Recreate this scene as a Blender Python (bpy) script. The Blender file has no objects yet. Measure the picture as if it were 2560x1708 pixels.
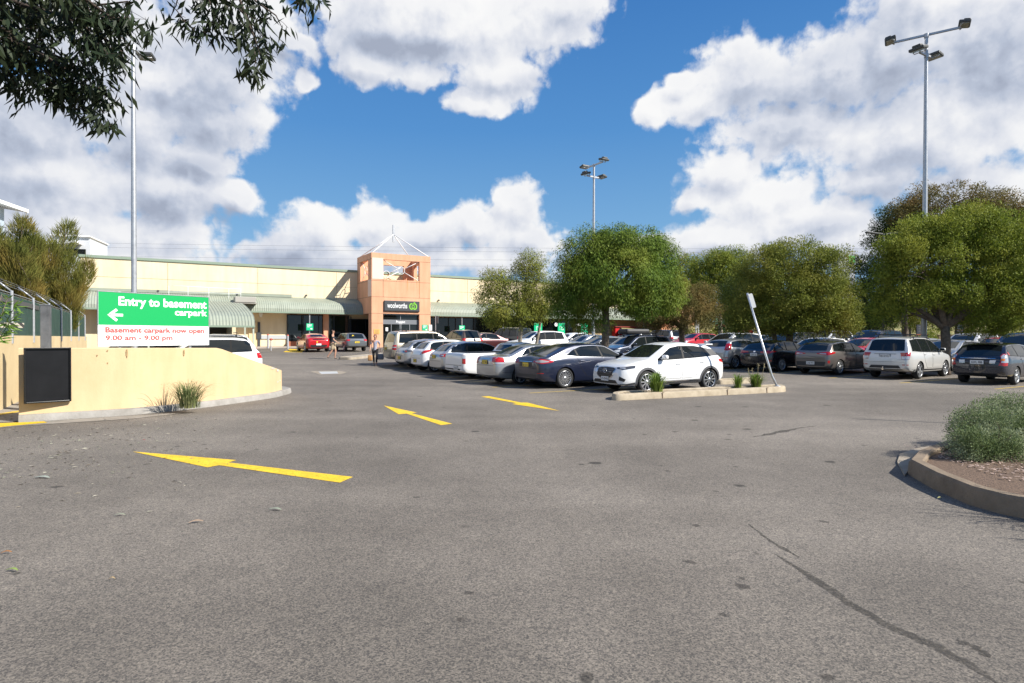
import bpy, bmesh, math, random
import numpy as np
from mathutils import Vector, Matrix, Euler
from mathutils.bvhtree import BVHTree
R = math.radians
rnd = random.Random(7)
rng = np.random.default_rng(7)
scene = bpy.context.scene
COL = scene.collection
# ------------------------------------------------------------------ camera model (pixels of the 2560x1708 photograph)
F, CX, CY, HOR, CAMZ = 1500.0, 1280.0, 854.0, 844.0, 1.68
PITCH = math.atan((CY - HOR) / F)
FW = Vector((0, math.cos(PITCH), -math.sin(PITCH))); UP = Vector((0, math.sin(PITCH), math.cos(PITCH)))
CAM = Vector((0, 0, CAMZ))
def ground_z(y):
    s = min(1, max(0, (y - 20) / 38.0))
    return 0.75 * s * s * (3 - 2 * s)
def ray(px, py):
    return Vector((1, 0, 0)) * ((px - CX) / F) + UP * ((CY - py) / F) + FW
def at(px, py, D):                      # point on a pixel ray at world depth D
    d = ray(px, py); return CAM + d * (D / d.y)
def gp(px, py, dz=0.0):                 # where a pixel ray meets the ground
    d = ray(px, py); D = 20.0
    for _ in range(60):
        z = ground_z(D) + dz
        Dn = d.y * (z - CAMZ) / d.z
        D = D * .5 + Dn * .5
    p = CAM + d * (D / d.y); p.z = ground_z(p.y) + dz
    return p
def xat(px, D): return (px - CX) / F * D
UA = R(31.0)
U = Vector((math.cos(UA), math.sin(UA), 0)); V = Vector((-math.sin(UA), math.cos(UA), 0)); Z = Vector((0, 0, 1))

# ------------------------------------------------------------------ materials
MATS = {}
def nodes_of(m):
    m.use_nodes = True
    return m.node_tree.nodes, m.node_tree.links, m.node_tree.nodes['Principled BSDF']
def col(c): return (c[0], c[1], c[2], 1)
def mat(name, c, rough=.6, metal=0.0, spec=.5, coat=0.0, var=0.0, vscale=3.0, bump=0.0, bscale=60.0, emit=None, estr=0, c2=None, trans=0.0):
    if name in MATS: return MATS[name]
    m = bpy.data.materials.new(name); n, l, b = nodes_of(m)
    b.inputs['Base Color'].default_value = col(c); b.inputs['Roughness'].default_value = rough
    b.inputs['Metallic'].default_value = metal; b.inputs['Specular IOR Level'].default_value = spec
    b.inputs['Coat Weight'].default_value = coat; b.inputs['Coat Roughness'].default_value = .03
    if trans: b.inputs['Transmission Weight'].default_value = trans
    if var > 0 or c2 is not None:
        tc = n.new('ShaderNodeTexCoord'); nz = n.new('ShaderNodeTexNoise'); nz.inputs['Scale'].default_value = vscale
        nz.inputs['Detail'].default_value = 6; nz.inputs['Roughness'].default_value = .65
        rp = n.new('ShaderNodeValToRGB'); l.new(tc.outputs['Object'], nz.inputs['Vector']); l.new(nz.outputs['Fac'], rp.inputs['Fac'])
        cc = c2 if c2 is not None else tuple(x * (1 - var) for x in c)
        hi = c if c2 is not None else tuple(min(1, x * (1 + var * .5)) for x in c)
        rp.color_ramp.elements[0].position = .3; rp.color_ramp.elements[1].position = .7
        rp.color_ramp.elements[0].color = col(cc); rp.color_ramp.elements[1].color = col(hi)
        l.new(rp.outputs['Color'], b.inputs['Base Color'])
    if bump > 0:
        tc = n.new('ShaderNodeTexCoord'); nz = n.new('ShaderNodeTexNoise'); nz.inputs['Scale'].default_value = bscale; nz.inputs['Detail'].default_value = 5
        bp = n.new('ShaderNodeBump'); bp.inputs['Strength'].default_value = bump; bp.inputs['Distance'].default_value = .02
        l.new(tc.outputs['Object'], nz.inputs['Vector']); l.new(nz.outputs['Fac'], bp.inputs['Height']); l.new(bp.outputs['Normal'], b.inputs['Normal'])
    if emit: b.inputs['Emission Color'].default_value = col(emit); b.inputs['Emission Strength'].default_value = estr
    MATS[name] = m; return m

def streaks(m, lo=.86, scale=(5, 5, .45), p0=.38, p1=.62):
    """water streaks and weathering on a rendered wall"""
    n, l, b = nodes_of(m); src = b.inputs['Base Color'].links[0].from_socket
    tc = n.new('ShaderNodeTexCoord'); mp = n.new('ShaderNodeMapping'); mp.inputs['Scale'].default_value = scale; l.new(tc.outputs['Object'], mp.inputs['Vector'])
    t = n.new('ShaderNodeTexNoise'); t.inputs['Scale'].default_value = 1.0; t.inputs['Detail'].default_value = 5; t.inputs['Roughness'].default_value = .6; l.new(mp.outputs[0], t.inputs['Vector'])
    r = n.new('ShaderNodeValToRGB'); r.color_ramp.elements[0].position = p0; r.color_ramp.elements[1].position = p1; r.color_ramp.elements[0].color = (lo, lo * .985, lo * .96, 1); r.color_ramp.elements[1].color = (1, 1, 1, 1); l.new(t.outputs['Fac'], r.inputs['Fac'])
    x = n.new('ShaderNodeMix'); x.data_type = 'RGBA'; x.blend_type = 'MULTIPLY'; x.inputs['Factor'].default_value = 1; l.new(src, x.inputs['A']); l.new(r.outputs[0], x.inputs['B']); l.new(x.outputs['Result'], b.inputs['Base Color']); return m
def leaf_mat(name, c1, c2, trans=.25, rough=.5, c3=None, nscale=.7):
    if name in MATS: return MATS[name]
    m = bpy.data.materials.new(name); n, l, b = nodes_of(m)
    g = n.new('ShaderNodeNewGeometry'); rp = n.new('ShaderNodeValToRGB')
    rp.color_ramp.elements[0].color = col(c1); rp.color_ramp.elements[1].color = col(c2)
    l.new(g.outputs['Random Per Island'], rp.inputs['Fac'])
    tc = n.new('ShaderNodeTexCoord'); nz = n.new('ShaderNodeTexNoise'); nz.inputs['Scale'].default_value = nscale; nz.inputs['Detail'].default_value = 3
    l.new(tc.outputs['Object'], nz.inputs['Vector'])
    mx = n.new('ShaderNodeMix'); mx.data_type = 'RGBA'
    mr = n.new('ShaderNodeMapRange'); mr.inputs['From Min'].default_value = .45; mr.inputs['From Max'].default_value = .65
    l.new(nz.outputs['Fac'], mr.inputs['Value']); l.new(mr.outputs['Result'], mx.inputs['Factor'])
    l.new(rp.outputs['Color'], mx.inputs['A']); mx.inputs['B'].default_value = col(c3 if c3 else c2)
    b.inputs['Roughness'].default_value = rough + .15; b.inputs['Specular IOR Level'].default_value = .22
    l.new(mx.outputs['Result'], b.inputs['Base Color'])
    tr = n.new('ShaderNodeBsdfTranslucent'); l.new(mx.outputs['Result'], tr.inputs['Color'])
    ms = n.new('ShaderNodeMixShader'); ms.inputs['Fac'].default_value = trans
    l.new(b.outputs['BSDF'], ms.inputs[1]); l.new(tr.outputs['BSDF'], ms.inputs[2]); l.new(ms.outputs['Shader'], n['Material Output'].inputs['Surface'])
    MATS[name] = m; return m

# ------------------------------------------------------------------ objects
def tag(o, label=None, cat=None, group=None, kind=None):
    if label: o['label'] = label
    if cat: o['category'] = cat
    if group: o['group'] = group
    if kind: o['kind'] = kind
    return o
def empty(name, loc=(0, 0, 0), rotz=0.0, rot=None):
    o = bpy.data.objects.new(name, None); COL.objects.link(o); o.location = loc
    o.rotation_euler = rot if rot else (0, 0, rotz); o.empty_display_size = .2
    return o
class MB:
    """collects shapes and links them as ONE mesh object"""
    def __init__(s): s.bm = bmesh.new(); s.mi = 0
    def mark(s): s._n = len(s.bm.faces)
    def box(s, c, d, rotz=0.0, rot=None, bev=0.0):
        M = Matrix.Translation(Vector(c)) @ (rot.to_matrix().to_4x4() if rot else Matrix.Rotation(rotz, 4, 'Z')) @ Matrix.Diagonal((d[0], d[1], d[2], 1))
        r = bmesh.ops.create_cube(s.bm, size=1, matrix=M); vs = r['verts']
        fs = set(f for v in vs for f in v.link_faces)
        for f in fs: f.material_index = s.mi
        if bev > 0:
            es = set(e for v in vs for e in v.link_edges)
            r2 = bmesh.ops.bevel(s.bm, geom=list(es), offset=bev, segments=2, affect='EDGES', profile=.5)
            for f in r2['faces']: f.material_index = s.mi
        return s
    def cyl(s, a, b, r1, r2=None, n=12, caps=True):
        a, b = Vector(a), Vector(b); r2 = r1 if r2 is None else r2; d = b - a
        q = d.to_track_quat('Z', 'Y').to_matrix().to_4x4()
        M = Matrix.Translation((a + b) / 2) @ q
        r = bmesh.ops.create_cone(s.bm, cap_ends=caps, segments=n, radius1=r1, radius2=r2, depth=d.length, matrix=M)
        for f in set(f for v in r['verts'] for f in v.link_faces): f.material_index = s.mi
        return s
    def tube(s, pts, rad, n=8, caps=True):
        pts = [Vector(p) for p in pts]; rings = []
        for i, p in enumerate(pts):
            d = (pts[min(i + 1, len(pts) - 1)] - pts[max(i - 1, 0)])
            if d.length < 1e-9: d = Vector((0, 0, 1))
            d.normalize(); ref = Vector((0, 0, 1)) if abs(d.z) < .9 else Vector((1, 0, 0))
            a = d.cross(ref).normalized(); b = d.cross(a).normalized()
            rr = rad[i] if isinstance(rad, (list, tuple)) else rad
            rings.append([s.bm.verts.new(p + a * (rr * math.cos(2 * math.pi * k / n)) + b * (rr * math.sin(2 * math.pi * k / n))) for k in range(n)])
        for i in range(len(rings) - 1):
            for k in range(n):
                f = s.bm.faces.new((rings[i][k], rings[i][(k + 1) % n], rings[i + 1][(k + 1) % n], rings[i + 1][k])); f.material_index = s.mi; f.smooth = True
        if caps:
            for rg in (rings[0][::-1], rings[-1]):
                f = s.bm.faces.new(rg); f.material_index = s.mi
        return s
    def lathe(s, prof, n=24, axis='Z', M=Matrix.Identity(4), closed=False, smooth=True):
        rings = []
        for (r, h) in prof:
            ring = []
            for k in range(n):
                t = 2 * math.pi * k / n
                p = Vector((r * math.cos(t), r * math.sin(t), h)) if axis == 'Z' else Vector((r * math.cos(t), h, r * math.sin(t)))
                ring.append(s.bm.verts.new(M @ p))
            rings.append(ring)
        m = len(rings); rg = range(m) if closed else range(m - 1)
        for i in rg:
            for k in range(n):
                f = s.bm.faces.new((rings[i][k], rings[i][(k + 1) % n], rings[(i + 1) % m][(k + 1) % n], rings[(i + 1) % m][k])); f.material_index = s.mi; f.smooth = smooth
        return s
    def face(s, pts):
        f = s.bm.faces.new([s.bm.verts.new(Vector(p)) for p in pts]); f.material_index = s.mi; return s
    def prism(s, poly, h0, h1):          # polygon of (x,y) extruded in z
        a = [s.bm.verts.new((p[0], p[1], h0)) for p in poly]; b = [s.bm.verts.new((p[0], p[1], h1)) for p in poly]; n = len(poly)
        fs = [s.bm.faces.new(a[::-1]), s.bm.faces.new(b)] + [s.bm.faces.new((a[i], a[(i + 1) % n], b[(i + 1) % n], b[i])) for i in range(n)]
        for f in fs: f.material_index = s.mi
        return s
    def strip(s, A, B):                  # quads between two polylines
        a = [s.bm.verts.new(Vector(p)) for p in A]; b = [s.bm.verts.new(Vector(p)) for p in B]
        for i in range(len(a) - 1):
            f = s.bm.faces.new((a[i], a[i + 1], b[i + 1], b[i])); f.material_index = s.mi
        return s
    def grid(s, rows, smooth=False, close=False):
        g = [[s.bm.verts.new(Vector(p)) for p in r] for r in rows]
        for i in range(len(g) - 1):
            for j in range(len(g[0]) - 1 + (1 if close else 0)):
                k = (j + 1) % len(g[0])
                f = s.bm.faces.new((g[i][j], g[i][k], g[i + 1][k], g[i + 1][j])); f.material_index = s.mi; f.smooth = smooth
        return g
    def build(s, name, m, parent=None, recalc=True, sharp=None, loc=None):
        if recalc: bmesh.ops.recalc_face_normals(s.bm, faces=s.bm.faces[:])
        me = bpy.data.meshes.new(name); s.bm.to_mesh(me); s.bm.free()
        for x in (m if isinstance(m, (list, tuple)) else [m]): me.materials.append(x)
        if sharp is not None:
            me.shade_smooth(); me.set_sharp_from_angle(angle=R(sharp))
        o = bpy.data.objects.new(name, me); COL.objects.link(o)
        if parent: o.parent = parent
        if loc is not None: o.location = loc
        return o
def mesh_np(name, verts, faces_n, idx, m, parent=None, smooth=False):
    """verts (N,3) array; idx flat loop indices; faces_n verts per face"""
    me = bpy.data.meshes.new(name); nv = len(verts); nf = len(idx) // faces_n
    me.vertices.add(nv); me.vertices.foreach_set('co', np.asarray(verts, np.float32).ravel())
    me.loops.add(len(idx)); me.loops.foreach_set('vertex_index', np.asarray(idx, np.int32))
    me.polygons.add(nf); me.polygons.foreach_set('loop_start', np.arange(0, nf * faces_n, faces_n, dtype=np.int32))
    if smooth: me.polygons.foreach_set('use_smooth', np.ones(nf, dtype=bool))
    me.update(calc_edges=True)
    for x in (m if isinstance(m, (list, tuple)) else [m]): me.materials.append(x)
    o = bpy.data.objects.new(name, me); COL.objects.link(o)
    if parent: o.parent = parent
    return o
def copy_tree(o, parent=None):
    c = o.copy(); COL.objects.link(c)
    if parent is not None: c.parent = parent
    for ch in list(o.children): copy_tree(ch, c)
    return c
def text(name, s, size, m, parent=None, loc=(0, 0, 0), rot=(R(90), 0, 0), align='CENTER', bold=0.0, width=None, height=None, extrude=.002, space=1.0):
    cu = bpy.data.curves.new(name, 'FONT'); cu.body = s; cu.size = size; cu.align_x = align; cu.align_y = 'BOTTOM_BASELINE'
    cu.offset = bold; cu.extrude = extrude; cu.resolution_u = 3; cu.space_character = space
    t = bpy.data.objects.new(name, cu); COL.objects.link(t)
    bpy.context.view_layer.update()
    me = bpy.data.meshes.new_from_object(t.evaluated_get(bpy.context.evaluated_depsgraph_get()))
    bpy.data.objects.remove(t); bpy.data.curves.remove(cu)
    co = np.empty(len(me.vertices) * 3, np.float32); me.vertices.foreach_get('co', co); co = co.reshape(-1, 3)
    if width and len(co):
        k = width / max(1e-6, co[:, 0].max() - co[:, 0].min()); co[:, 0] *= k
    if height and len(co):
        k = height / max(1e-6, co[:, 1].max() - co[:, 1].min()); co[:, 1] *= k
    me.vertices.foreach_set('co', co.ravel()); me.materials.clear(); me.materials.append(m)
    o = bpy.data.objects.new(name, me); COL.objects.link(o)
    if parent: o.parent = parent
    o.location = loc; o.rotation_euler = rot
    return o
def struct(o): return tag(o, kind='structure')
# ------------------------------------------------------------------ camera, sun, sky with clouds
cam_d = bpy.data.cameras.new('camera'); cam = bpy.data.objects.new('camera', cam_d); COL.objects.link(cam)
cam.location = CAM; cam.rotation_euler = (R(90) - PITCH, 0, 0)
cam_d.sensor_width = 36; cam_d.lens = F / 2560 * 36; cam_d.clip_end = 3000; cam_d.clip_start = .05
scene.camera = cam
SUN_EL = R(38.0)
sun_h = (-(U * -.588 + V * .809)).normalized()            # horizontal direction towards the sun
SUN_DIR = Vector((sun_h.x * math.cos(SUN_EL), sun_h.y * math.cos(SUN_EL), math.sin(SUN_EL)))
sd = bpy.data.lights.new('sun', 'SUN'); sd.energy = 5.0; sd.angle = R(.5); sd.color = (1, .955, .88)
so = bpy.data.objects.new('sun', sd); COL.objects.link(so); so.rotation_euler = SUN_DIR.to_track_quat('Z', 'Y').to_euler(); so.location = (20, -10, 30)
scene.view_settings.view_transform = 'Standard'; scene.view_settings.look = 'None'
scene.view_settings.exposure = .68; scene.view_settings.gamma = 1
scene.render.film_transparent = False
cy = scene.cycles
cy.max_bounces = 6; cy.diffuse_bounces = 3; cy.glossy_bounces = 3; cy.transmission_bounces = 4; cy.transparent_max_bounces = 8
cy.caustics_reflective = False; cy.caustics_refractive = False; cy.sample_clamp_indirect = 6

world = bpy.data.worlds.new('World'); scene.world = world; world.use_nodes = True
wn, wl = world.node_tree.nodes, world.node_tree.links
wn.clear()
def azel(px, py):
    d = ray(px, py); return math.atan2(d.x, d.y), math.atan2(d.z, math.hypot(d.x, d.y))
# cloud puffs: centre and half size in photo pixels (turned into azimuth / elevation)
PUFFS = [
 # left bank
 (60, 330, 260, 120), (250, 60, 420, 150), (430, 190, 330, 130), (330, 300, 300, 110), (520, 300, 160, 95), (180, 440, 330, 110),
 (420, 470, 200, 120), (590, 505, 75, 55), (90, 560, 300, 90), (380, 590, 210, 80), (620, 60, 170, 150), (500, 400, 110, 60), (530, 420, 50, 40), (300, 660, 400, 60),
 (740, 100, 60, 40), (755, 195, 34, 40),
 # top centre
 (960, 60, 190, 130), (1130, 60, 250, 130), (1290, 60, 220, 120), (1250, 190, 120, 70), (940, 170, 110, 60), (1420, 10, 130, 60), (1200, 260, 90, 40), (1060, 190, 110, 60),
 # right mass
 (1650, 275, 70, 55), (1760, 255, 110, 70), (1880, 200, 150, 120), (2060, 190, 220, 120), (2280, 120, 260, 170), (2480, 120, 300, 240), (2000, 320, 260, 80),
 (2300, 340, 330, 130), (2200, 450, 170, 70), (2420, 470, 260, 90), (1720, 205, 50, 28), (2330, 0, 200, 90),
 # right lower cumulus
 (1800, 430, 120, 60), (1740, 490, 80, 50), (1900, 500, 150, 80), (1980, 560, 190, 80), (2080, 560, 110, 70), (1840, 600, 190, 60), (2120, 620, 120, 60), (1680, 620, 130, 40),
 # centre low cumulus
 (700, 620, 110, 60), (800, 580, 110, 70), (930, 570, 110, 75), (1050, 600, 140, 60), (1180, 560, 100, 70), (1290, 520, 60, 75), (1300, 600, 110, 70), (900, 650, 360, 45), (1220, 650, 220, 50),
]
GREYS = [(2360, 250, 420, 210), (2200, 400, 360, 120), (2080, 300, 240, 130), (1980, 290, 190, 90), (2380, 450, 280, 80), (1790, 460, 95, 36), (2040, 565, 120, 26), (280, 540, 380, 80), (380, 250, 330, 110), (160, 260, 280, 110),
         (520, 110, 250, 110), (330, 400, 240, 40), (560, 545, 90, 30), (900, 655, 340, 30), (1130, 615, 160, 26), (1880, 640, 280, 30), (1060, 120, 160, 40), (1250, 215, 130, 34)]
back = random.Random(4)
def blob_nodes(nt, vec, blobs, k):
    """smallest distance to the puffs; each step depends on the one before it, which keeps the shader's stack small"""
    sp = nt.nodes.new('ShaderNodeSeparateXYZ'); nt.links.new(vec, sp.inputs[0])
    acc = None; state = vec
    for (a, e, ra, re) in blobs:
        mp = nt.nodes.new('ShaderNodeMapping'); mp.vector_type = 'TEXTURE'
        mp.inputs['Location'].default_value = (a, e, 0); mp.inputs['Scale'].default_value = (ra, re, 1e6)
        nt.links.new(state, mp.inputs['Vector'])
        ln = nt.nodes.new('ShaderNodeVectorMath'); ln.operation = 'LENGTH'; nt.links.new(mp.outputs['Vector'], ln.inputs[0])
        if acc is None: acc = ln.outputs['Value']
        else:
            mn = nt.nodes.new('ShaderNodeMath'); mn.operation = 'SMOOTH_MIN'; mn.inputs[2].default_value = k
            nt.links.new(acc, mn.inputs[0]); nt.links.new(ln.outputs['Value'], mn.inputs[1]); acc = mn.outputs['Value']
        cmb = nt.nodes.new('ShaderNodeCombineXYZ'); nt.links.new(sp.outputs[0], cmb.inputs[0]); nt.links.new(sp.outputs[1], cmb.inputs[1]); nt.links.new(acc, cmb.inputs[2]); state = cmb.outputs[0]
    return acc
def to_blob(p):
    a, e = azel(p[0], p[1]); a1, _ = azel(p[0] + p[2], p[1]); a0, _ = azel(p[0] - p[2], p[1]); _, e1 = azel(p[0], p[1] - p[3]); _, e0 = azel(p[0], p[1] + p[3])
    return (a, e, (a1 - a0) / 2, (e1 - e0) / 2)
blobs = [to_blob(p) for p in PUFFS]
for i in range(26):                                         # clouds out of frame, seen only in reflections and as light
    a = back.choice([-1, 1]) * back.uniform(.95, 3.1); blobs.append((a, back.uniform(.12, .8), back.uniform(.15, .32), back.uniform(.06, .14)))
for i in range(7): blobs.append((back.uniform(-.8, .8), back.uniform(.66, 1.1), back.uniform(.12, .3), back.uniform(.06, .1)))
gt = bpy.data.node_groups.new('cloud_density', 'ShaderNodeTree')
gt.interface.new_socket('P', in_out='INPUT', socket_type='NodeSocketVector'); gt.interface.new_socket('D', in_out='OUTPUT', socket_type='NodeSocketFloat')
gi, go = gt.nodes.new('NodeGroupInput'), gt.nodes.new('NodeGroupOutput')
def noise(nt, vec, scale, detail, rough, dim='2D'):
    n = nt.nodes.new('ShaderNodeTexNoise'); n.noise_dimensions = dim; n.inputs['Scale'].default_value = scale; n.inputs['Detail'].default_value = detail; n.inputs['Roughness'].default_value = rough
    nt.links.new(vec, n.inputs['Vector']); return n
def math2(nt, op, a, b=None, c=None, clamp=False):
    n = nt.nodes.new('ShaderNodeMath'); n.operation = op; n.use_clamp = clamp
    for i, x in enumerate((a, b, c)):
        if x is None: continue
        if isinstance(x, (int, float)): n.inputs[i].default_value = x
        else: nt.links.new(x, n.inputs[i])
    return n.outputs[0]
P = gi.outputs['P']
w = noise(gt, P, 9.0, 3, .55)
ws = gt.nodes.new('ShaderNodeVectorMath'); ws.operation = 'SUBTRACT'; gt.links.new(w.outputs['Color'], ws.inputs[0]); ws.inputs[1].default_value = (.5, .5, .5)
wm = gt.nodes.new('ShaderNodeVectorMath'); wm.operation = 'MULTIPLY_ADD'; gt.links.new(ws.outputs[0], wm.inputs[0]); wm.inputs[1].default_value = (.07, .05, 0); gt.links.new(P, wm.inputs[2])
dist = blob_nodes(gt, wm.outputs[0], blobs, .22)
nz = noise(gt, P, 11.0, 10, .60)
nf = noise(gt, P, 38.0, 5, .62)
w2 = gt.nodes.new('ShaderNodeVectorMath'); w2.operation = 'MULTIPLY_ADD'; gt.links.new(nz.outputs['Color'], w2.inputs[0]); w2.inputs[1].default_value = (.05, .05, 0); gt.links.new(wm.outputs[0], w2.inputs[2])
vo = gt.nodes.new('ShaderNodeTexVoronoi'); vo.voronoi_dimensions = '2D'; vo.inputs['Scale'].default_value = 24; gt.links.new(w2.outputs[0], vo.inputs['Vector'])
vp = gt.nodes.new('ShaderNodeTexVoronoi'); vp.voronoi_dimensions = '2D'; vp.inputs['Scale'].default_value = 58; gt.links.new(w2.outputs[0], vp.inputs['Vector'])
d = math2(gt, 'SUBTRACT', 1.07, dist)
d = math2(gt, 'ADD', d, math2(gt, 'MULTIPLY', math2(gt, 'SUBTRACT', nz.outputs['Fac'], .5), 1.15))
d = math2(gt, 'ADD', d, math2(gt, 'MULTIPLY', math2(gt, 'SUBTRACT', nf.outputs['Fac'], .5), .34))
d = math2(gt, 'ADD', d, math2(gt, 'MULTIPLY', math2(gt, 'SUBTRACT', .42, vo.outputs['Distance']), .25))
d = math2(gt, 'ADD', d, math2(gt, 'MULTIPLY', math2(gt, 'SUBTRACT', .42, vp.outputs['Distance']), .17))
gt.links.new(d, go.inputs['D'])
nt = world.node_tree
tc = wn.new('ShaderNodeTexCoord'); sx = wn.new('ShaderNodeSeparateXYZ'); wl.new(tc.outputs['Generated'], sx.inputs[0])
az = math2(nt, 'ARCTAN2', sx.outputs['X'], sx.outputs['Y'])
el = math2(nt, 'ARCSINE', sx.outputs['Z'])
cb = wn.new('ShaderNodeCombineXYZ'); wl.new(az, cb.inputs[0]); wl.new(el, cb.inputs[1])
Pv = cb.outputs[0]
def density(off):
    g = wn.new('ShaderNodeGroup'); g.node_tree = gt
    if off:
        ad = wn.new('ShaderNodeVectorMath'); ad.operation = 'ADD'; ad.inputs[1].default_value = off; wl.new(Pv, ad.inputs[0]); wl.new(ad.outputs[0], g.inputs[0])
    else: wl.new(Pv, g.inputs[0])
    return g.outputs[0]
d0 = density(None); d1 = density((.014, .022, 0))
def mrange(v, a, b, lo=0.0, hi=1.0, smooth=True):
    m = wn.new('ShaderNodeMapRange'); m.interpolation_type = 'SMOOTHSTEP' if smooth else 'LINEAR'
    m.inputs['From Min'].default_value = a; m.inputs['From Max'].default_value = b; m.inputs['To Min'].default_value = lo; m.inputs['To Max'].default_value = hi
    wl.new(v, m.inputs['Value']); return m.outputs[0]
cover = mrange(d0, -.05, .38)
rel = math2(nt, 'SUBTRACT', d0, d1)
lit = mrange(rel, -.72, .36, smooth=False)
soft = noise(nt, Pv, 6.0, 5, .52)
thin = mrange(d0, .75, .05)                                   # thin edges glow
gdist = blob_nodes(nt, Pv, [to_blob(p) for p in GREYS], .35)
gm = mrange(gdist, 1.75, -.15)
base = math2(nt, 'ADD', math2(nt, 'MULTIPLY', lit, .62), math2(nt, 'MULTIPLY', mrange(soft.outputs['Fac'], .30, .66, smooth=False), .36))
base = math2(nt, 'ADD', base, math2(nt, 'MULTIPLY', thin, .22))
gm2 = math2(nt, 'MULTIPLY', gm, mrange(soft.outputs['Fac'], .70, .32, .45, 1.0, smooth=False))
shade = math2(nt, 'SUBTRACT', base, math2(nt, 'MULTIPLY', gm2, .58), clamp=True)
cr = wn.new('ShaderNodeValToRGB'); wl.new(shade, cr.inputs['Fac'])
e = cr.color_ramp.elements
e[0].position = 0; e[0].color = (.235, .265, .335, 1); e[1].position = 1; e[1].color = (.60, .60, .60, 1)
x = e.new(.22); x.color = (.31, .345, .42, 1)
x = e.new(.48); x.color = (.44, .46, .51, 1)
x = e.new(.75); x.color = (.555, .56, .575, 1)
sky = wn.new('ShaderNodeTexSky'); sky.sky_type = 'NISHITA'; sky.sun_disc = False; sky.sun_elevation = SUN_EL
sky.sun_rotation = math.atan2(sun_h.x, sun_h.y); sky.altitude = 50; sky.air_density = 1.0; sky.dust_density = .1; sky.ozone_density = 2.0
hs = wn.new('ShaderNodeHueSaturation'); hs.inputs['Saturation'].default_value = 1.12; hs.inputs['Hue'].default_value = .505; wl.new(sky.outputs[0], hs.inputs['Color'])
gr = wn.new('ShaderNodeValToRGB'); wl.new(mrange(el, .0, .6, smooth=False), gr.inputs['Fac'])
g_ = gr.color_ramp.elements; g_[0].position = 0; g_[0].color = (.42, .66, .92, 1); g_[1].position = 1; g_[1].color = (.038, .20, .60, 1)
g2 = g_.new(.30); g2.color = (.21, .48, .83, 1); g2 = g_.new(.55); g2.color = (.105, .345, .76, 1)
gm_ = wn.new('ShaderNodeVectorMath'); gm_.operation = 'SCALE'; gm_.inputs['Scale'].default_value = 7.2; wl.new(gr.outputs[0], gm_.inputs[0])
hz = wn.new('ShaderNodeMix'); hz.data_type = 'RGBA'; hz.inputs['Factor'].default_value = .85; wl.new(hs.outputs[0], hz.inputs['A']); wl.new(gm_.outputs[0], hz.inputs['B'])
bg1 = wn.new('ShaderNodeBackground'); bg1.inputs['Strength'].default_value = .075; wl.new(hz.outputs['Result'], bg1.inputs['Color'])
bg2 = wn.new('ShaderNodeBackground'); bg2.inputs['Strength'].default_value = 1.0; wl.new(cr.outputs[0], bg2.inputs['Color'])
up = mrange(el, -.01, .03)
cv = math2(nt, 'MULTIPLY', cover, up)
mxs = wn.new('ShaderNodeMixShader'); wl.new(cv, mxs.inputs[0]); wl.new(bg1.outputs[0], mxs.inputs[1]); wl.new(bg2.outputs[0], mxs.inputs[2])
wo = wn.new('ShaderNodeOutputWorld'); wl.new(mxs.outputs[0], wo.inputs['Surface'])
world.cycles.sampling_method = 'MANUAL'; world.cycles.sample_map_resolution = 512
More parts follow.
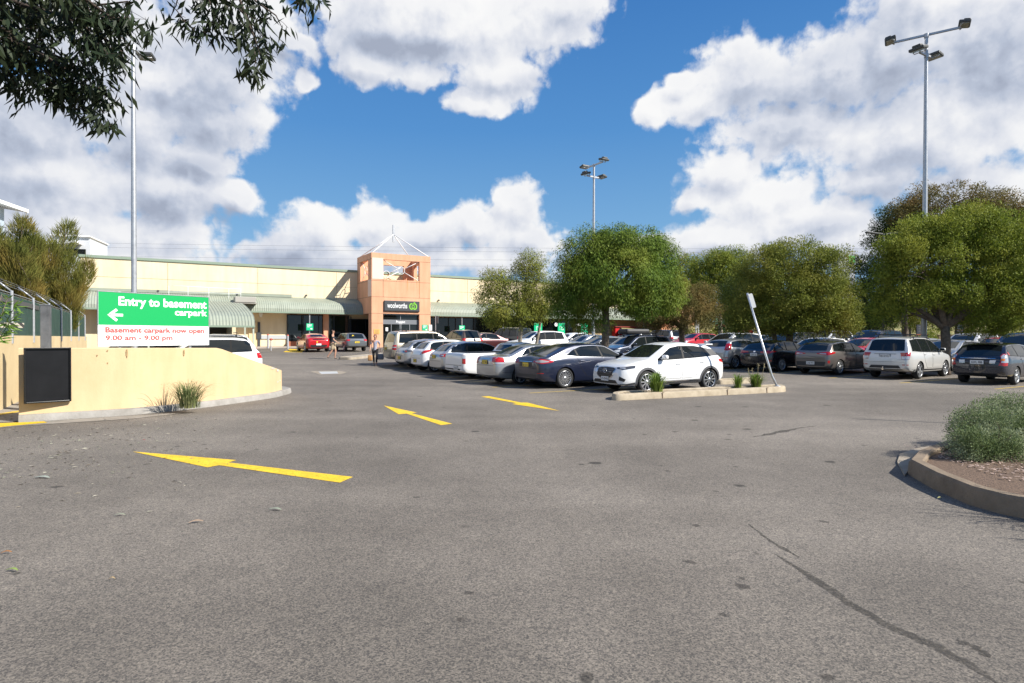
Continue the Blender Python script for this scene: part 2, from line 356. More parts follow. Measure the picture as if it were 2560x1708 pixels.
# ------------------------------------------------------------------ ground
def asphalt():
    m = bpy.data.materials.new('asphalt'); n, l, b = nodes_of(m)
    geo = n.new('ShaderNodeNewGeometry'); pos = geo.outputs['Position']
    def nz(scale, det=4, ro=.6):
        t = n.new('ShaderNodeTexNoise'); t.inputs['Scale'].default_value = scale; t.inputs['Detail'].default_value = det; t.inputs['Roughness'].default_value = ro
        l.new(pos, t.inputs['Vector']); return t.outputs['Fac']
    def ramp(v, p0, c0, p1, c1):
        r = n.new('ShaderNodeValToRGB'); r.color_ramp.elements[0].position = p0; r.color_ramp.elements[1].position = p1
        r.color_ramp.elements[0].color = col(c0); r.color_ramp.elements[1].color = col(c1); l.new(v, r.inputs['Fac']); return r.outputs['Color']
    def mul(a, bb, f=1.0):
        x = n.new('ShaderNodeMix'); x.data_type = 'RGBA'; x.blend_type = 'MULTIPLY'; x.inputs['Factor'].default_value = f; l.new(a, x.inputs['A']); l.new(bb, x.inputs['B']); return x.outputs['Result']
    base = ramp(nz(.22, 5, .6), .35, (.176, .161, .140), .68, (.216, .198, .173))
    vo = n.new('ShaderNodeTexVoronoi'); vo.inputs['Scale'].default_value = 115; l.new(pos, vo.inputs['Vector'])      # aggregate stones
    hs = n.new('ShaderNodeSeparateColor'); l.new(vo.outputs['Color'], hs.inputs[0])
    stones = ramp(hs.outputs[0], 0, (.46, .47, .49), 1, (1.56, 1.50, 1.43))
    c = mul(base, stones)
    vo2 = n.new('ShaderNodeTexVoronoi'); vo2.inputs['Scale'].default_value = 60; l.new(pos, vo2.inputs['Vector'])
    hs2 = n.new('ShaderNodeSeparateColor'); l.new(vo2.outputs['Color'], hs2.inputs[0])
    c = mul(c, ramp(hs2.outputs[1], .0, (.86, .86, .87), 1, (1.12, 1.11, 1.09)))
    c = mul(c, ramp(nz(8, 3, .7), .4, (.95, .95, .955), .62, (1.03, 1.03, 1.025)))
    c = mul(c, ramp(nz(.9, 5, .65), .36, (.88, .88, .88), .6, (1.03, 1.03, 1.03)))
    # oil drips: sparse dark round spots
    vs = n.new('ShaderNodeTexVoronoi'); vs.inputs['Scale'].default_value = 1.15; vs.inputs['Randomness'].default_value = 1
    wv = n.new('ShaderNodeVectorMath'); wv.operation = 'MULTIPLY_ADD'
    wz = n.new('ShaderNodeTexNoise'); wz.inputs['Scale'].default_value = 9; l.new(pos, wz.inputs['Vector']); l.new(wz.outputs['Color'], wv.inputs[0]); wv.inputs[1].default_value = (.12, .12, 0); l.new(pos, wv.inputs[2])
    l.new(wv.outputs[0], vs.inputs['Vector'])
    def spots(vs, r0, r1, dark, keep):
        sc = n.new('ShaderNodeSeparateColor'); l.new(vs.outputs['Color'], sc.inputs[0])
        lt = n.new('ShaderNodeMath'); lt.operation = 'LESS_THAN'; lt.inputs[1].default_value = keep; l.new(sc.outputs[0], lt.inputs[0])
        rr = n.new('ShaderNodeMath'); rr.operation = 'MULTIPLY'; l.new(sc.outputs[2], rr.inputs[0]); rr.inputs[1].default_value = r1
        ds = n.new('ShaderNodeMath'); ds.operation = 'SUBTRACT'; l.new(vs.outputs['Distance'], ds.inputs[0]); l.new(rr.outputs[0], ds.inputs[1])
        mr = n.new('ShaderNodeMapRange'); mr.inputs['From Min'].default_value = 0; mr.inputs['From Max'].default_value = r0; mr.inputs['To Min'].default_value = 1 - dark; mr.inputs['To Max'].default_value = 0.0
        mr.inputs['To Min'].default_value = dark; l.new(ds.outputs[0], mr.inputs['Value'])
        m2 = n.new('ShaderNodeMath'); m2.operation = 'MULTIPLY'; l.new(mr.outputs[0], m2.inputs[0]); l.new(lt.outputs[0], m2.inputs[1])
        m3 = n.new('ShaderNodeMath'); m3.operation = 'SUBTRACT'; m3.inputs[0].default_value = 1; l.new(m2.outputs[0], m3.inputs[1]); return m3.outputs[0]
    vs2 = n.new('ShaderNodeTexVoronoi'); vs2.inputs['Scale'].default_value = 3.1; l.new(wv.outputs[0], vs2.inputs['Vector'])
    s1 = spots(vs, .03, .085, .66, .62); s2 = spots(vs2, .04, .10, .55, .36)
    mr = n.new('ShaderNodeMath'); mr.operation = 'MULTIPLY'; l.new(s1, mr.inputs[0]); l.new(s2, mr.inputs[1])
    cc = n.new('ShaderNodeCombineColor');
    for i in range(3): l.new(mr.outputs[0], cc.inputs[i])
    c = mul(c, cc.outputs[0])
    c = mul(c, ramp(nz(.10, 4, .6), .40, (.80, .79, .78), .62, (1.06, 1.05, 1.04)))
    mpx = n.new('ShaderNodeMapping'); mpx.inputs['Rotation'].default_value = (0, 0, R(-32)); mpx.inputs['Scale'].default_value = (.07, .55, 1); l.new(pos, mpx.inputs['Vector'])       # worn wheel tracks along the lane
    tr = n.new('ShaderNodeTexNoise'); tr.inputs['Scale'].default_value = 1.0; tr.inputs['Detail'].default_value = 3; l.new(mpx.outputs[0], tr.inputs['Vector'])
    c = mul(c, ramp(tr.outputs['Fac'], .42, (.90, .895, .89), .60, (1.06, 1.055, 1.05)))
    l.new(c, b.inputs['Base Color']); b.inputs['Roughness'].default_value = .82; b.inputs['Specular IOR Level'].default_value = .35
    bp = n.new('ShaderNodeBump'); bp.inputs['Strength'].default_value = .55; bp.inputs['Distance'].default_value = .006
    l.new(hs.outputs[0], bp.inputs['Height']); l.new(bp.outputs['Normal'], b.inputs['Normal'])
    return m
M_ASPH = asphalt()
ys = [-30, -10, 0, 5, 10, 15, 18] + list(np.arange(20, 60, 1.0)) + [60, 70, 90, 130, 200, 400, 900]
xs = [-900, -300, -120, -60, -30, -15, 0, 15, 30, 60, 120, 300, 900]
b = MB(); b.grid([[(x, y, ground_z(y)) for x in xs] for y in ys], smooth=True)
struct(b.build('ground', M_ASPH))
M_CONC = mat('kerb_concrete', (.36, .31, .24), .9, c2=(.23, .19, .14), vscale=2.2, bump=.5, bscale=30)
M_CONC_G = mat('grey_concrete', (.36, .34, .31), .9, c2=(.22, .205, .18), vscale=2.5, bump=.5, bscale=30)
M_YEL = mat('yellow_road_paint', (.84, .56, .03), .55, c2=(.62, .40, .03), vscale=14)
M_YEL2 = mat('worn_yellow_line_paint', (.52, .38, .08), .7, c2=(.28, .22, .09), vscale=9)
M_TAR = mat('tar', (.07, .066, .06), .55, c2=(.065, .06, .055), vscale=6)
def worn(name, c, thr, nsc, soft=.03, rough=.6):
    """road paint with gaps where the asphalt shows through"""
    m = mat(name, c, rough, var=.22, vscale=5, spec=.3); n, l, bb = nodes_of(m)
    g = n.new('ShaderNodeNewGeometry'); t = n.new('ShaderNodeTexNoise'); t.inputs['Scale'].default_value = nsc; t.inputs['Detail'].default_value = 6; t.inputs['Roughness'].default_value = .75
    l.new(g.outputs['Position'], t.inputs['Vector'])
    mr = n.new('ShaderNodeMapRange'); mr.inputs['From Min'].default_value = thr - soft; mr.inputs['From Max'].default_value = thr + soft
    l.new(t.outputs['Fac'], mr.inputs['Value']); l.new(mr.outputs[0], bb.inputs['Alpha'])
    return m
M_ARROW = worn('arrow_paint', (.80, .52, .025), .39, 26)
M_LINE = worn('bay_line_paint', (.62, .43, .07), .42, 18)
def sheet(name, pts, m, lift=.004):
    b = MB(); b.face([(p.x, p.y, p.z + lift) for p in pts]); o = b.build(name, m, recalc=False)
    if o.data.polygons[0].normal.z < 0: o.data.flip_normals()
    return o
def zp(ox, oy, k, pts): return [gp(ox + a * k, oy + c * k) for a, c in pts]
tag(sheet('lane_arrow', zp(0, 940, .4897, [(675, 387), (1207, 431), (1165, 443), (1802, 517), (1735, 546), (1118, 457), (1060, 468)]), M_ARROW), 'long yellow arrow painted on the asphalt nearest the camera', 'road arrow', 'yellow direction arrows painted on the lane')
tag(sheet('lane_arrow', zp(900, 960, .2553, [(233, 213), (556, 282), (505, 289), (904, 392), (792, 405), (456, 292), (378, 298)]), M_ARROW), 'middle yellow lane arrow, pointing away towards the store', 'road arrow', 'yellow direction arrows painted on the lane')
tag(sheet('lane_arrow', zp(900, 960, .2553, [(1185, 126), (1262, 121), (1578, 184), (1640, 184), (1957, 265), (1490, 198), (1535, 190)]), M_ARROW), 'yellow lane arrow pointing back at the viewer, beside the dark blue car', 'road arrow', 'yellow direction arrows painted on the lane')
# tar seam
def ribbon(name, pix, half, m, lift=.003, jit=.35):
    L, Rr = [], []; P3 = [gp(a, c) for a, c in pix]
    pts = []
    for i in range(len(P3) - 1):
        for k in range(6): pts.append(P3[i].lerp(P3[i + 1], k / 6))
    pts.append(P3[-1])
    for i, p in enumerate(pts):
        d = (pts[min(i + 1, len(pts) - 1)] - pts[max(0, i - 1)]).normalized(); s = Vector((-d.y, d.x, 0)); e = min(1, 4 * min(i, len(pts) - 1 - i) / len(pts) + .15)
        L.append(p + s * half * e * rnd.uniform(1 - jit, 1 + jit) + Z * lift); Rr.append(p - s * half * e * rnd.uniform(1 - jit, 1 + jit) + Z * lift)
    b = MB(); b.strip(L, Rr); o = b.build(name, m)
    if o.data.polygons[0].normal.z < 0: o.data.flip_normals()
    return o
M_STAIN = worn('dark_asphalt_patch', (.072, .066, .057), .50, 30, .16, .92)
struct(ribbon('tar_seam', [(1935, 1385), (2010, 1430), (2110, 1500), (2220, 1565), (2330, 1612), (2420, 1660), (2500, 1712)], .035, M_STAIN))
struct(ribbon('tar_seam', [(1870, 1310), (1930, 1355), (2000, 1395)], .016, M_STAIN, jit=.7))
struct(ribbon('tar_seam', [(1875, 1094), (1930, 1085), (1990, 1072), (2040, 1065)], .05, M_STAIN, jit=.8))
struct(ribbon('tar_seam', [(2390, 1600), (2440, 1620), (2475, 1645)], .03, M_STAIN, jit=.7))
# ------------------------------------------------------------------ the store
NC = Vector((xat(929, 57), 57, 0))                                    # front corner of the tower
def bl(px, py, vo):                                                    # pixel -> (k along the front, height) on the plane v = vo
    d = ray(px, py); t = (NC + V * vo - CAM).dot(V) / d.dot(V); p = CAM + d * t - NC
    return p.dot(U), p.z
def bw(k, v, z): return NC + U * k + V * v + Z * z
M_CREAM = mat('cream_render', (.80, .68, .47), .85, c2=(.70, .585, .39), vscale=.35, bump=.12, bscale=40)
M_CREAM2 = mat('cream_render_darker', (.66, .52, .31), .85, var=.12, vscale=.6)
M_ORANGE = mat('orange_render', (.75, .40, .245), .85, c2=(.66, .335, .195), vscale=.5, bump=.1, bscale=40)
streaks(M_CREAM, .90, (1.6, 1.6, .18)); streaks(M_ORANGE, .88, (2.2, 2.2, .3))
M_PINK = mat('pale_pink_panel', (.78, .58, .48), .8, var=.06)
M_GREEN = mat('sage_green_metal', (.315, .345, .275), .55, c2=(.24, .265, .21), vscale=.8)
M_GREEND = mat('dark_green_trim', (.22, .28, .21), .55)
M_GLASS = mat('dark_shop_glass', (.010, .012, .012), .03, spec=.6)
M_BLACK = mat('black_metal', (.015, .015, .016), .4)
M_DGREY = mat('charcoal_metal', (.05, .052, .056), .45)
M_GREYP = mat('grey_panel', (.16, .17, .185), .5)
M_WHITE = mat('white_paint', (.80, .80, .78), .5)
M_GALV = mat('galvanised_steel', (.50, .51, .52), .42, metal=.55, c2=(.36, .37, .39), vscale=7)
M_JOINT = mat('brown_joint_line', (.20, .13, .08), .9)  # plain dark brown for joints and printed lines
M_RED = mat('red_paint', (.55, .02, .02), .4)
M_SGREEN = mat('sign_green', (.0, .50, .13), .4)
M_RUST = mat('rust_stain', (.50, .20, .07), .9)
M_BRICK = mat('red_brick', (.42, .15, .08), .9, var=.3, vscale=9)
M_PATH = mat('footpath_concrete', (.42, .36, .30), .9, var=.25, vscale=.7, bump=.2)
B = empty('store_building', NC, UA)
tag(B, 'long cream supermarket building with orange entrance tower and green corrugated awning', 'store')
def bpart(mb, name, m, parent=B, **k): return mb.build(name, m, parent, **k)
kL = bl(201, 650, 4.6)[0]; kR = 45.0; ZT = bl(891, 681, 4.6)[1]
TW = bl(1076, 640, 0)[0]; TZ = bl(929, 631, 0)[1]; TD = 4.6
gz = lambda k, v: ground_z(bw(k, v, 0).y)
# main box
b = MB(); b.box(((kL + kR) / 2, 4.6 + 14, ZT / 2 - .5), (kR - kL, 28, ZT + 1)); bpart(b, 'wall', M_CREAM)
b = MB(); b.box(((kL + kR) / 2, 4.55 + .2, ZT + .09), (kR - kL + .2, .5, .22)); b.box((kL - .02, 18.6, ZT + .09), (.3, 28, .22)); bpart(b, 'parapet_cap', M_GREEND)
b = MB()
for z in (6.75,): b.box(((kL + kR) / 2, 4.595, z), (kR - kL, .02, .025))
for px in (513, 501 - 60, 720 + 90): pass
for k in np.arange(kL + 6.2, kR, 7.3): b.box((k, 4.594, 6.8), (.03, .02, 2.7))
bpart(b, 'panel_joint', mat('cream_joint', (.45, .35, .20), .9))
for px, py in ((765, 739), (592, 737), (1096, 751), (245 + 150, 728)):
    k, z = bl(px, py, 4.58); bpart(MB().cyl((k, 4.62, z), (k, 4.40, z), .09, n=10), 'drain_spout', M_DGREY)
# awnings: corrugated sheets swept along the front
def corrugated(name, prof, k0, k1, step=.046, amp=.013, parent=B, m=M_GREEN, lip=.12):
    P = [Vector((0, a, c)) for a, c in prof]; fine = []
    for i in range(len(P) - 1):
        for j in range(3): fine.append(P[i].lerp(P[i + 1], j / 3))
    fine.append(P[-1]); nor = []
    for i, p in enumerate(fine):
        d = fine[min(i + 1, len(fine) - 1)] - fine[max(0, i - 1)]; nor.append(Vector((0, d.z, -d.y)).normalized())
    n = int((k1 - k0) / step); b = MB(); rows = []
    for i, p in enumerate(fine):
        rows.append([(k0 + (k1 - k0) * j / n, p.y + nor[i].y * amp * (1 if j % 4 in (1, 2) else -1), p.z + nor[i].z * amp * (1 if j % 4 in (1, 2) else -1)) for j in range(n + 1)])
    b.grid(rows); o = b.build(name, m, parent, recalc=False)
    return o
PROF = [(4.6, 5.54), (3.5, 5.20), (3.02, 4.98), (2.76, 4.68), (2.62, 4.36), (2.6, 4.05)]
for k0, k1 in ((kL - 1.0, -.02), (TW + .02, kR - 4.5)):
    aw = corrugated('awning', PROF, k0, k1)
    b = MB(); b.box(((k0 + k1) / 2, 2.62, 4.0), (k1 - k0, .10, .14)); b.build('fascia', M_GREEND, aw)
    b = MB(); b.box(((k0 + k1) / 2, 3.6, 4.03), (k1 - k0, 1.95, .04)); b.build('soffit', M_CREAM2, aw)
    for kk in (k0, k1):
        b = MB(); b.face([(kk, p[0], p[1] - .03) for p in PROF] + [(kk, 4.6, 4.05)]); b.build('gable_end', M_GREEND, aw)
    pxs = [774] if k0 < 0 else [1155, 1258, 1441, 1610]
    for px in pxs:
        k = bl(px, 800, 2.75)[0]; b = MB(); b.cyl((k, 2.78, gz(k, 2.78) - .05), (k, 2.78, 4.0), .055, n=10); b.build('post', M_GALV, aw)
# raised flashing over the left end of the awning
k1 = bl(729, 740, 4.5)[0]
b = MB(); b.box(((kL + k1) / 2, 4.5, 5.66), (k1 - kL, .12, .26)); bpart(b, 'flashing', M_GREEN)
# end fin wall
b = MB(); b.box((kL - 1.25, 4.35, 2.6), (.25, 3.9, 6.2)); bpart(b, 'end_wall', M_CREAM)
b = MB(); b.box((kL - .4, 9.6, 2.4), (1.5, 9.9, 5.6)); bpart(b, 'end_wall', M_CREAM)
# loading dock canopy
can = corrugated('dock_canopy', [(2.7, 4.86), (-1.5, 4.22), (-4.6, 3.62), (-5.5, 3.32), (-5.95, 2.95), (-6.05, 2.56)], -18.2, -11.1, step=.055, amp=.018)
b = MB(); b.box((-14.65, -6.02, 2.52), (7.1, .1, .14)); b.build('fascia', M_GREEND, can)
b = MB(); b.face([(-11.1, p[0], p[1] - .02) for p in [(2.7, 4.86), (-1.5, 4.22), (-4.6, 3.62), (-5.5, 3.32), (-5.95, 2.95), (-6.05, 2.56)]] + [(-11.1, -5.6, 2.5), (-11.1, -4.6, 3.3), (-11.1, 2.7, 4.5)]); b.build('barge_board', M_GREEND, can)
for k, v in ((-11.2, -5.9), (-11.2, -1.0), (-18.1, -5.9)):
    b = MB(); b.box((k, v, (gz(k, v) + 2.6) / 2 + (0 if v < -3 else .8)), (.12, .12, 2.6 - gz(k, v) + (0 if v < -3 else 1.6))); b.build('post', mat('sage_post', (.42, .46, .38), .5), can)
# loading bay below the canopy: its unlit opening is painted as a dark panel
b = MB(); b.box((-14.9, 4.50, 2.4), (5.6, .16, 3.2)); bpart(b, 'dark_bay_opening', mat('bay_opening_shade', (.10, .08, .06), .6, var=.2))
# stub wall beside the dock that carries the canopy
b = MB(); b.box((-11.9, 2.4, 1.9), (.3, 4.2, 2.6)); bpart(b, 'stub_wall', M_CREAM)
# lower front wall details
k0, k1 = bl(645, 840, 4.5)[0], bl(716, 840, 4.5)[0]
b = MB(); b.box(((k0 + k1) / 2, 4.56, 1.72), (k1 - k0, .1, .34)); bpart(b, 'guard_rail', mat('grey_guard_paint', (.42, .44, .46), .6))
k0d, k1d = bl(622, 840, 4.5)[0], bl(650, 840, 4.5)[0]
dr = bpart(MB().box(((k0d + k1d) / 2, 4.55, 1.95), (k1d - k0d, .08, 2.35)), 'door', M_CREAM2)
b = MB(); b.box((k1d - .1, 4.48, 1.95), (.22, .06, 2.35)); b.box((k1d - .1, 4.44, 1.85), (.40, .05, .62)); b.build('security_plate', M_DGREY, dr)
b = MB(); kk, zz = bl(652, 785, 4.4); b.box((kk, 4.4, zz), (.3, .35, .22), bev=.03); b.box((kk, 4.42, zz - .2), (.22, .25, .2)); bpart(b, 'security_light', M_WHITE)
# shopfronts
def shopfront(k0, k1, z1, mull, v=4.5):
    z0 = gz((k0 + k1) / 2, v) - .05
    w = bpart(MB().box(((k0 + k1) / 2, v + .04, (z0 + z1) / 2), (k1 - k0, .06, z1 - z0)), 'shopfront', M_GLASS)
    b = MB()
    for k in np.linspace(k0, k1, mull): b.box((k, v - .03, (z0 + z1) / 2), (.07, .08, z1 - z0))
    b.box(((k0 + k1) / 2, v - .03, z1), (k1 - k0 + .07, .079, .09)); b.box(((k0 + k1) / 2, v - .028, z0 + .12), (k1 - k0 - .1, .078, .22))
    b.build('window_frame', M_BLACK, w)
    return w
kS = bl(718, 830, 4.5)[0]
w = shopfront(kS, -.9, 3.85, 5)
b = MB(); b.box(((kS - 2.4) / 2, 4.3, 1.0), (-2.4 - kS, .3, .62)); b.build('brick_sill', M_BRICK, w)
bpart(MB().box((-3.2, 4.35, 2.4), (.5, .3, 3.3)), 'pier', M_ORANGE)
shopfront(-.8, TW - .2, 3.5, 5)
shopfront(TW + .3, bl(1395, 830, 4.5)[0], 3.85, 9)
kp0, kp1 = bl(1432, 830, 4.5)[0], bl(1536, 830, 4.5)[0]
shopfront(bl(1400, 830, 4.5)[0], kp0, 3.85, 3)
# post office bay: recessed cream wall, brick end pier, framed window
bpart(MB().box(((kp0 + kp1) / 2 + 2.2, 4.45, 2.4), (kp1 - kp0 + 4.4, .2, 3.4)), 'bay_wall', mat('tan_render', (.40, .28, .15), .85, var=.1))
ks, ke = bl(1619, 830, 3.6)[0], bl(1647, 830, 3.6)[0]
w = bpart(MB().box(((ks + ke) / 2, 4.2, 2.3), (ke - ks, .1, 2.9)), 'window', mat('reflective_glass', (.16, .16, .09), .06, spec=.8))
b = MB()
for k in (ks, ke): b.box((k, 4.14, 2.3), (.1, .1, 2.9))
b.box(((ks + ke) / 2, 4.14, 3.75), (ke - ks + .1, .1, .1)); b.build('window_frame', M_DGREY, w)
kq = bl(1652, 800, 0)[0]; kq1 = bl(1735, 800, 0)[0]
PZ = bl(1700, 703, 0)[1]
b = MB(); b.box(((kq + kq1) / 2, 2.5, PZ / 2), (kq1 - kq, 5, PZ)); bpart(b, 'end_tower', mat('salmon_render', (.74, .43, .28), .85, var=.1, vscale=.5))
M_OBR = mat('orange_brick', (.55, .24, .12), .9, var=.25, vscale=8); bpart(MB().box((kq + .5, -.06, 2.4), (1.5, .14, 3.4)), 'brick_pier', M_OBR); bpart(MB().box((kq1 - .4, -.06, 2.2), (.8, .14, 3.0)), 'brick_pier', M_OBR)
b = MB(); b.box(((kq + kq1) / 2 - .6, 2.5, PZ + .05), (kq1 - kq - 1.0, 3.4, .1)); b.cyl((kq + 1, 1, PZ), (kq + 3, 2.5, PZ + 1.0), .05); bpart(b, 'roof_frame', M_WHITE)
# ---- entrance tower
ox0, oz1 = bl(958, 648.5, 0); ox1, oz0 = bl(1049, 703, 0)
kd0, zd1 = bl(957.6, 784, 0); kd1 = bl(1048.5, 784, 0)[0]
T = .35
b = MB()
b.box((TW / 2, T / 2, (oz1 + TZ) / 2), (TW, T, TZ - oz1)); b.box((TW / 2, TD - T / 2, (oz1 + TZ) / 2), (TW, T, TZ - oz1))        # top bands front, back
for x in (T / 2, TW - T / 2): b.box((x, TD / 2, (oz1 + TZ) / 2), (T, TD - 2 * T, TZ - oz1))
for y in (T / 2, TD - T / 2):                                                       # corner piers of the open storey
    b.box((ox0 / 2, y, (oz0 + oz1) / 2), (ox0, T, oz1 - oz0)); b.box(((ox1 + TW) / 2, y, (oz0 + oz1) / 2), (TW - ox1, T, oz1 - oz0))
for x in (T / 2, TW - T / 2):
    b.box((x, T + .35, (oz0 + oz1) / 2), (T, .7, oz1 - oz0)); b.box((x, TD - T - .35, (oz0 + oz1) / 2), (T, .7, oz1 - oz0))
b.box((TW / 2, T / 2, (zd1 + oz0) / 2), (TW, T, oz0 - zd1)); b.box((TW / 2, TD - T / 2, (zd1 + oz0) / 2), (TW, T, oz0 - zd1))      # solid storey
for x in (T / 2, TW - T / 2): b.box((x, TD / 2, (zd1 + oz0) / 2), (T, TD - 2 * T, oz0 - zd1))
b.box((kd0 / 2, T / 2, zd1 / 2), (kd0, T, zd1)); b.box(((kd1 + TW) / 2, T / 2, zd1 / 2), (TW - kd1, T, zd1))                       # legs
b.box((T / 2, T + .3, zd1 / 2), (T, .6, zd1)); b.box((TW - T / 2, T + 1.8, zd1 / 2), (T, 3.6, zd1))
b.box((TW / 2, TD / 2, oz0 - .35), (TW - 2 * T, TD - 2 * T, .2))
tower = bpart(b, 'entrance_tower', M_ORANGE)
b = MB()
zj = [bl(929, 540 + 752 * .2679, 0)[1], bl(929, 540 + 600 * .2679, 0)[1], bl(929, 540 + 398 * .2679, 0)[1], zd1, bl(929, 540 + 1000 * .2679, 0)[1]]
for z in zj[:4]: b.box((TW / 2, -.001, z), (TW, .012, .03)); b.box((-.001, TD / 2, z), (.012, TD, .03))
b.box((kd0 / 2, -.001, zj[4]), (kd0, .012, .03))
for x in (ox0, ox1): b.box((x, -.0015, (zj[0] + oz0) / 2), (.03, .011, oz0 - zj[0]))
b.build('panel_joint', M_JOINT, tower)
b = MB(); b.box((ox0 / 2 + .03, -.012, (oz0 + oz1) / 2 + .05), (ox0 - .06, .02, oz1 - oz0 + .1)); b.box((-.012, .55, (zj[0] + oz0) / 2), (.02, 1.0, oz0 - zj[0] - .1)); b.build('pale_panel', M_PINK, tower)
for x, w_, h in ((ox0 + (ox1 - ox0) * .66, .05, 1.0), (ox1 - .04, .06, 1.3), (ox1 - .3, .03, .7)):
    b = MB(); b.face([(x - w_, -.004, oz0), (x + w_, -.004, oz0), (x + w_ * .3, -.004, oz0 - h), (x - w_ * .3, -.004, oz0 - h)])
    b.build('rust_streak', mat('faint_rust', (.62, .29, .12), .9), tower)
def brace(c, ax, w, h):
    b = MB(); ax = Vector(ax); r = .36; n = 20
    ring = [c + ax * (r * math.cos(2 * math.pi * i / n)) + Z * (r * math.sin(2 * math.pi * i / n)) for i in range(n + 1)]
    b.tube(ring, .03, n=6)
    for sx in (-1, 1):
        for sz in (-1, 1):
            d = Vector((0, 0, 0)) + ax * (sx * w / 2) + Z * (sz * h / 2); dn = d.normalized(); b.tube([c + dn * r, c + d], .032, n=6)
    return b.build('cross_brace', M_WHITE, tower)
oc = Vector(((ox0 + ox1) / 2, T / 2, (oz0 + oz1) / 2)); brace(oc, (1, 0, 0), ox1 - ox0, oz1 - oz0); brace(oc + Vector((0, TD - T, 0)), (1, 0, 0), ox1 - ox0, oz1 - oz0)
oc2 = Vector((T / 2, TD / 2, oc.z)); brace(oc2, (0, 1, 0), TD - 2 * T - 1.4, oz1 - oz0); brace(oc2 + Vector((TW - T, 0, 0)), (0, 1, 0), TD - 2 * T - 1.4, oz1 - oz0)
mz1 = at(981, 560, 60).z; mz0 = at(981, 603.5, 60).z; mzr = at(981, 584, 60).z
b = MB(); b.box((TW / 2, TD / 2, (mz0 + mz1) / 2), (.16, .16, mz1 - mz0)); b.build('mast', M_GALV, tower)
for x in (.15, TW - .15):
    for y in (.15, TD - .15):
        b = MB(); b.tube([(x, y, TZ), (TW / 2, TD / 2, mzr)], .045, n=8); b.build('roof_strut', M_WHITE, tower)
# entrance doors
zs = [bl(1003, 540 + y * .2679, .3)[1] for y in (935, 970, 1012)]
z0 = gz(3, 0) - .05
ent = MB().box(((kd0 + kd1) / 2, .36, (z0 + zd1) / 2), (kd1 - kd0, .05, zd1 - z0)).build('entrance_door', M_GLASS, B)
b = MB(); b.box(((kd0 + kd1) / 2, .30, (zs[1] + zs[2]) / 2), (kd1 - kd0 - .02, .08, zs[1] - zs[2])); b.build('door_header', M_GREYP, ent)
b = MB(); b.box(((kd0 + kd1) / 2, .30, zd1 - .05), (kd1 - kd0 - .02, .07, .1))
for f in (.0, .24, .485, .515, .76, 1): b.box((kd0 + .04 + (kd1 - kd0 - .08) * f, .305, (z0 + zs[2]) / 2), (.055, .06, zs[2] - z0))
b.box(((kd0 + kd1) / 2, .304, (zs[1] + zd1) / 2), (.05, .06, zd1 - zs[1])); b.build('door_frame', mat('aluminium', (.30, .31, .32), .4, metal=.5), ent)
M_TXT = mat('white_lettering', (.9, .9, .9), .5)
text('lettering', 'Prospect', .34, M_TXT, ent, ((kd0 + kd1) / 2, .255, zs[2] + .13), bold=.006, width=.92)
text('lettering', '24 hours', .12, M_TXT, ent, ((kd0 + kd1) / 2, .255, zs[2] + .02), width=.36)
b = MB(); k, z = bl(957.6 + 9, 540 + 1058 * .2679, .3); b.box((k, .25, z), (.24, .02, .36)); b.build('door_notice', M_WHITE, ent)
# round the corner: glazed side of the entrance lobby
bpart(MB().box((-.7, 4.46, 2.2), (.08, .08, 3.2)), 'mullion', M_BLACK)
# roof rail and plant platform above the awning
rail = MB()
pts = [bl(x, y, 3.6) for x, y in ((422, 714), (470, 716), (522, 719), (572, 721.5), (602, 722))]
for (k, z) in pts: rail.cyl((k, 3.6, 5.15), (k, 3.6, z), .02, n=6)
rail.tube([(k, 3.6, z) for k, z in pts], .022, n=6); rail.tube([(k, 3.6, (z + 5.2) / 2) for k, z in pts], .016, n=6)
bpart(rail, 'roof_rail', M_WHITE)
k, z = bl(612, 758, 2.2); b = MB(); b.box((k, 2.3, 5.02), (1.7, 1.3, .5), bev=.04); b.box((k, 2.3, 4.7), (2.0, 1.5, .05)); bpart(b, 'rooftop_unit', mat('beige_unit', (.36, .34, .30), .6))
# ---- signs on and before the store
def wsign(name, k, v, label, cat, z=0): 
    e_ = empty(name, bw(k, v, z), UA); return tag(e_, label, cat)
k0, z1 = bl(540 and 960.3, 540 + 800 * .2679, -.05); k1, z0 = bl(1048, 540 + 880 * .2679, -.05)
S = wsign('store_sign', (k0 + k1) / 2, -.08, 'charcoal sign with the white store name above the entrance doors', 'sign', (z0 + z1) / 2)
sw, sh = k1 - k0, .98
MB().box((0, 0, 0), (sw, .16, sh), bev=.02).build('sign_panel', mat('sign_charcoal', (.055, .058, .062), .4), S)
MB().box((0, .03, -sh / 2 - .03), (sw + .02, .18, .05)).build('sign_base', M_BLACK, S)
text('lettering', 'woolworths', .8, M_TXT, S, (-sw * .14, -.09, -.22), bold=.004, width=sw * .56, height=.52)
M_LIME = mat('lime_green', (.22, .58, .04), .4)
b = MB(); cx = sw * .31; n = 26; y = -.094
def arc(cx_, cz_, rx, rz, a0, a1, w):
    A = [(cx_ + rx * math.cos(a0 + (a1 - a0) * i / n), y, cz_ + rz * math.sin(a0 + (a1 - a0) * i / n)) for i in range(n + 1)]
    Bq = [(cx_ + (rx - w) * math.cos(a0 + (a1 - a0) * i / n), y, cz_ + (rz - w) * math.sin(a0 + (a1 - a0) * i / n)) for i in range(n + 1)]
    b.strip(A, Bq)
arc(cx - .17, -.03, .24, .32, R(60), R(335), .105); arc(cx + .17, -.03, .24, .32, R(-155), R(120), .105)
y = -.096; arc(cx, -.06, .15, .22, R(-40), R(220), .06)
b.face([(cx, -.094, .20), (cx + .16, -.094, .24), (cx + .23, -.094, .40), (cx + .05, -.094, .36)])
b.build('logo', M_LIME, S)
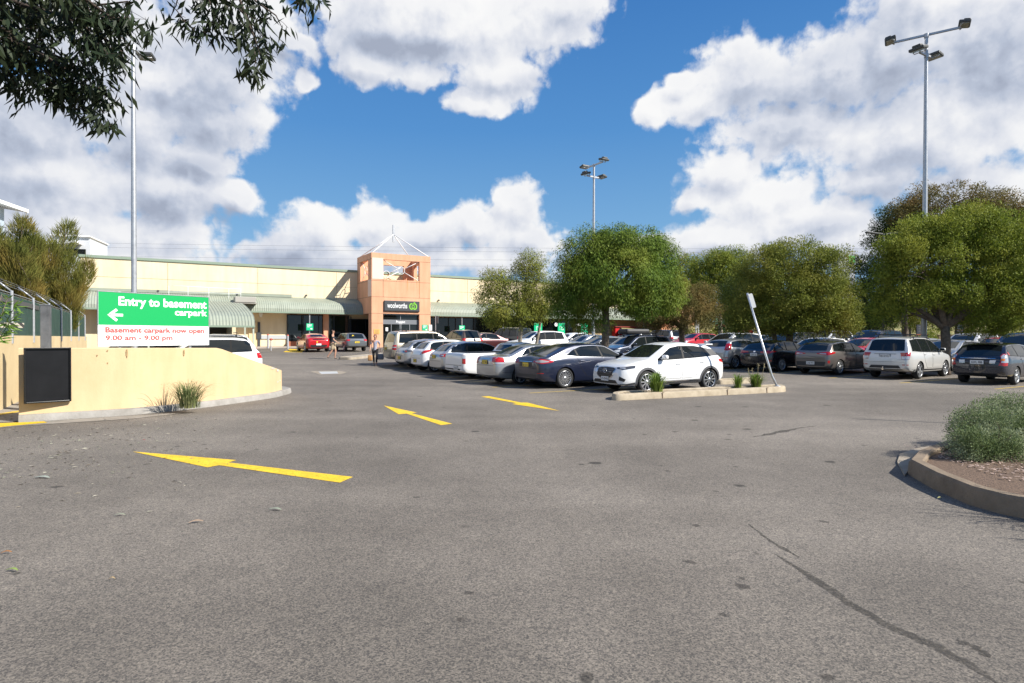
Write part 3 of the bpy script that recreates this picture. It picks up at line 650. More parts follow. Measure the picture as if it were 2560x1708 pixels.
b = MB(); k, z = bl(942, 829, -.02); o = wsign('wall_notice', k, -.03, 'small yellow notice on the orange pier left of the entrance doors', 'notice', z)
MB().box((0, 0, 0), (.55, .02, .42)).build('notice_panel', mat('notice_yellow', (.72, .42, .10), .5), o)
b = MB()
for i in range(4): b.box((0, -.013, .13 - i * .09), (.42 - .08 * (i % 2), .004, .035))
b.build('printed_lines', M_JOINT, o)
def green_sign(px, py0, py1, w, v, label, text_lines, pole=None):
    k, z1 = bl(px, py0, v); _, z0 = bl(px, py1, v)
    o = wsign('green_sign', k, v, label, 'sign', 0); h = z1 - z0
    MB().box((0, 0, (z0 + z1) / 2), (w, .03, h)).build('sign_panel', mat('teal_green', (.0, .47, .20), .4), o)
    for i, s in enumerate(text_lines): text('lettering', s, h * .16, M_TXT, o, (-w * .42, -.02, z1 - h * (.2 + .17 * i)), align='LEFT', bold=.004, width=w * .72 if len(s) > 6 else None)
    b = MB(); tx, tz = w * .22, z0 + h * .10                       # little trolley symbol
    b.box((tx, -.019, tz + h * .16), (w * .26, .004, h * .12)); b.box((tx + w * .02, -.019, tz + h * .06), (w * .2, .004, h * .03)); b.cyl((tx - w * .06, -.017, tz), (tx - w * .06, -.021, tz), h * .03, n=8); b.cyl((tx + w * .08, -.017, tz), (tx + w * .08, -.021, tz), h * .03, n=8)
    b.build('trolley_symbol', M_TXT, o)
    return o
green_sign(774.5, 809, 826, .62, 2.60, 'green trolley sign on the awning post right of the cream wall', ['Customer', 'trolley', 'return'])
o = green_sign(1062.5, 812, 828, .58, -.04, 'green trolley sign on the orange pier right of the entrance doors', ['Customer', 'trolley', 'return'])
k, z1 = bl(1072, 812, -.04); MB().box((.58, 0, z1 - .32), (.34, .03, .62)).build('white_panel', M_WHITE, o)
green_sign(1155, 814, 829, .66, 2.60, 'green trolley sign on the awning post right of the entrance tower', ['Customer', 'trolley', 'return'])
def banner(px, w, label, num):
    v = 1.6; k, z1 = bl(px, 808, v); z0 = gz(k, v) - .02
    o = wsign('pickup_banner', k, v, label, 'banner'); o['group'] = 'green pick-up banners before the shopfront'
    MB().box((0, 0, (z0 + z1) / 2), (w, .12, z1 - z0), bev=.015).build('banner_panel', mat('teal_green', (.0, .47, .20), .4), o)
    b = MB(); yy = -.066; cz = z1 - .62                                           # bag and car outline
    for (x0, x1, za, zb) in ((-.24, -.20, -.18, .22), (-.24, .0, .20, .24), (-.04, .0, .05, .22), (-.02, .30, -.16, -.12), (-.02, .02, -.16, .0), (.26, .30, -.16, .0), (.04, .24, .06, .10)): b.box(((x0 + x1) / 2, yy, cz + (za + zb) / 2), (x1 - x0, .006, zb - za))
    b.cyl((.05, yy - .003, cz - .16), (.05, yy + .003, cz - .16), .05, n=12); b.cyl((.23, yy - .003, cz - .16), (.23, yy + .003, cz - .16), .05, n=12); b.build('car_symbol', M_TXT, o)
    text('lettering', 'Direct', .24, M_TXT, o, (-w * .38, -.07, z1 - 1.22), align='LEFT', bold=.008); text('lettering', 'to boot', .24, M_TXT, o, (-w * .38, -.07, z1 - 1.50), align='LEFT', bold=.008)
    if num:
        b = MB(); b.cyl((-w / 2 - .22, .0, z1 - .18), (-w / 2 - .22, .04, z1 - .18), .22, n=20); b.build('number_disc', M_WHITE, o)
        text('lettering', num, .26, M_DGREY, o, (-w / 2 - .22, -.006, z1 - .27))
banner(1345, 1.08, 'green pick-up banner seen through the small tree, leftmost of the three', '')
banner(1403, 1.0, 'green pick-up banner with white disc numbered 2, between tree trunks', '2')
banner(1460, 1.0, 'green pick-up banner with white disc numbered 3, partly behind the big tree', '3')
# parcel lockers
k0, z1 = bl(1538, 818, 3.4); k1 = bl(1618, 818, 3.4)[0]; z0 = gz(k0, 3.4) - .02
o = wsign('parcel_lockers', (k0 + k1) / 2, 3.4, 'long red post office locker bank under the awning', 'lockers'); w = k1 - k0
MB().box((0, .3, (z0 + z1) / 2), (w, .7, z1 - z0), bev=.02).build('cabinet', M_RED, o)
MB().box((0, .25, z1 + .05), (w + .3, .95, .08)).build('roof', mat('dull_red', (.30, .05, .04), .5), o)
text('lettering', 'POST', .46, M_TXT, o, (-w * .20, -.06, z1 - .82), bold=.012); text('lettering', 'Parcel Lockers', .2, M_TXT, o, (w * .26, -.06, z1 - .60)); text('lettering', 'Open 24/7', .2, M_TXT, o, (w * .30, -.06, z1 - .90))
text('lettering', 'auspost.com.au', .13, M_TXT, o, (-w * .30, -.06, z1 - 1.1))
b = MB()
def ring2(cx, cz, r0, r1, a0, a1):
    b.strip([(cx + r1 * math.cos(a0 + (a1 - a0) * i / 20), -.058, cz + r1 * math.sin(a0 + (a1 - a0) * i / 20)) for i in range(21)], [(cx + r0 * math.cos(a0 + (a1 - a0) * i / 20), -.058, cz + r0 * math.sin(a0 + (a1 - a0) * i / 20)) for i in range(21)])
ring2(-w * .38, z1 - .66, .13, .24, R(-250), R(70)); b.build('logo', M_TXT, o)
# footpath before the store with kerb
b = MB()
def path_strip(k0, k1, v0, v1):
    rows = []
    for v in (v0, v0 + .0001, v1): rows.append([(bw(k, v, 0) + Z * (gz(k, v1) + (.10 if v > v0 else -.05))) for k in np.arange(k0, k1 + .1, 2.0)])
    b.grid(rows)
path_strip(-11, 44, 1.2, 4.5); struct(b.build('footpath', M_PATH))
# ------------------------------------------------------------------ low rendered wall with kerb, signs, fence
M_YWALL = mat('yellow_ochre_render', (.65, .485, .285), .85, c2=(.59, .43, .24), vscale=1.1, bump=.15, bscale=35)
streaks(M_YWALL, .93, (3, 3, .6))
wb = [(46, 1057), (168, 1049), (337, 1038), (442, 1027), (540, 1016), (623, 1004), (688, 995), (722, 985)]
kb = [gp(*p) for p in wb]
def resample(P, n):
    L = [0]
    for i in range(1, len(P)): L.append(L[-1] + (P[i] - P[i - 1]).length)
    out = []
    for j in range(n):
        t = L[-1] * j / (n - 1); i = max(k for k in range(len(L)) if L[k] <= t + 1e-9); i = min(i, len(P) - 2)
        out.append(P[i].lerp(P[i + 1], (t - L[i]) / max(1e-9, L[i + 1] - L[i])))
    return out
def smooth(P, it=2):
    for _ in range(it): P = [P[0]] + [(P[i - 1] + P[i] * 2 + P[i + 1]) / 4 for i in range(1, len(P) - 1)] + [P[-1]]
    return P
def normals2(P):
    N = []
    for i in range(len(P)):
        d = (P[min(i + 1, len(P) - 1)] - P[max(0, i - 1)]); d.z = 0; d.normalize(); N.append(Vector((-d.y, d.x, 0)))
    return N
def sweep(P, N, prof, mb, close_ends=True, zs=None):
    """sweep a (offset, height) outline along a path; prof may be a function of the index"""
    rows = []
    for i, p in enumerate(P):
        pr = prof(i) if callable(prof) else prof
        rows.append([Vector((p.x, p.y, ground_z(p.y))) + N[i] * o + Z * h for o, h in pr])
    g = mb.grid(rows, close=True)
    if close_ends:
        mb.bm.faces.new(g[0]); mb.bm.faces.new(g[-1][::-1])
KP = smooth(resample(kb, 40), 3); KN = normals2(KP)
ext = [KP[-1] + Vector((.02, .55, 0)), KP[-1] + Vector((-.25, 1.05, 0)), KP[-1] + Vector((-.9, 1.35, 0))]
KP2 = smooth(KP + ext, 2); KN2 = normals2(KP2)
b = MB(); sweep(KP2, KN2, [(0, -.05), (.02, .11), (.05, .14), (.27, .145), (.30, -.05)], b)
tag(b.build('kerb', M_CONC_G, sharp=40), 'grey curved concrete kerb along the foot of the ochre wall', 'kerb')
# wall: top is level, then falls away at the right end
WALL_H = {0: 1.45}
def wtop(i):
    p = KP[i] + KN[i] * .24; q = p
    px = CX + F * q.x / q.y
    z1 = at(px, 870.0 if px < 540 else 870 + (px - 540) * (930 - 870) / 168.0, q.y).z
    return z1
WI = list(range(0, 39)); tops = [wtop(i) for i in WI]
rowsA = []
b = MB()
rows = []
for i, t in zip(WI, tops):
    p = KP[i]; n = KN[i]; g0 = ground_z(p.y)
    rows.append([Vector((p.x, p.y, g0 + .1)) + n * .14, Vector((p.x, p.y, t - .012)) + n * .15, Vector((p.x, p.y, t)) + n * .165, Vector((p.x, p.y, t)) + n * .355, Vector((p.x, p.y, t - .012)) + n * .37, Vector((p.x, p.y, g0 + .1)) + n * .37])
g = b.grid(rows, close=True); b.bm.faces.new(g[0]); b.bm.faces.new(g[-1][::-1])
wall = tag(b.build('rendered_wall', M_YWALL, sharp=35), 'low ochre rendered wall curving beside the lane, falling to a chipped right end', 'wall')
M_CHIP = mat('bare_concrete', (.62, .58, .52), .9, var=.35, vscale=20)
def chip(i, h0, h1, w_):
    p = KP[i] + KN[i] * .137; d = Vector((KN[i].y, -KN[i].x, 0)); t = tops[i]; pts = []
    for k in range(9):
        a = 2 * math.pi * k / 9; r_ = rnd.uniform(.7, 1.2)
        pts.append(Vector((p.x, p.y, t - (h0 + h1) / 2)) + d * (w_ * r_ * math.cos(a)) + Z * ((h1 - h0) / 2 * r_ * math.sin(a)) - KN[i] * .002)
    return pts
for i, h0, h1, w_ in ((36, .02, .08, .10), (37, .30, .35, .04), (36, .36, .40, .05), (34, .015, .05, .14)):
    b = MB(); b.face(chip(i, h0, h1, w_)); b.build('bare_patch', M_CHIP, wall)
# mastic stains under the sign posts
for px in (323, 466):
    i = min(WI, key=lambda j: abs(CX + F * (KP[j].x) / KP[j].y - px)); b = MB(); b.face(chip(i, .03, .22, .018)); b.build('stain', mat('brown_stain', (.36, .25, .12), .9, var=.5, vscale=25), wall)
for px, py in ((253, 889), (270, 877), (281, 908)):
    i = min(WI, key=lambda j: abs(CX + F * (KP[j].x) / KP[j].y - px)); b = MB(); h = (py - 870) / F * KP[i].y; b.face(chip(i, h - .02, h + .02, .012)); b.build('stain', mat('brown_stain', (.36, .25, .12), .9), wall)
# black board on the wall
ia = 1; p0 = KP[1] + KN[1] * .15
def wallpt(px, py, off):
    i = min(range(len(KP)), key=lambda j: abs(CX + F * (KP[j] + KN[j] * off).x / (KP[j] + KN[j] * off).y - px)); q = KP[i] + KN[i] * off; return at(px, py, q.y)
A, C = wallpt(59, 870, .02), wallpt(178, 1003, .02); dv = Vector((C.x - A.x, C.y - A.y, 0)); ang = math.atan2(dv.y, dv.x)
o = tag(empty('black_board', ((A.x + C.x) / 2, (A.y + C.y) / 2, (A.z + C.z) / 2), ang), 'square black framed board fixed to the left end of the ochre wall', 'board')
w_, h_ = dv.length, A.z - C.z
MB().box((0, .02, 0), (w_, .03, h_)).build('panel', mat('matt_black_board', (.008, .008, .009), .35, spec=.3, var=.4, vscale=3), o)
b = MB()
for s in (-1, 1): b.box((s * (w_ / 2 - .015), -.006, 0), (.03, .06, h_), bev=.006); b.box((0, -.006, s * (h_ / 2 - .015)), (w_ - .06, .058, .03), bev=.006)
b.build('frame', mat('gloss_black', (.01, .01, .01), .2), o)
# big entry sign
A = at(245, 733, 13.6); C = at(520.5, 740, 15.7); dv = Vector((C.x - A.x, C.y - A.y, 0)); ang = math.atan2(dv.y, dv.x); w_ = dv.length
zT = (A.z + C.z) / 2; hT = zT - at(245, 866, 13.6).z; hg = zT - at(245, 812, 13.6).z
o = tag(empty('entry_sign', ((A.x + C.x) / 2, (A.y + C.y) / 2, 0), ang), 'big green and white basement carpark entry sign standing behind the ochre wall', 'sign')
tilt = (C.z - A.z)
MB().box((0, 0, zT - hg / 2), (w_, .025, hg)).build('green_panel', mat('entry_green', (.0, .35, .085), .4), o)
MB().box((-.005, .002, zT - hg - (hT - hg) / 2), (w_ + .01, .025, hT - hg)).build('white_panel', mat('entry_white', (.80, .80, .79), .4, var=.05, vscale=1), o)
for x in (-w_ * .32, w_ * .32):
    b = MB(); b.box((x, .06, zT - hT / 2 - .3), (.06, .06, hT + .65)); b.build('post', M_GALV, o)
b = MB(); b.box((-w_ / 2 - .008, 0, zT - hg / 2), (.014, .04, hg)); b.box((w_ / 2 + .008, 0, zT - hT / 2), (.014, .04, hT)); b.box((0, 0, zT + .008), (w_ + .03, .04, .014)); b.build('edge_trim', M_GALV, o)
k = w_ / 275.5
def sx(px): return -w_ / 2 + (px - 245) * k
kz = hT / 133.0
def sz(py): return zT - (py - 735) * kz
YF = -.0145
text('lettering', 'Entry to basement', .3, M_TXT, o, (sx(514), YF, sz(766)), align='RIGHT', bold=.0085, width=225 * k, height=29 * kz)
text('lettering', 'carpark', .3, M_TXT, o, (sx(514), YF, sz(787)), align='RIGHT', bold=.0085, width=89 * k, height=22.5 * kz)
M_RTX = mat('red_lettering', (.55, .07, .06), .5)
text('lettering', 'Basement carpark now open', .2, M_RTX, o, (sx(508), YF, sz(834)), align='RIGHT', bold=.0045, width=247 * k, height=17.5 * kz)
text('lettering', '9.00 am - 9.00 pm', .2, M_RTX, o, (sx(260), YF, sz(853)), align='LEFT', bold=.0045, width=161 * k, height=16 * kz)
b = MB(); cy_ = sz(791); x0, x1 = sx(266), sx(300); tk = 3.2 * k
def arrow_bar(pA, pB, t):
    d = (Vector(pB) - Vector(pA)).normalized(); nn = Vector((-d.y, d.x)); q = [Vector(pA) + nn * t, Vector(pA) - nn * t, Vector(pB) - nn * t, Vector(pB) + nn * t]
    b.face([(p.x, YF - .001, p.y) for p in q])
arrow_bar((x0 + 3 * k, cy_), (x1, cy_), tk); arrow_bar((x0 + 1 * k, cy_ - 2 * k), (sx(286), cy_ + 14 * k), tk); arrow_bar((x0 + 1 * k, cy_ + 2 * k), (sx(286), cy_ - 14 * k), tk)
b.build('arrow_symbol', M_TXT, o)
b = MB(); b.face([(sx(262), YF - .001, sz(829.5)), (sx(400), YF - .001, sz(829)), (sx(512), YF - .001, sz(832)), (sx(512), YF - .001, sz(833)), (sx(400), YF - .001, sz(831.5)), (sx(262), YF - .001, sz(831))]); b.build('crease', mat('grey_crease', (.50, .47, .46), .6), o)
# square grey post left of the sign
p = at(115, 868, 13.6)
o = tag(empty('square_post', (p.x, p.y, 0)), 'weathered grey square steel post behind the black board', 'post')
h = at(115, 764, 13.6).z; MB().box((0, 0, h / 2), (.17, .17, h), rotz=.4, bev=.008).build('post_shaft', mat('weathered_grey', (.17, .175, .18), .6, c2=(.07, .072, .076), vscale=3), o)
MB().box((0, 0, h + .01), (.19, .19, .02), rotz=.4).build('cap', M_GREYP, o)
# boom gate arm poking in from the left
A = at(-60, 812, 11.5); C = at(59, 812.5, 12.2)
o = tag(empty('boom_gate', A), 'black and white striped boom gate arm reaching in from the left edge', 'boom gate')
m = mat('boom_stripes', (.5, .45, .36), .5); n, l, bb = nodes_of(m); tcn = n.new('ShaderNodeTexCoord'); sxn = n.new('ShaderNodeSeparateXYZ'); l.new(tcn.outputs['Object'], sxn.inputs[0])
ad = n.new('ShaderNodeMath'); ad.operation = 'ADD'; l.new(sxn.outputs['X'], ad.inputs[0]); l.new(sxn.outputs['Z'], ad.inputs[1]); md = n.new('ShaderNodeMath'); md.operation = 'PINGPONG'; md.inputs[1].default_value = .075; l.new(ad.outputs[0], md.inputs[0])
gt_ = n.new('ShaderNodeMath'); gt_.operation = 'GREATER_THAN'; gt_.inputs[1].default_value = .0375; l.new(md.outputs[0], gt_.inputs[0]); rp = n.new('ShaderNodeValToRGB'); rp.color_ramp.elements[0].color = (.03, .028, .025, 1); rp.color_ramp.elements[1].color = (.42, .38, .30, 1)
l.new(gt_.outputs[0], rp.inputs['Fac']); l.new(rp.outputs[0], bb.inputs['Base Color'])
d = C - A; arm = MB().box((d.length / 2, 0, 0), (d.length, .04, .10)).build('arm', m, o); arm.rotation_euler = (0, 0, math.atan2(d.y, d.x))
MB().box((-.15, 0, -.75), (.35, .3, 1.75), bev=.02).build('housing', mat('boom_housing', (.45, .30, .05), .5), o)
# far retaining wall of the basement ramp, along V
RW0 = Vector((xat(30, 15.0), 15.0, 0)); 
b = MB(); b.box((8.2, .15, .86), (24, .3, 1.74)); b.build('ramp_wall', mat('pale_ochre_render', (.72, .57, .33), .85, c2=(.60, .45, .24), vscale=.8, bump=.1))
o = bpy.data.objects['ramp_wall']; o.location = RW0 + V * 0; o.rotation_euler = (0, 0, math.atan2(V.y, V.x)); tag(o, 'long pale ochre retaining wall of the basement ramp at the left edge', 'wall')
b = MB(); b.box((0, 0, 0), (3.4, .25, 1.35)); o = b.build('ramp_wall', mat('pale_ochre_render', (0, 0, 0))); A = at(60, 866, 17.0); o.location = (A.x + 1.2, A.y + 1.6, .66); o.rotation_euler = (0, 0, R(62)); tag(o, 'short ochre coping wall between the grey post and the entry sign', 'wall')
# chain link fence on the ramp wall
fo = tag(empty('chain_link_fence', RW0 + Z * 1.73, math.atan2(V.y, V.x)), 'chain link fence with green shade mesh and barbed wire arms on the ramp wall', 'fence')
mm = mat('shade_mesh', (.035, .085, .06), .8, var=.35, vscale=2.5); n, l, bb = nodes_of(mm)
bb.inputs['Alpha'].default_value = .8
mw = mat('chain_wire', (.30, .31, .31), .5, metal=.4)
MB().box((8.4, .02, .50), (22.4, .004, 1.0)).build('shade_mesh', mm, fo)
for k in range(-1, 7):
    b = MB(); x = k * 3.2; b.cyl((x, 0, -.2), (x, 0, 1.12), .035, n=8); b.tube([(x, 0, 1.1), (x - .02, .35, 1.42)], .025, n=6); b.build('fence_post', M_GALV, fo)
b = MB()
for z in (.03, .52, 1.06): b.tube([(-4, .03, z), (19.6, .03, z)], .012, n=5)
b.build('rail', mw, fo)
for j in range(3):
    b = MB(); pts = [(-4 + .25 * i, .1 * (j + 1), 1.14 + .1 * (j + 1) + .012 * (i % 2)) for i in range(95)]; b.tube(pts, .006, n=4); b.build('barbed_wire', mw, fo)
b = MB()
for i in range(0, 236): 
    x = -4 + i * .1
    b.tube([(x, .045, 0), (x + .5, .045, 1.04)], .0025, n=3, caps=False); b.tube([(x + .5, .047, 0), (x, .047, 1.04)], .0025, n=3, caps=False)
b.build('chain_link', mw, fo)
b = MB(); b.box((-.2, .02, .86), (9, .05, .13)); b.build('top_beam', M_DGREY, fo)
# ramp floor strip and drain
struct(sheet('driveway', [gp(-140, 1010), gp(56, 1006), gp(56, 1052), gp(-140, 1068)], mat('driveway_concrete', (.30, .27, .23), .9, var=.3), .006))
tag(sheet('yellow_edge_line', [gp(-60, 1044), gp(56, 1026), gp(56, 1030), gp(-60, 1050)], M_LINE, .012), 'yellow line painted on the ramp driveway at the left edge', 'road marking')
tag(sheet('yellow_edge_line', [gp(-60, 1062), gp(110, 1055), gp(118, 1058), gp(20, 1067), gp(-60, 1076)], M_ARROW, .012), 'yellow kerb line below the black board at the lower left edge', 'road marking')
struct(sheet('gutter', [gp(-60, 1076), gp(60, 1065), gp(340, 1047), gp(470, 1032), gp(330, 1040), gp(168, 1050.5), gp(46, 1059), gp(-60, 1066)], mat('gutter_concrete', (.28, .25, .21), .9, var=.3), .007))
# ------------------------------------------------------------------ island, right kerb bed, poles, bays
def loop_kerb(name, P, wid, h, m, label, bedm=None, bedh=.08, bedname='mulch', nrm=1):
    """closed kerb ring around a planting bed; P is the outer ground outline"""
    n = len(P); c = sum(P, Vector()) / n
    N = []
    for i in range(n):
        d = P[(i + 1) % n] - P[i - 1]; d.z = 0; d.normalize(); nn = Vector((-d.y, d.x, 0)); N.append(nn if nn.dot(c - P[i]) > 0 else -nn)
    b = MB(); rows = []
    for i in range(n + 1):
        j = i % n; p = P[j]; g0 = ground_z(p.y); q = lambda o, z: Vector((p.x, p.y, g0 + z)) + N[j] * o
        rows.append([q(0, -.05), q(.015, h - .035), q(.045, h), q(wid - .02, h), q(wid, h - .02), q(wid, 0)])
    b.grid(rows, smooth=False); o = b.build(name, m, sharp=40); tag(o, label, 'kerb')
    if bedm:
        b = MB(); b.face([Vector((P[i].x, P[i].y, ground_z(P[i].y) + bedh)) + N[i] * (wid - .01) for i in range(n)]); bo = b.build(bedname, bedm, recalc=False)
        if bo.data.polygons[0].normal.z < 0: bo.data.flip_normals()
        tag(bo, kind='structure')
    return o
M_MULCH = mat('mulch_ground', (.20, .13, .085), .95, c2=(.07, .045, .03), vscale=30, bump=.8, bscale=60)
fl, fr = gp(1527, 1003), gp(1972, 980)                        # near edge of the island
e = (fr - fl).normalized(); e.z = 0; nrm = Vector((.20, .98, 0)); L = (fr - fl).length
wI = 1.1
def rrect(o, e, nrm, L, W, r, n=6):
    P = []
    for (cx_, cy2, a0) in ((r, r, 180), (L - r, r, 270), (L - r, W - r, 0), (r, W - r, 90)):
        for i in range(n + 1):
            a = R(a0 + 90 * i / n); P.append(o + e * (cx_ + r * math.cos(a)) + nrm * (cy2 + r * math.sin(a)))
    out = []
    for i in range(len(P)):
        out.append(P[i]); d = P[(i + 1) % len(P)] - P[i]
        if d.length > .5:
            k = int(d.length / .4)
            out += [P[i] + d * (j / k) for j in range(1, k)]
    return out
M_ISL = mat('sandstone_kerb', (.46, .385, .28), .9, c2=(.28, .225, .15), vscale=3.0, bump=.5, bscale=35)
loop_kerb('island_kerb', rrect(fl, e, nrm, L, wI, .42), .20, .17, M_ISL, 'long sandy concrete kerb island in front of the white crossover', M_MULCH, .10, 'island_bed')
for f in (.26, .62, .86):                                     # joints cut across the kerb
    p = fl + e * (L * f); b = MB(); b.box((p.x, p.y, .086), (.014, .014, .175), rotz=math.atan2(e.y, e.x)); b.box(tuple(p + nrm * .1 + Z * .171), (.014, .2, .004), rotz=math.atan2(e.y, e.x)); b.build('kerb_joint', M_JOINT, bpy.data.objects['island_kerb'])
ISL = (fl, e, nrm, L)
# second short island seen behind the crossover's rear wheel
f2 = gp(1795, 962); loop_kerb('island_kerb', rrect(f2, e, nrm, 2.2, .9, .3), .16, .15, M_ISL, 'short kerb nib behind the rear wheel of the white crossover', M_MULCH, .10, 'island_bed')
# right bed
rk = [gp(2268, 1186), gp(2330, 1222), gp(2420, 1262), gp(2500, 1285), gp(2600, 1306)]
inn = [gp(2268, 1186), gp(2283, 1160), gp(2340, 1140), gp(2420, 1115)]
P = [rk[0], rk[0].lerp(rk[1], .5)] + rk[1:] + [rk[-1] + Vector((.3, -1.2, 0)), rk[-1] + Vector((1.2, -1.6, 0)), rk[-1] + Vector((4.5, -1.5, 0)), rk[-1] + Vector((4.8, 2, 0)), Vector((9.6, 9.6, 0)), gp(2420, 1115) + Vector((.6, .35, 0)), gp(2400, 1122), gp(2330, 1144), gp(2290, 1160)]
loop_kerb('bed_kerb', P, .17, .19, mat('brown_kerb', (.25, .19, .13), .9, c2=(.15, .11, .072), vscale=3, bump=.5, bscale=35), 'curved brown concrete kerb around the shrub bed at the right edge', M_MULCH, .13, 'shrub_bed')
apr = [gp(2262, 1192), gp(2243, 1158), gp(2250, 1138), gp(2290, 1124), gp(2370, 1112), gp(2420, 1108), gp(2420, 1130), gp(2330, 1150), gp(2280, 1170)]
b = MB(); b.prism([(p.x, p.y) for p in apr], -.02, .022); struct(b.build('concrete_apron', M_CONC))
# bark chips
cv = []; ci = []
for i in range(5200):
    x, y = rnd.uniform(4.6, 8.6), rnd.uniform(4.2, 8.6); c = Vector((x, y, .132 + rnd.uniform(0, .03))); a = rnd.uniform(0, 6.28); l_ = rnd.uniform(.008, .032); w_ = rnd.uniform(.004, .009)
    ax = Vector((math.cos(a), math.sin(a), rnd.uniform(-.3, .3))) * l_; ay = Vector((-math.sin(a), math.cos(a), rnd.uniform(-.4, .4))) * w_
    if x < 5.05 + .12 * (y - 4): continue
    k = len(cv); cv += [c - ax - ay, c + ax - ay, c + ax + ay, c - ax + ay]; ci += [k, k + 1, k + 2, k + 3]
M_BARK = leaf_mat('bark_chips', (.06, .035, .025), (.48, .36, .30), .0, .9)
tag(mesh_np('bark_chips', [tuple(v) for v in cv], 4, ci, M_BARK), kind='stuff')
# bent sign pole on the island
bp_ = gp(1943, 966, .16); q1 = at(1930, 940, bp_.y); top = at(1868, 733, bp_.y + .15)
o = tag(empty('leaning_sign_pole', bp_), 'bent galvanised sign pole leaning left on the kerb island, sign edge-on', 'sign pole')
d = (top - q1); dn = d.normalized()
b = MB(); b.tube([(0, 0, 0), tuple((q1 - bp_) * .7), tuple(q1 - bp_), tuple(q1 - bp_ + dn * .2), tuple(top - bp_)], .032, n=12); b.build('pole', mat('bright_galvanised', (.62, .63, .64), .3, metal=.6, var=.15), o)
b = MB(); b.lathe([(.001, 0), (.11, .002), (.11, .014), (.06, .02), (.034, .05)], n=16); b.build('base_plate', M_GALV, o)
cpt = top - bp_ - dn * .27; hh = Vector((.76, .65, 0)); hh = (hh - dn * hh.dot(dn)).normalized(); tt = hh.cross(dn).normalized()
pl = MB(); G = []
for sgn in (-1, 1):
    G.append([cpt + hh * x + dn * y_ + tt * (.003 * sgn) for x, y_ in ((.03, -.23), (.28, -.23), (.31, -.20), (.31, .20), (.28, .23), (.03, .23))])
va = [pl.bm.verts.new(q) for q in G[0]]; vb = [pl.bm.verts.new(q) for q in G[1]]; pl.bm.faces.new(va[::-1]); pl.bm.faces.new(vb)
for i in range(6): pl.bm.faces.new((va[i], va[(i + 1) % 6], vb[(i + 1) % 6], vb[i]))
pl.build('sign_plate', mat('grey_sign_back', (.30, .31, .32), .5, metal=.2), o)
for t in (.08, .46):
    b = MB(); cc = top - bp_ - dn * t; b.cyl(cc - dn * .015, cc + dn * .015, .042, n=12); b.build('bracket', M_GALV, o)
# light poles
M_LAMP = mat('lamp_housing', (.055, .055, .05), .5); M_LENS = mat('lamp_lens', (.30, .30, .24), .15, spec=.6)
def flood(parent, p, yaw, tiltx=R(12), s=1.0):
    h = empty_part = None
    b = MB(); b.box((0, 0, .04), (.52, .36, .11), bev=.03); b.box((0, -.05, .13), (.3, .2, .1), bev=.03)
    o = b.build('floodlight', M_LAMP, parent); o.location = p; o.rotation_euler = (tiltx, 0, yaw); o.scale = (s, s, s)
    l_ = MB(); l_.box((0, 0, -.022), (.44, .28, .02)); l_.build('lens', M_LENS, o)
    y_ = MB(); y_.tube([(-.24, .0, .05), (-.2, .1, -.08), (.2, .1, -.08), (.24, 0, .05)], .018, n=6); y_.build('yoke', M_GALV, o)
def light_pole(px, ptop, D, r0, r1, label, arms, base=None):
    t = at(px[1], ptop, D); bx = at(px[0], 700, D)
    g0 = ground_z(D); o = tag(empty('light_pole', (bx.x, D, g0)), label, 'light pole', 'floodlight poles in the car park'); H = t.z - g0
    top = Vector((t.x - bx.x, 0, H))
    b = MB(); b.tube([(0, 0, -.1), tuple(top * .5), tuple(top)], [r0, (r0 + r1) / 2, r1], n=10); b.build('pole', M_GALV, o, sharp=50)
    b = MB(); b.lathe([(.001, .0), (.28, .0), (.28, .03), (r0, .04)], n=16); b.build('base_plate', M_GALV, o)
    for (zoff, yaw, ln, s) in arms:
        c = top - Z * zoff; dv = Vector((math.cos(yaw), math.sin(yaw), 0))
        b = MB(); b.box(tuple(c + Vector((0, -.0, 0))), (ln * 2, .09, .09), rotz=yaw); b.cyl(c - Z * .12, c + Z * .06, r1 * 1.35, n=10); b.build('cross_arm', M_GALV, o)
        for sg in (-1, 1): flood(o, c + dv * (ln + .12) * sg + Z * .08, yaw + (R(90) if sg < 0 else R(-90)) + R(180), s=s)
light_pole((2310, 2316), 88, 28.6, .135, .075, 'tall floodlight pole rising from the big trees on the right', [(.0, R(-33), 1.32, 1.3), (.95, R(30), .58, 1.3)])
light_pole((335, 333), 118, 21.5, .105, .07, 'tall floodlight pole on the left, behind the entry sign', [(.0, R(-82), .85, 1.1)])
light_pole((1483, 1485), 413, 41.5, .13, .07, 'distant floodlight pole above the rounded tree', [(.0, R(-58), .9, 1.2), (.82, R(34), .62, 1.2)])
b = MB()
o = tag(empty('light_pole', (xat(2208, 47), 47, ground_z(47)), 0), 'small black street light among the tall trees on the right', 'light pole', 'floodlight poles in the car park'); zt = at(2208, 585, 47).z - ground_z(47)
MB().tube([(0, 0, 0), (0, 0, zt)], [.09, .06], n=8).build('pole', M_DGREY, o)
for s in (-1, 1): MB().box((s * .75, 0, zt + .05), (1.3, .3, .12), rot=Euler((0, s * R(-8), 0)), bev=.03).build('lamp_head', M_LAMP, o)
# drain
A = [gp(782, 929), gp(868, 930), gp(845, 935.5), gp(800, 936)]
struct(sheet('drain_surround', [gp(776, 929), gp(800, 937), gp(852, 936), gp(868, 931), gp(850, 927.6)], M_CONC, .006))
o = tag(sheet('drain_grate', [gp(796, 930), gp(804, 936), gp(846, 934.6), gp(842, 929.3)], mat('pale_grate', (.55, .55, .53), .5, metal=.3), .012), 'pale steel drain grate set in the lane', 'drain')
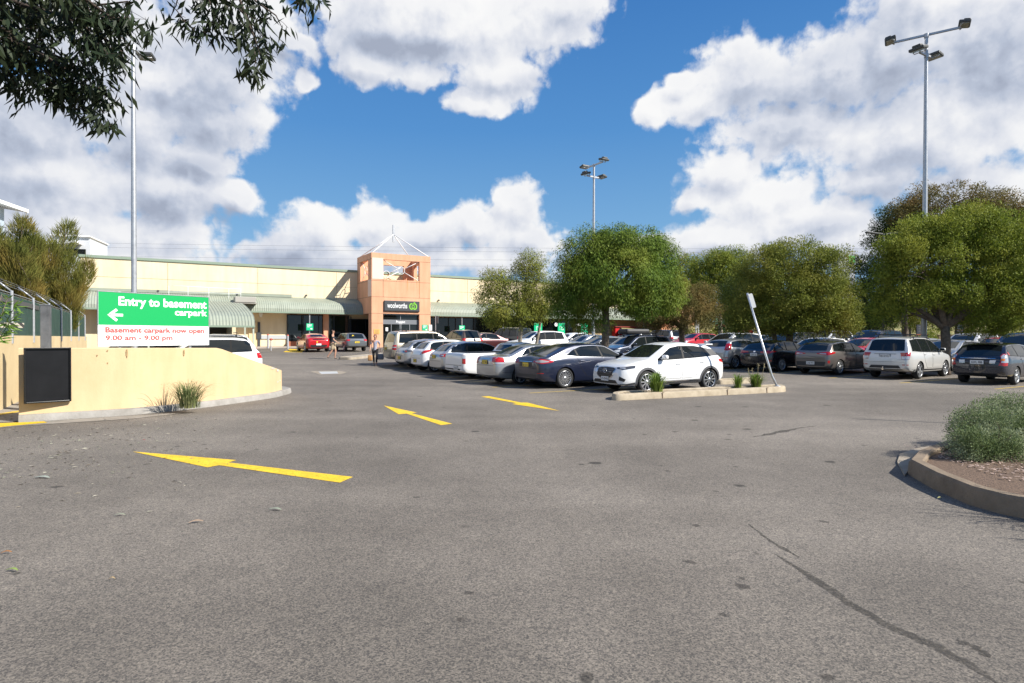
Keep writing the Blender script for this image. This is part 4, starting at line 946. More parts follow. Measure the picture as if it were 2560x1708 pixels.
# bay lines
A0 = gp(1324, 983)
UL = Vector((math.cos(R(30)), math.sin(R(30)), 0)); VL = Vector((-UL.y, UL.x, 0))
def line(p, d, ln, label, m=M_LINE, hw=.045):
    s = Vector((-d.y, d.x, 0)) * hw; n = max(1, int(ln / .8)); b = MB()
    A = [p + d * (ln * i / n) for i in range(n + 1)]; up = lambda q: Vector((q.x, q.y, ground_z(q.y) + .004))
    b.strip([up(q - s) for q in A], [up(q + s) for q in A]); o = b.build('bay_line', m, recalc=False)
    if o.data.polygons[0].normal.z < 0: o.data.flip_normals()
    tag(o, label, 'road marking', 'yellow parking bay lines')
names_a = ['between the white crossover and the blue-grey hatchback', 'between the blue-grey hatchback and the silver sedan', 'between the silver sedan and the white ute', 'between the white ute and the silver hatchback', 'between the silver hatchback and the white hatchback with curved lamps', 'between the white hatchback and the hatchback with dark lamps', 'beside the beige wagon with roof bars']
for i, nm in enumerate(names_a): line(A0 + VL * (2.42 * i), UL, 5.2, 'worn yellow bay line ' + nm)
B0 = gp(2251, 957.9)
names_b = ['between the white wagon and the black wagon on the right', 'between the bronze hatchback and the white wagon', 'between the black hatchback and the bronze hatchback', 'between the small silver hatchback and the black hatchback', 'left of the small silver hatchback']
for i, nm in enumerate(names_b): line(B0 + VL * (2.75 * i), UL, 5.0, 'yellow bay line ' + nm)
line(B0 - VL * 2.9, UL, 5.0, 'yellow bay line beside the rear wheel of the black wagon')
# no-parking hatch by the red car
tag(sheet('yellow_hatching', [gp(708, 880.5), gp(724, 872.5), gp(762, 875), gp(755, 881.5)], M_ARROW, .006), 'yellow painted patch on the ground beside the bollards', 'road marking')
# wheel stop kerb end by the beige wagon
A = gp(877, 900); C = gp(960, 891); dv = C - A; L2 = dv.length
loop_kerb('row_end_kerb', rrect(A, dv.normalized(), Vector((-dv.normalized().y, dv.normalized().x, 0)), L2 + 2.5, 1.0, .25), .18, .16, M_CONC, 'pale kerb nib at the end of the row, beside the walking woman', mat('paved_infill', (.30, .28, .25), .9, var=.2), .13, 'kerb_infill')
# bollards
def bollard(px, py0, py1, r, label, red_cap=True, pipe=False):
    p = gp(px, py1, .0); h = at(px, py0, p.y).z - ground_z(p.y); o = tag(empty('bollard', p), label, 'bollard', 'steel bollards before the store')
    MB().cyl((0, 0, -.02), (0, 0, h), r, n=14).build('post', mat('silver_bollard', (.46, .47, .50), .4, metal=.3), o)
    if pipe:
        b = MB(); b.lathe([(.001, h), (r * 1.8, h), (r * 2.0, h + .06), (r * 1.2, h + .16), (.001, h + .17)], n=12); b.cyl((-.1, 0, h + .08), (.16, 0, h + .08), .045, n=10); b.build('valve_head', mat('hydrant_red', (.50, .10, .06), .5), o)
    else: MB().lathe([(r + .004, h - .06), (r + .004, h), (r * .6, h + .035), (.001, h + .045)], n=14).build('cap', mat('hydrant_red', (.50, .10, .06), .5), o)
bollard(670, 836.5, 871, .085, 'silver bollard with red cap left of the fire hydrant'); bollard(719.5, 838, 872, .085, 'silver bollard with red cap right of the fire hydrant, at the dark window'); bollard(677.5, 851, 877, .045, 'slim grey hydrant standpipe with red head between two bollards', pipe=True)
for px, l_ in ((861, 'silver bollard behind the small silver wagon before the store'), (1384, 'pale bollard left of the middle green banner'), (1548, 'pale bollard before the red lockers')): bollard(px, 838, 872 if px < 900 else 862, .09, l_)
o = tag(empty('sign_post', (10.15, 11.1, 0)), 'thin sign post beyond the right edge whose shadow lies across the lane', 'sign post'); MB().cyl((0, 0, 0), (0, 0, 2.6), .03, n=8).build('pole', M_GALV, o)
# thin sign post by the entrance
p = bw(bl(1089, 800, .3)[0], .3, 0); p.z = ground_z(p.y); o = tag(empty('sign_post', p), 'thin grey parking sign post right of the entrance tower', 'sign post')
h = at(1089, 788, p.y).z - p.z; MB().cyl((0, 0, 0), (0, 0, h), .045, n=8).build('pole', M_GALV, o); MB().box((.14, 0, h - .45), (.03, .36, .75), rotz=.9).build('sign_plate', M_GREYP, o)
# fuel price totem
D = 72; p = Vector((xat(1800, D), D, ground_z(D))); o = tag(empty('price_totem', p, R(-14)), 'tall fuel price totem sign between the brownish tree and the far trees', 'sign')
zt = at(1800, 758, D).z - p.z; w_ = 1.12
def tz(py): return at(1800, py, D).z - p.z
MB().box((0, 0, zt / 2), (w_, .3, zt), bev=.02).build('totem_body', mat('totem_black', (.02, .021, .022), .4), o)
def pan(y0, y1, m, nm, x0=-.5, x1=.5): MB().box(((x0 + x1) / 2 * w_, -.165, (tz(y0) + tz(y1)) / 2), ((x1 - x0) * w_, .05, tz(y0) - tz(y1))).build(nm, m, o)
pan(758.5, 771, mat('totem_blue', (.02, .13, .42), .4), 'blue_panel'); pan(771.5, 773.5, M_WHITE, 'white_strip'); pan(796, 811, mat('totem_mint', (.35, .72, .50), .4), 'mint_panel'); pan(811.5, 817.5, mat('totem_red', (.62, .03, .06), .4), 'red_panel')
for i, (s1, s2) in enumerate((('Unleaded', '132.9'), ('E10', '134.9'), ('Diesel', '131.9'))):
    y0 = 818.5 + 6.2 * i; pan(y0 + .4, y0 + 5.6, mat('price_green', (.0, .36, .10), .4), 'price_panel', .08, .48); text('lettering', s2, .24, M_TXT, o, (w_ * .28, -.195, tz(y0 + 5.0)), width=w_ * .34); text('lettering', s1, .2, M_TXT, o, (-w_ * .22, -.16, tz(y0 + 4.8)), width=w_ * .38)
text('lettering', 'caltex', .3, M_TXT, o, (-w_ * .14, -.195, tz(767)), width=w_ * .5)
b = MB(); b.cyl((w_ * .28, -.19, tz(764.5)), (w_ * .28, -.2, tz(764.5)), .17, n=14); b.build('emblem', mat('emblem_red', (.6, .08, .15), .4), o)
b = MB(); cz = tz(783)
for sx in (-1, 1):
    for i in range(14):
        a0, a1 = 2 * math.pi * i / 14, 2 * math.pi * (i + 1) / 14; f = lambda a, r: (sx * .14 + r * math.cos(a), -.157, cz + 1.3 * r * math.sin(a)); b.face([f(a0, .2), f(a1, .2), f(a1, .12), f(a0, .12)])
b.build('logo', M_LIME, o); text('lettering', 'woolworths', .2, M_TXT, o, (0, -.16, tz(793)), width=w_ * .8)
text('lettering', 'Save', .22, M_TXT, o, (-w_ * .22, -.195, tz(806))); text('lettering', 'discount', .16, M_TXT, o, (0, -.195, tz(816)), width=w_ * .7)
# power lines far behind
for i, (ya, yb) in enumerate(((605, 611), (616, 620), (639, 638), (656, 652), (690, 680), (700, 688))):
    D = 118; A = at(-300, ya - 8, D); C = at(2700, yb + 8, D); pts = []
    for k in range(41):
        t = k / 40; p = A.lerp(C, t); p.z -= 4 * t * (1 - t) * .9; pts.append(p)
    b = MB(); b.tube(pts, .014, n=4); tag(b.build('power_line', mat('cable_grey', (.10, .10, .11), .6)), 'thin grey power cable strung far behind the store roof', 'cable', 'power cables behind the store')
# grey-blue apartment block and pale roof behind the casuarinas
M_BLUEG = mat('blue_grey_cladding', (.40, .47, .53), .6, var=.06, vscale=.5)
D = 45; o = tag(empty('apartment_block', (xat(-222, D), D, 0), R(12)), 'blue grey clad apartment block with white skillion roof at the left edge', 'building')
zt = at(20, 505, D).z + 1.0
MB().box((-2.1, 3, zt / 2), (9.4, 7, zt)).build('wall', M_BLUEG, o)
b = MB(); b.face([(-7, -1.0, zt + 1.6), (3.7, -1.0, zt - .05), (3.7, 8, zt - .05), (-7, 8, zt + 1.6)]); b.face([(-7, -1.0, zt + 1.9), (3.7, -1.0, zt + .25), (3.7, 8, zt + .25), (-7, 8, zt + 1.9)]); b.face([(-7, -1.0, zt + 1.6), (3.7, -1.0, zt - .05), (3.7, -1.0, zt + .25), (-7, -1.0, zt + 1.9)]); b.face([(3.7, -1, zt - .05), (3.7, 8, zt - .05), (3.7, 8, zt + .25), (3.7, -1, zt + .25)]); b.build('roof', M_WHITE, o)
b = MB(); b.prism([(-6.8, -.45), (2.6, -.45), (2.6, -.35), (-6.8, -.35)], zt - 1, zt - .06); b.build('fascia', M_BLUEG, o)
zw0, zw1 = at(28, 556, D).z, at(28, 506, D).z
wn_ = MB().box((1.15, -.52, (zw0 + zw1) / 2), (.42, .06, zw1 - zw0)).build('window', M_GLASS, o)
b = MB()
for s in (-1, 1): b.box((1.15 + s * .22, -.55, (zw0 + zw1) / 2), (.07, .09, zw1 - zw0 + .1))
for z in (zw0, (zw0 * 2 + zw1) / 3, zw1): b.box((1.15, -.552, z), (.37, .088, .07))
b.build('window_frame', M_WHITE, wn_)
b = MB(); z = at(28, 566, D).z; b.box((-2.1, -.62, z), (9.6, .3, .35)); b.box((3.4, 2.4, z - .3), (1.6, 6, .14)); b.build('balcony_slab', M_WHITE, o)
b = MB(); b.tube([(2.7, -.6, z + .9), (4.1, -.6, z + .75)], .04, n=6); b.tube([(4.1, -.6, z + .75), (4.1, 4, z + .75)], .04, n=6)
for i in range(5): b.tube([(4.1, -.6 + i, z - .3), (4.1, -.6 + i, z + .75)], .02, n=5)
b.build('balcony_rail', M_GALV, o)
D = 68; o = tag(empty('rear_building', (xat(190, D), D, 0), R(18)), 'pale grey building with flat white roof edge behind the casuarinas', 'building')
zt = at(190, 592, D).z; MB().box((-.4, 3, zt / 2), (3.6, 6, zt)).build('wall', mat('pale_grey_render', (.52, .54, .56), .7), o)
MB().box((-.4, 2.9, zt + .06), (3.9, 6.4, .14)).build('roof', M_WHITE, o); z = at(180, 617, D).z; MB().box((-2.0, -.6, z), (5.4, 2.4, .16), rot=Euler((0, R(-7), 0))).build('awning_roof', M_WHITE, o); MB().box((-.5, -.03, z - .6), (3.0, .1, .7)).build('window', M_GLASS, o)
# ------------------------------------------------------------------ cars
def paint(name, c, metal=0.0, rough=.35):
    return mat('paint_' + name, c, rough, metal=metal, coat=1.0, spec=.5)
M_TYRE = mat('tyre_rubber', (.018, .018, .018), .8); M_WELL = mat('wheel_well_black', (.008, .008, .008), .9)
M_CGLASS = mat('car_glass', (.010, .013, .014), .02, spec=.55); M_PLAS = mat('black_plastic', (.028, .028, .03), .55)
M_CHROME = mat('chrome', (.75, .75, .76), .12, metal=1.0); M_ALLOY = mat('alloy_silver', (.55, .56, .57), .3, metal=.75)
M_LRED = mat('red_lamp', (.42, .008, .010), .12, coat=.8); M_LCLR = mat('clear_lamp', (.55, .55, .55), .1, metal=.35, coat=.6); M_LAMB = mat('amber_lamp', (.8, .22, .02), .15)
M_LDRK = mat('dark_lamp', (.06, .06, .065), .08, spec=.9, coat=.8); M_GREYC = mat('grey_cladding', (.075, .075, .08), .6)
M_GAP = mat('panel_gap', (.012, .012, .012), .9); M_PYEL = mat('plate_yellow', (.75, .55, .04), .5); M_PWHT = mat('plate_white', (.75, .75, .73), .5); M_PTXT = mat('plate_lettering', (.02, .02, .03), .5)
M_SEAL = mat('window_seal', (.010, .010, .010), .5, spec=.15)
def interp(pts, x, sm=0.0):
    if sm > 0: return sum(interp(pts, x + sm * d) * w_ for d, w_ in ((-1, .1), (-.6, .2), (-.2, .2), (.2, .2), (.6, .2), (1, .1)))
    if x <= pts[0][0]: return pts[0][1]
    for i in range(1, len(pts)):
        if x <= pts[i][0]:
            a, b_ = pts[i - 1], pts[i]; t = (x - a[0]) / max(1e-9, b_[0] - a[0]); return a[1] + (b_[1] - a[1]) * t
    return pts[-1][1]
class Car:
    """x forward, y to the car's left, z up; origin on the ground under the centre"""
    def __init__(s, kind, L, W, H, top, belt, bot=None, wb=2.6, fo=.85, rw=.32, tum=.16, tumf=None, noseplan=.30, tailplan=.22, end=.62, crown=.05, tail_end=None, arch=.045, ww=.2, flare=0.0):
        s.kind = kind; s.L, s.W, s.H = L, W, H; h = L / 2
        s.top = [(x - h, z) for x, z in top]; s.belt = [(x - h, z) for x, z in belt]
        s.bot = [(x - h, z) for x, z in (bot or [(0, .34), (.18, .24), (.6, .19), (L - .6, .19), (L - .15, .2), (L, .27)])]
        s.xf = h - fo; s.xr = s.xf - wb; s.rw = rw; s.tum = tum; s.np, s.tp, s.end = noseplan, tailplan, end; s.te = tail_end or end; s.crown = crown; s.arch = arch; s.ww = ww; s.flare = flare
    def halfw(s, x):
        h = s.L / 2; w = s.W / 2
        f = max(0, (x - (h - s.np * 2.2)) / (s.np * 2.2)); r = max(0, ((-h + s.tp * 2.2) - x) / (s.tp * 2.2))
        k = 1 - (1 - s.end) * (1 - math.sqrt(max(0, 1 - f ** 2.6))) if f > 0 else 1
        k2 = 1 - (1 - s.te) * (1 - math.sqrt(max(0, 1 - r ** 2.6))) if r > 0 else 1
        return w * min(k, k2) * (1 - .018 * ((x) / h) ** 2)
    def section(s, x):
        zt = interp(s.top, x, .045); zb = interp(s.bot, x, .05); hb = interp(s.belt, x, .05); w = s.halfw(x)
        ze = zt - s.crown * min(1, (w / (s.W / 2)) ** 2)
        hb = min(hb, ze - .02); P = [(0, zb), (w * .55, zb), (w * .86, zb + .004)]
        hh = hb - zb
        for t, k in ((.05, .945), (.14, .978), (.28, .992), (.45, 1.0), (.62, 1.0), (.78, .993), (.90, .978), (1.0, .955)): P.append((w * k, zb + hh * t))
        wy = w * .955; up = ze - hb; rc = min(.075, up * .6)
        for t in (.12, .3, .5, .7, .86): P.append((wy - s.tum * 2 * (up - rc) * t * (1 + .35 * t) - .004, hb + (up - rc) * t))
        yc = wy - s.tum * 2 * (up - rc) * 1.35 - .004
        for a in (15, 40, 65): P.append((yc - rc * .9 * (1 - math.cos(R(a))) - .002, hb + (up - rc) + rc * math.sin(R(a))))
        yl = yc - rc * .9 * (1 - math.cos(R(65))) - .002; zl = hb + (up - rc) + rc * math.sin(R(65))
        for t in (.85, .65, .42, .2, 0): P.append((max(0, yl * t), zl + (zt - zl) * (1 - t * t)))
        return P
    def body_mesh(s):
        h = s.L / 2; n = 74; X = []
        for i in range(n + 1):
            t = i / n; X.append(-h + s.L * t)
        for e in (.004, .012, .026, .045, .07): X += [-h + e, h - e]
        for k in s.top[1:-1]: X += [k[0] - .02, k[0] + .02]
        X = sorted(set(round(min(h, max(-h, x)), 4) for x in X)); X = [x for i, x in enumerate(X) if i == 0 or x - X[i - 1] > .0035]
        bm = bmesh.new(); rings = []
        for x in X:
            P = s.section(x); ring = [bm.verts.new((x, p[0], p[1])) for p in P] + [bm.verts.new((x, -p[0], p[1])) for p in P[-2:0:-1]]
            rings.append(ring)
        m = len(rings[0])
        for i in range(len(rings) - 1):
            for k in range(m): bm.faces.new((rings[i][k], rings[i + 1][k], rings[i + 1][(k + 1) % m], rings[i][(k + 1) % m]))
        bm.faces.new(rings[0]); bm.faces.new(rings[-1][::-1])
        bmesh.ops.recalc_face_normals(bm, faces=bm.faces[:])
        return bm
    def build(s, name, label, pm, loc, rotz, cat='car', group='cars parked in rows', level=0, roof_m=None, root_tilt=0):
        s.root = empty(name, loc, rotz); tag(s.root, label, cat, group); s.pm = pm; s.level = level
        bm = s.body_mesh(); s.bvh = BVHTree.FromBMesh(bm)
        me = bpy.data.meshes.new('body'); bm.to_mesh(me); bm.free(); me.materials.append(pm); me.materials.append(M_WELL)
        if True:
            tmp = bpy.data.objects.new('body', me); COL.objects.link(tmp)
            c = bmesh.new(); r = s.rw + s.arch
            for x in (s.xf, s.xr):
                for sg in (-1, 1):
                    w = s.W / 2; M = Matrix.Translation((x, sg * (w - .12 + .2), s.rw)) @ Matrix.Rotation(R(90), 4, 'X'); bmesh.ops.create_cone(c, cap_ends=True, segments=36, radius1=r, radius2=r, depth=.64, matrix=M)
            bmesh.ops.recalc_face_normals(c, faces=c.faces[:])
            for f in c.faces: f.material_index = 1
            cm = bpy.data.meshes.new('cut'); c.to_mesh(cm); c.free(); cm.materials.append(pm); cm.materials.append(M_WELL)
            co = bpy.data.objects.new('cut', cm); COL.objects.link(co)
            md = tmp.modifiers.new('b', 'BOOLEAN'); md.object = co; md.operation = 'DIFFERENCE'; md.solver = 'EXACT'
            bpy.context.view_layer.update()
            me2 = bpy.data.meshes.new_from_object(tmp.evaluated_get(bpy.context.evaluated_depsgraph_get()))
            bpy.data.objects.remove(tmp); bpy.data.objects.remove(co); bpy.data.meshes.remove(cm); me = me2; me.name = 'body'
        me.shade_smooth(); me.set_sharp_from_angle(angle=R(38))
        s.body = bpy.data.objects.new('body', me); COL.objects.link(s.body); s.body.parent = s.root
        return s
    # ---- patches laid on the body
    def hit(s, p, d, eps):
        o = Vector(p) - Vector(d) * 4; r = s.bvh.ray_cast(o, Vector(d))
        if r[0] is None: r = s.bvh.find_nearest(Vector(p))
        n = r[1]
        if n.dot(Vector(d)) > 0: n = -n
        return r[0] + n * eps
    def patch(s, name, lo, hi, d, m, eps=.004, nu=10, nv=4, parent=None, both=False, edge=None):
        """surface between two 3D polylines (rough positions), thrown onto the body along direction d"""
        def line(P, t):
            L_ = [0]
            for i in range(1, len(P)): L_.append(L_[-1] + (Vector(P[i]) - Vector(P[i - 1])).length)
            q = t * L_[-1]
            for i in range(1, len(P)):
                if q <= L_[i] + 1e-9: return Vector(P[i - 1]).lerp(Vector(P[i]), (q - L_[i - 1]) / max(1e-9, L_[i] - L_[i - 1]))
            return Vector(P[-1])
        out = []
        for sg in ((1, -1) if both else (1,)):
            f = lambda v: Vector((v[0], v[1] * sg, v[2])); dd = f(Vector(d)).normalized()
            b = MB(); rows = []
            for j in range(nv + 1):
                rows.append([s.hit(f(line(lo, i / nu).lerp(line(hi, i / nu), j / nv)), dd, eps) for i in range(nu + 1)])
            b.grid(rows, smooth=True)
            o = b.build(name, m, parent or s.root); 
            me = o.data
            if me.polygons[len(me.polygons) // 2].normal.dot(dd) > 0: me.flip_normals()
            out.append(o)
        return out
    def side(s, name, lo, hi, m, **k):          # lo, hi: lists of (x, z) measured from the rear bumper
        h = s.L / 2; f = lambda P: [(x - h, s.W / 2, z) for x, z in P]; return s.patch(name, f(lo), f(hi), (0, -1, 0), m, both=True, **k)
    def rear(s, name, lo, hi, m, **k):          # lo, hi: lists of (y, z)
        f = lambda P: [(-s.L / 2, y, z) for y, z in P]; return s.patch(name, f(lo), f(hi), (1, 0, 0), m, **k)
    def front(s, name, lo, hi, m, **k):
        f = lambda P: [(s.L / 2, y, z) for y, z in P]; return s.patch(name, f(lo), f(hi), (-1, 0, 0), m, **k)
    def corner(s, name, lo, hi, m, where=-1, ang=45, **k):   # lo, hi: lists of (x from that end, y, z); thrown in diagonally
        h = s.L / 2 * where; f = lambda P: [(h - where * x, y, z) for x, y, z in P]
        return s.patch(name, f(lo), f(hi), (-where * math.cos(R(ang)), -math.sin(R(ang)), 0), m, both=True, **k)
    def wheels(s, spokes=10, style='multi', rim_m=None, rim_r=.74, tw=.205, dark=True):
        rim_m = rim_m or M_ALLOY; r = s.rw; rr = r * rim_r; first = None
        for x in (s.xf, s.xr):
            for sg in (1, -1):
                y = sg * (s.W / 2 - .02)
                if first is None:
                    b = MB(); M = Matrix.Identity(4)
                    b.lathe([(rr * .99, -.02), (rr * .97, -.05), (.05, -.07), (.001, -.07)], n=28, axis='Y'); b.lathe([(rr * .99, -.02), (rr * .99, -.16)], n=28, axis='Y')
                    wh = b.build('wheel', M_PLAS if dark else rim_m, s.root)
                    b = MB(); b.lathe([(rr, -.02), (rr + .012, .002), (r * .88, .006), (r * .965, -.012), (r, -.05), (r, -tw + .03), (r * .95, -tw), (rr, -tw + .01)], n=40, axis='Y'); b.build('tyre', M_TYRE, wh)
                    b = MB()
                    b.lathe([(rr * 1.0, -.018), (rr * .985, -.004), (rr * .93, -.006), (rr * .915, -.03)], n=40, axis='Y')
                    b.lathe([(.001, .0), (.045, -.001), (.06, -.02), (.062, -.05)], n=20, axis='Y')
                    for i in range(spokes):
                        a = 2 * math.pi * i / spokes; pairs = ((-.0, 1),) if style != 'twin' else ((-.09, 1), (.09, 1))
                        for off, _ in pairs:
                            w0 = {'multi': .020, 'twin': .013, 'five': .045, 'v': .017}[style]; w1 = w0 * (1.0 if style != 'five' else .75)
                            a1 = a + off; a2 = a + off * (1.9 if style == 'twin' else 1)
                            def pt(rad, ang, w, y_): return (rad * math.cos(ang) - w * math.sin(ang), y_, rad * math.sin(ang) + w * math.cos(ang))
                            q = [pt(.045, a1, -w0, -.012), pt(.045, a1, w0, -.012), pt(rr * .95, a2, w1, -.012), pt(rr * .95, a2, -w1, -.012)]
                            q2 = [(p[0], -.05, p[2]) for p in q]
                            va = [b.bm.verts.new(p) for p in q]; vb = [b.bm.verts.new(p) for p in q2]
                            b.bm.faces.new(va)
                            for k in range(4): b.bm.faces.new((va[k], va[(k + 1) % 4], vb[(k + 1) % 4], vb[k]))
                    b.build('rim', rim_m, wh)
                    first = wh; w = wh
                else: w = copy_tree(first, s.root)
                w.location = (x, y, r); w.rotation_euler = (0, rnd.uniform(0, 1), 0) if sg > 0 else (0, rnd.uniform(0, 1), math.pi)
        return s
    def mirrors(s, x, z, m=None, sz=(.13, .20, .13), y=None):
        h = s.L / 2
        for sg in (1, -1):
            p = s.hit((x - h, s.W / 2 * sg, z), (0, -sg, 0), 0); b = MB(); b.box((p.x - .0, p.y + sg * (.05 + sz[1] / 2), z + .05), sz, bev=.04); b.box((p.x + .02, p.y + sg * .04, z + .0), (.06, .13, .04))
            o = b.build('side_mirror', [m or s.pm], s.root, sharp=50)
            b = MB(); b.box((p.x - sz[0] / 2 - .001, p.y + sg * (.05 + sz[1] / 2), z + .05), (.004, sz[1] * .78, sz[2] * .72)); b.build('mirror_glass', M_CGLASS, o)
    def plate(s, z, where=-1, txt='', yel=True, y=0.0, w=.37, h=.13):
        p = s.hit((s.L / 2 * where, y, z), (-where, 0, 0), .012); b = MB(); b.box((0, 0, 0), (w, .012, h), bev=.003); m = M_PYEL if yel else M_PWHT
        o = b.build('number_plate', m, s.root); o.location = p; o.rotation_euler = (0, 0, R(-90) if where < 0 else R(90))
        b = MB(); b.box((0, .004, 0), (w + .03, .012, h + .03)); b.build('plate_frame', M_PLAS, o)
        if txt: text('lettering', txt, .1, M_PTXT, o, (0, -.0065, -.04), width=w * .84, height=.08, extrude=.0005, bold=.002)
    def gaps(s, doors, handles=True, hz=None):
        """shut lines: doors is a list of polylines in (x, z); handles at (x, z)"""
        h = s.L / 2
        for P in doors:
            Q = [(x, z) for x, z in P]; n = 24; lo, hi = [], []
            L_ = [0]
            for i in range(1, len(Q)): L_.append(L_[-1] + math.dist(Q[i], Q[i - 1]))
            pts = []
            for j in range(n + 1):
                q = L_[-1] * j / n; i = max(k for k in range(len(Q)) if L_[k] <= q + 1e-9); i = min(i, len(Q) - 2); t = (q - L_[i]) / max(1e-9, L_[i + 1] - L_[i]); pts.append((Q[i][0] + (Q[i + 1][0] - Q[i][0]) * t, Q[i][1] + (Q[i + 1][1] - Q[i][1]) * t))
            for sg in (1, -1):
                A, Bq = [], []
                for j, (x, z) in enumerate(pts):
                    a, c = pts[max(0, j - 1)], pts[min(n, j + 1)]; dx, dz = c[0] - a[0], c[1] - a[1]; l_ = math.hypot(dx, dz) or 1; nx, nz_ = -dz / l_ * .0045, dx / l_ * .0045
                    A.append(s.hit((x + nx - h, s.W / 2 * sg, z + nz_), (0, -sg, 0), .0022)); Bq.append(s.hit((x - nx - h, s.W / 2 * sg, z - nz_), (0, -sg, 0), .0022))
                b = MB(); b.strip(A, Bq); b.build('shut_line', M_GAP, s.root)
    def door(s, poly_lo, poly_hi, handle=None, hm=None):
        """door skin: a proud panel whose dark rim shows as the shut line, with its handle"""
        g = s.side('door_gap', poly_lo, poly_hi, M_GAP, eps=.0015, nu=10, nv=8)
        k = .010
        cx = sum(p[0] for p in poly_lo + poly_hi) / len(poly_lo + poly_hi); zz = [p[1] for p in poly_lo + poly_hi]; cz = (min(zz) + max(zz)) / 2
        sh = lambda P: [(x + (k if x < cx else -k) , z + (k if z < cz else -k)) for x, z in P]
        D = s.side('door', sh(poly_lo), sh(poly_hi), s.pm, eps=.0035, nu=12, nv=10)
        for d, gp_ in zip(D, g):
            gp_.parent = d; gp_.name = 'shut_line'
        if handle:
            for sg, d in zip((1, -1), D):
                p = s.hit((handle[0] - s.L / 2, s.W / 2 * sg, handle[1]), (0, -sg, 0), .012); b = MB(); b.box(tuple(p), (.19, .035, .03), bev=.012); b.build('handle', hm or s.pm, d)
        return D
    def windows(s, lo, hi, pillars=(), seal=True, seal_m=None, pm=None, pw=.035):
        """side glass between lower line lo and upper line hi, split by pillars"""
        if seal:
            ex = .016; cx = (lo[0][0] + lo[-1][0]) / 2
            s.side('window_surround', [(x - ex if x < cx else x + ex, z - ex) for x, z in lo], [(x - ex * (1 if x < cx else -1), z + ex) for x, z in hi], seal_m or M_SEAL, eps=.0025, nu=26, nv=4)
        G = s.side('side_window', lo, hi, M_CGLASS, eps=.0055, nu=26, nv=4)
        for x0, x1 in pillars:                                   # (bottom x, top x)
            zl = interp(lo, x0) - .004; zh = interp(hi, x1) + .004
            s.side('pillar', [(x0 - pw, zl), (x0 + pw, zl)], [(x1 - pw, zh), (x1 + pw, zh)], pm or M_SEAL, eps=.008, nu=2, nv=5)
        return G
    def roof_rack(s, x0, x1, zl=.05, bars=True, rails=True, m=None):
        m = m or M_PLAS; h = s.L / 2
        zr = lambda x, y: s.bvh.ray_cast(Vector((x - h, y, 3)), Vector((0, 0, -1)))[0].z
        y = s.W / 2 - .26
        if rails:
            for sg in (1, -1):
                b = MB(); n = 8; P = [(x0 + (x1 - x0) * i / n - h, sg * y, zr(x0 + (x1 - x0) * i / n, sg * y) + (zl if 0 < i < n else .0)) for i in range(n + 1)]; b.tube(P, .018, n=6); b.build('roof_rail', m, s.root)
        if bars:
            for x in (x0 + .3, x1 - .35):
                b = MB(); b.box((x - h, 0, zr(x, 0) + zl + .03), (.06, y * 2 + .16, .035)); b.box((x - h, y, zr(x, y) + .03), (.07, .05, .11)); b.box((x - h, -y, zr(x, y) + .03), (.07, .05, .11)); b.build('roof_bar', m, s.root)
# ---- where a car stands
HA = R(30)
def put_by_wheel(px, py, hd, car, axle, side):
    """a car whose tyre (axle 'f'/'r', side +1 left / -1 right) touches the ground at a pixel, heading hd"""
    p = gp(px, py); c, s_ = math.cos(hd), math.sin(hd); x = car.xf if axle == 'f' else car.xr; y = side * (car.W / 2 - .1)
    q = Vector((p.x - (c * x - s_ * y), p.y - (s_ * x + c * y), 0)); q.z = ground_z(q.y); return q, hd
def put_row(px, t, hd, car, corner_y=1, org=None):
    """a car in a row: its rear corner (corner_y +1 left / -1 right) falls on pixel column px, t metres along the row"""
    o = (org or A0) + VL * t; r = (px - CX) / F
    sgn = 1; y = corner_y * car.W / 2 * .93
    c, s_ = math.cos(hd), math.sin(hd); off = Vector((c * -car.L / 2 - s_ * y, s_ * -car.L / 2 + c * y, 0))
    # o is the lateral reference of the car's centre line
    k = (r * (o.y) - o.x) / (UL.x - r * UL.y) if False else None
    cc = VL * 0
    # centre = o + UL*a ; rear corner = centre + off ; (x)/(y) = r
    a = (r * (o.y + off.y) - (o.x + off.x)) / (UL.x - r * UL.y)
    q = o + UL * a; q.z = ground_z(q.y); return q, hd
# ---- body styles (lengths in metres measured from the rear bumper)
def suv_cx():      # small crossover
    return Car('crossover', 4.27, 1.77, 1.54, [(0, .80), (.05, .98), (.26, 1.14), (.52, 1.40), (.74, 1.49), (1.5, 1.545), (2.1, 1.53), (2.38, 1.48), (3.20, 1.05), (3.55, 1.00), (4.0, .90), (4.17, .80), (4.27, .62)],
               [(0, .92), (1.0, 1.00), (2.6, .96), (3.2, .93), (4.27, .78)], bot=[(0, .38), (.18, .30), (.6, .24), (3.7, .22), (4.1, .22), (4.27, .27)], wb=2.57, fo=.93, rw=.335, tum=.19, noseplan=.34, tailplan=.24, end=.67, tail_end=.70, arch=.04)
def hatch(L=4.3, W=1.78, H=1.47, steep=.35, wb=2.6, rw=.315, bonnet=.0, fo=.86, belt=.93, rear_z=.95):
    return Car('hatch', L, W, H, [(0, .74), (.05, rear_z - .05), (.12, rear_z), (.12 + steep * .62, H - .14), (.12 + steep, H - .06), (1.3, H), (1.95, H - .015), (2.3, H - .09), (L - 1.06, .98), (L - .8, .93), (L - .25, .80), (L - .08, .70), (L, .55)],
               [(0, belt - .02), (1.0, belt + .04), (2.4, belt), (L - 1.1, belt - .04), (L, .70)], wb=wb, fo=fo, rw=rw, tum=.17, noseplan=.34, tailplan=.22, tail_end=.72)
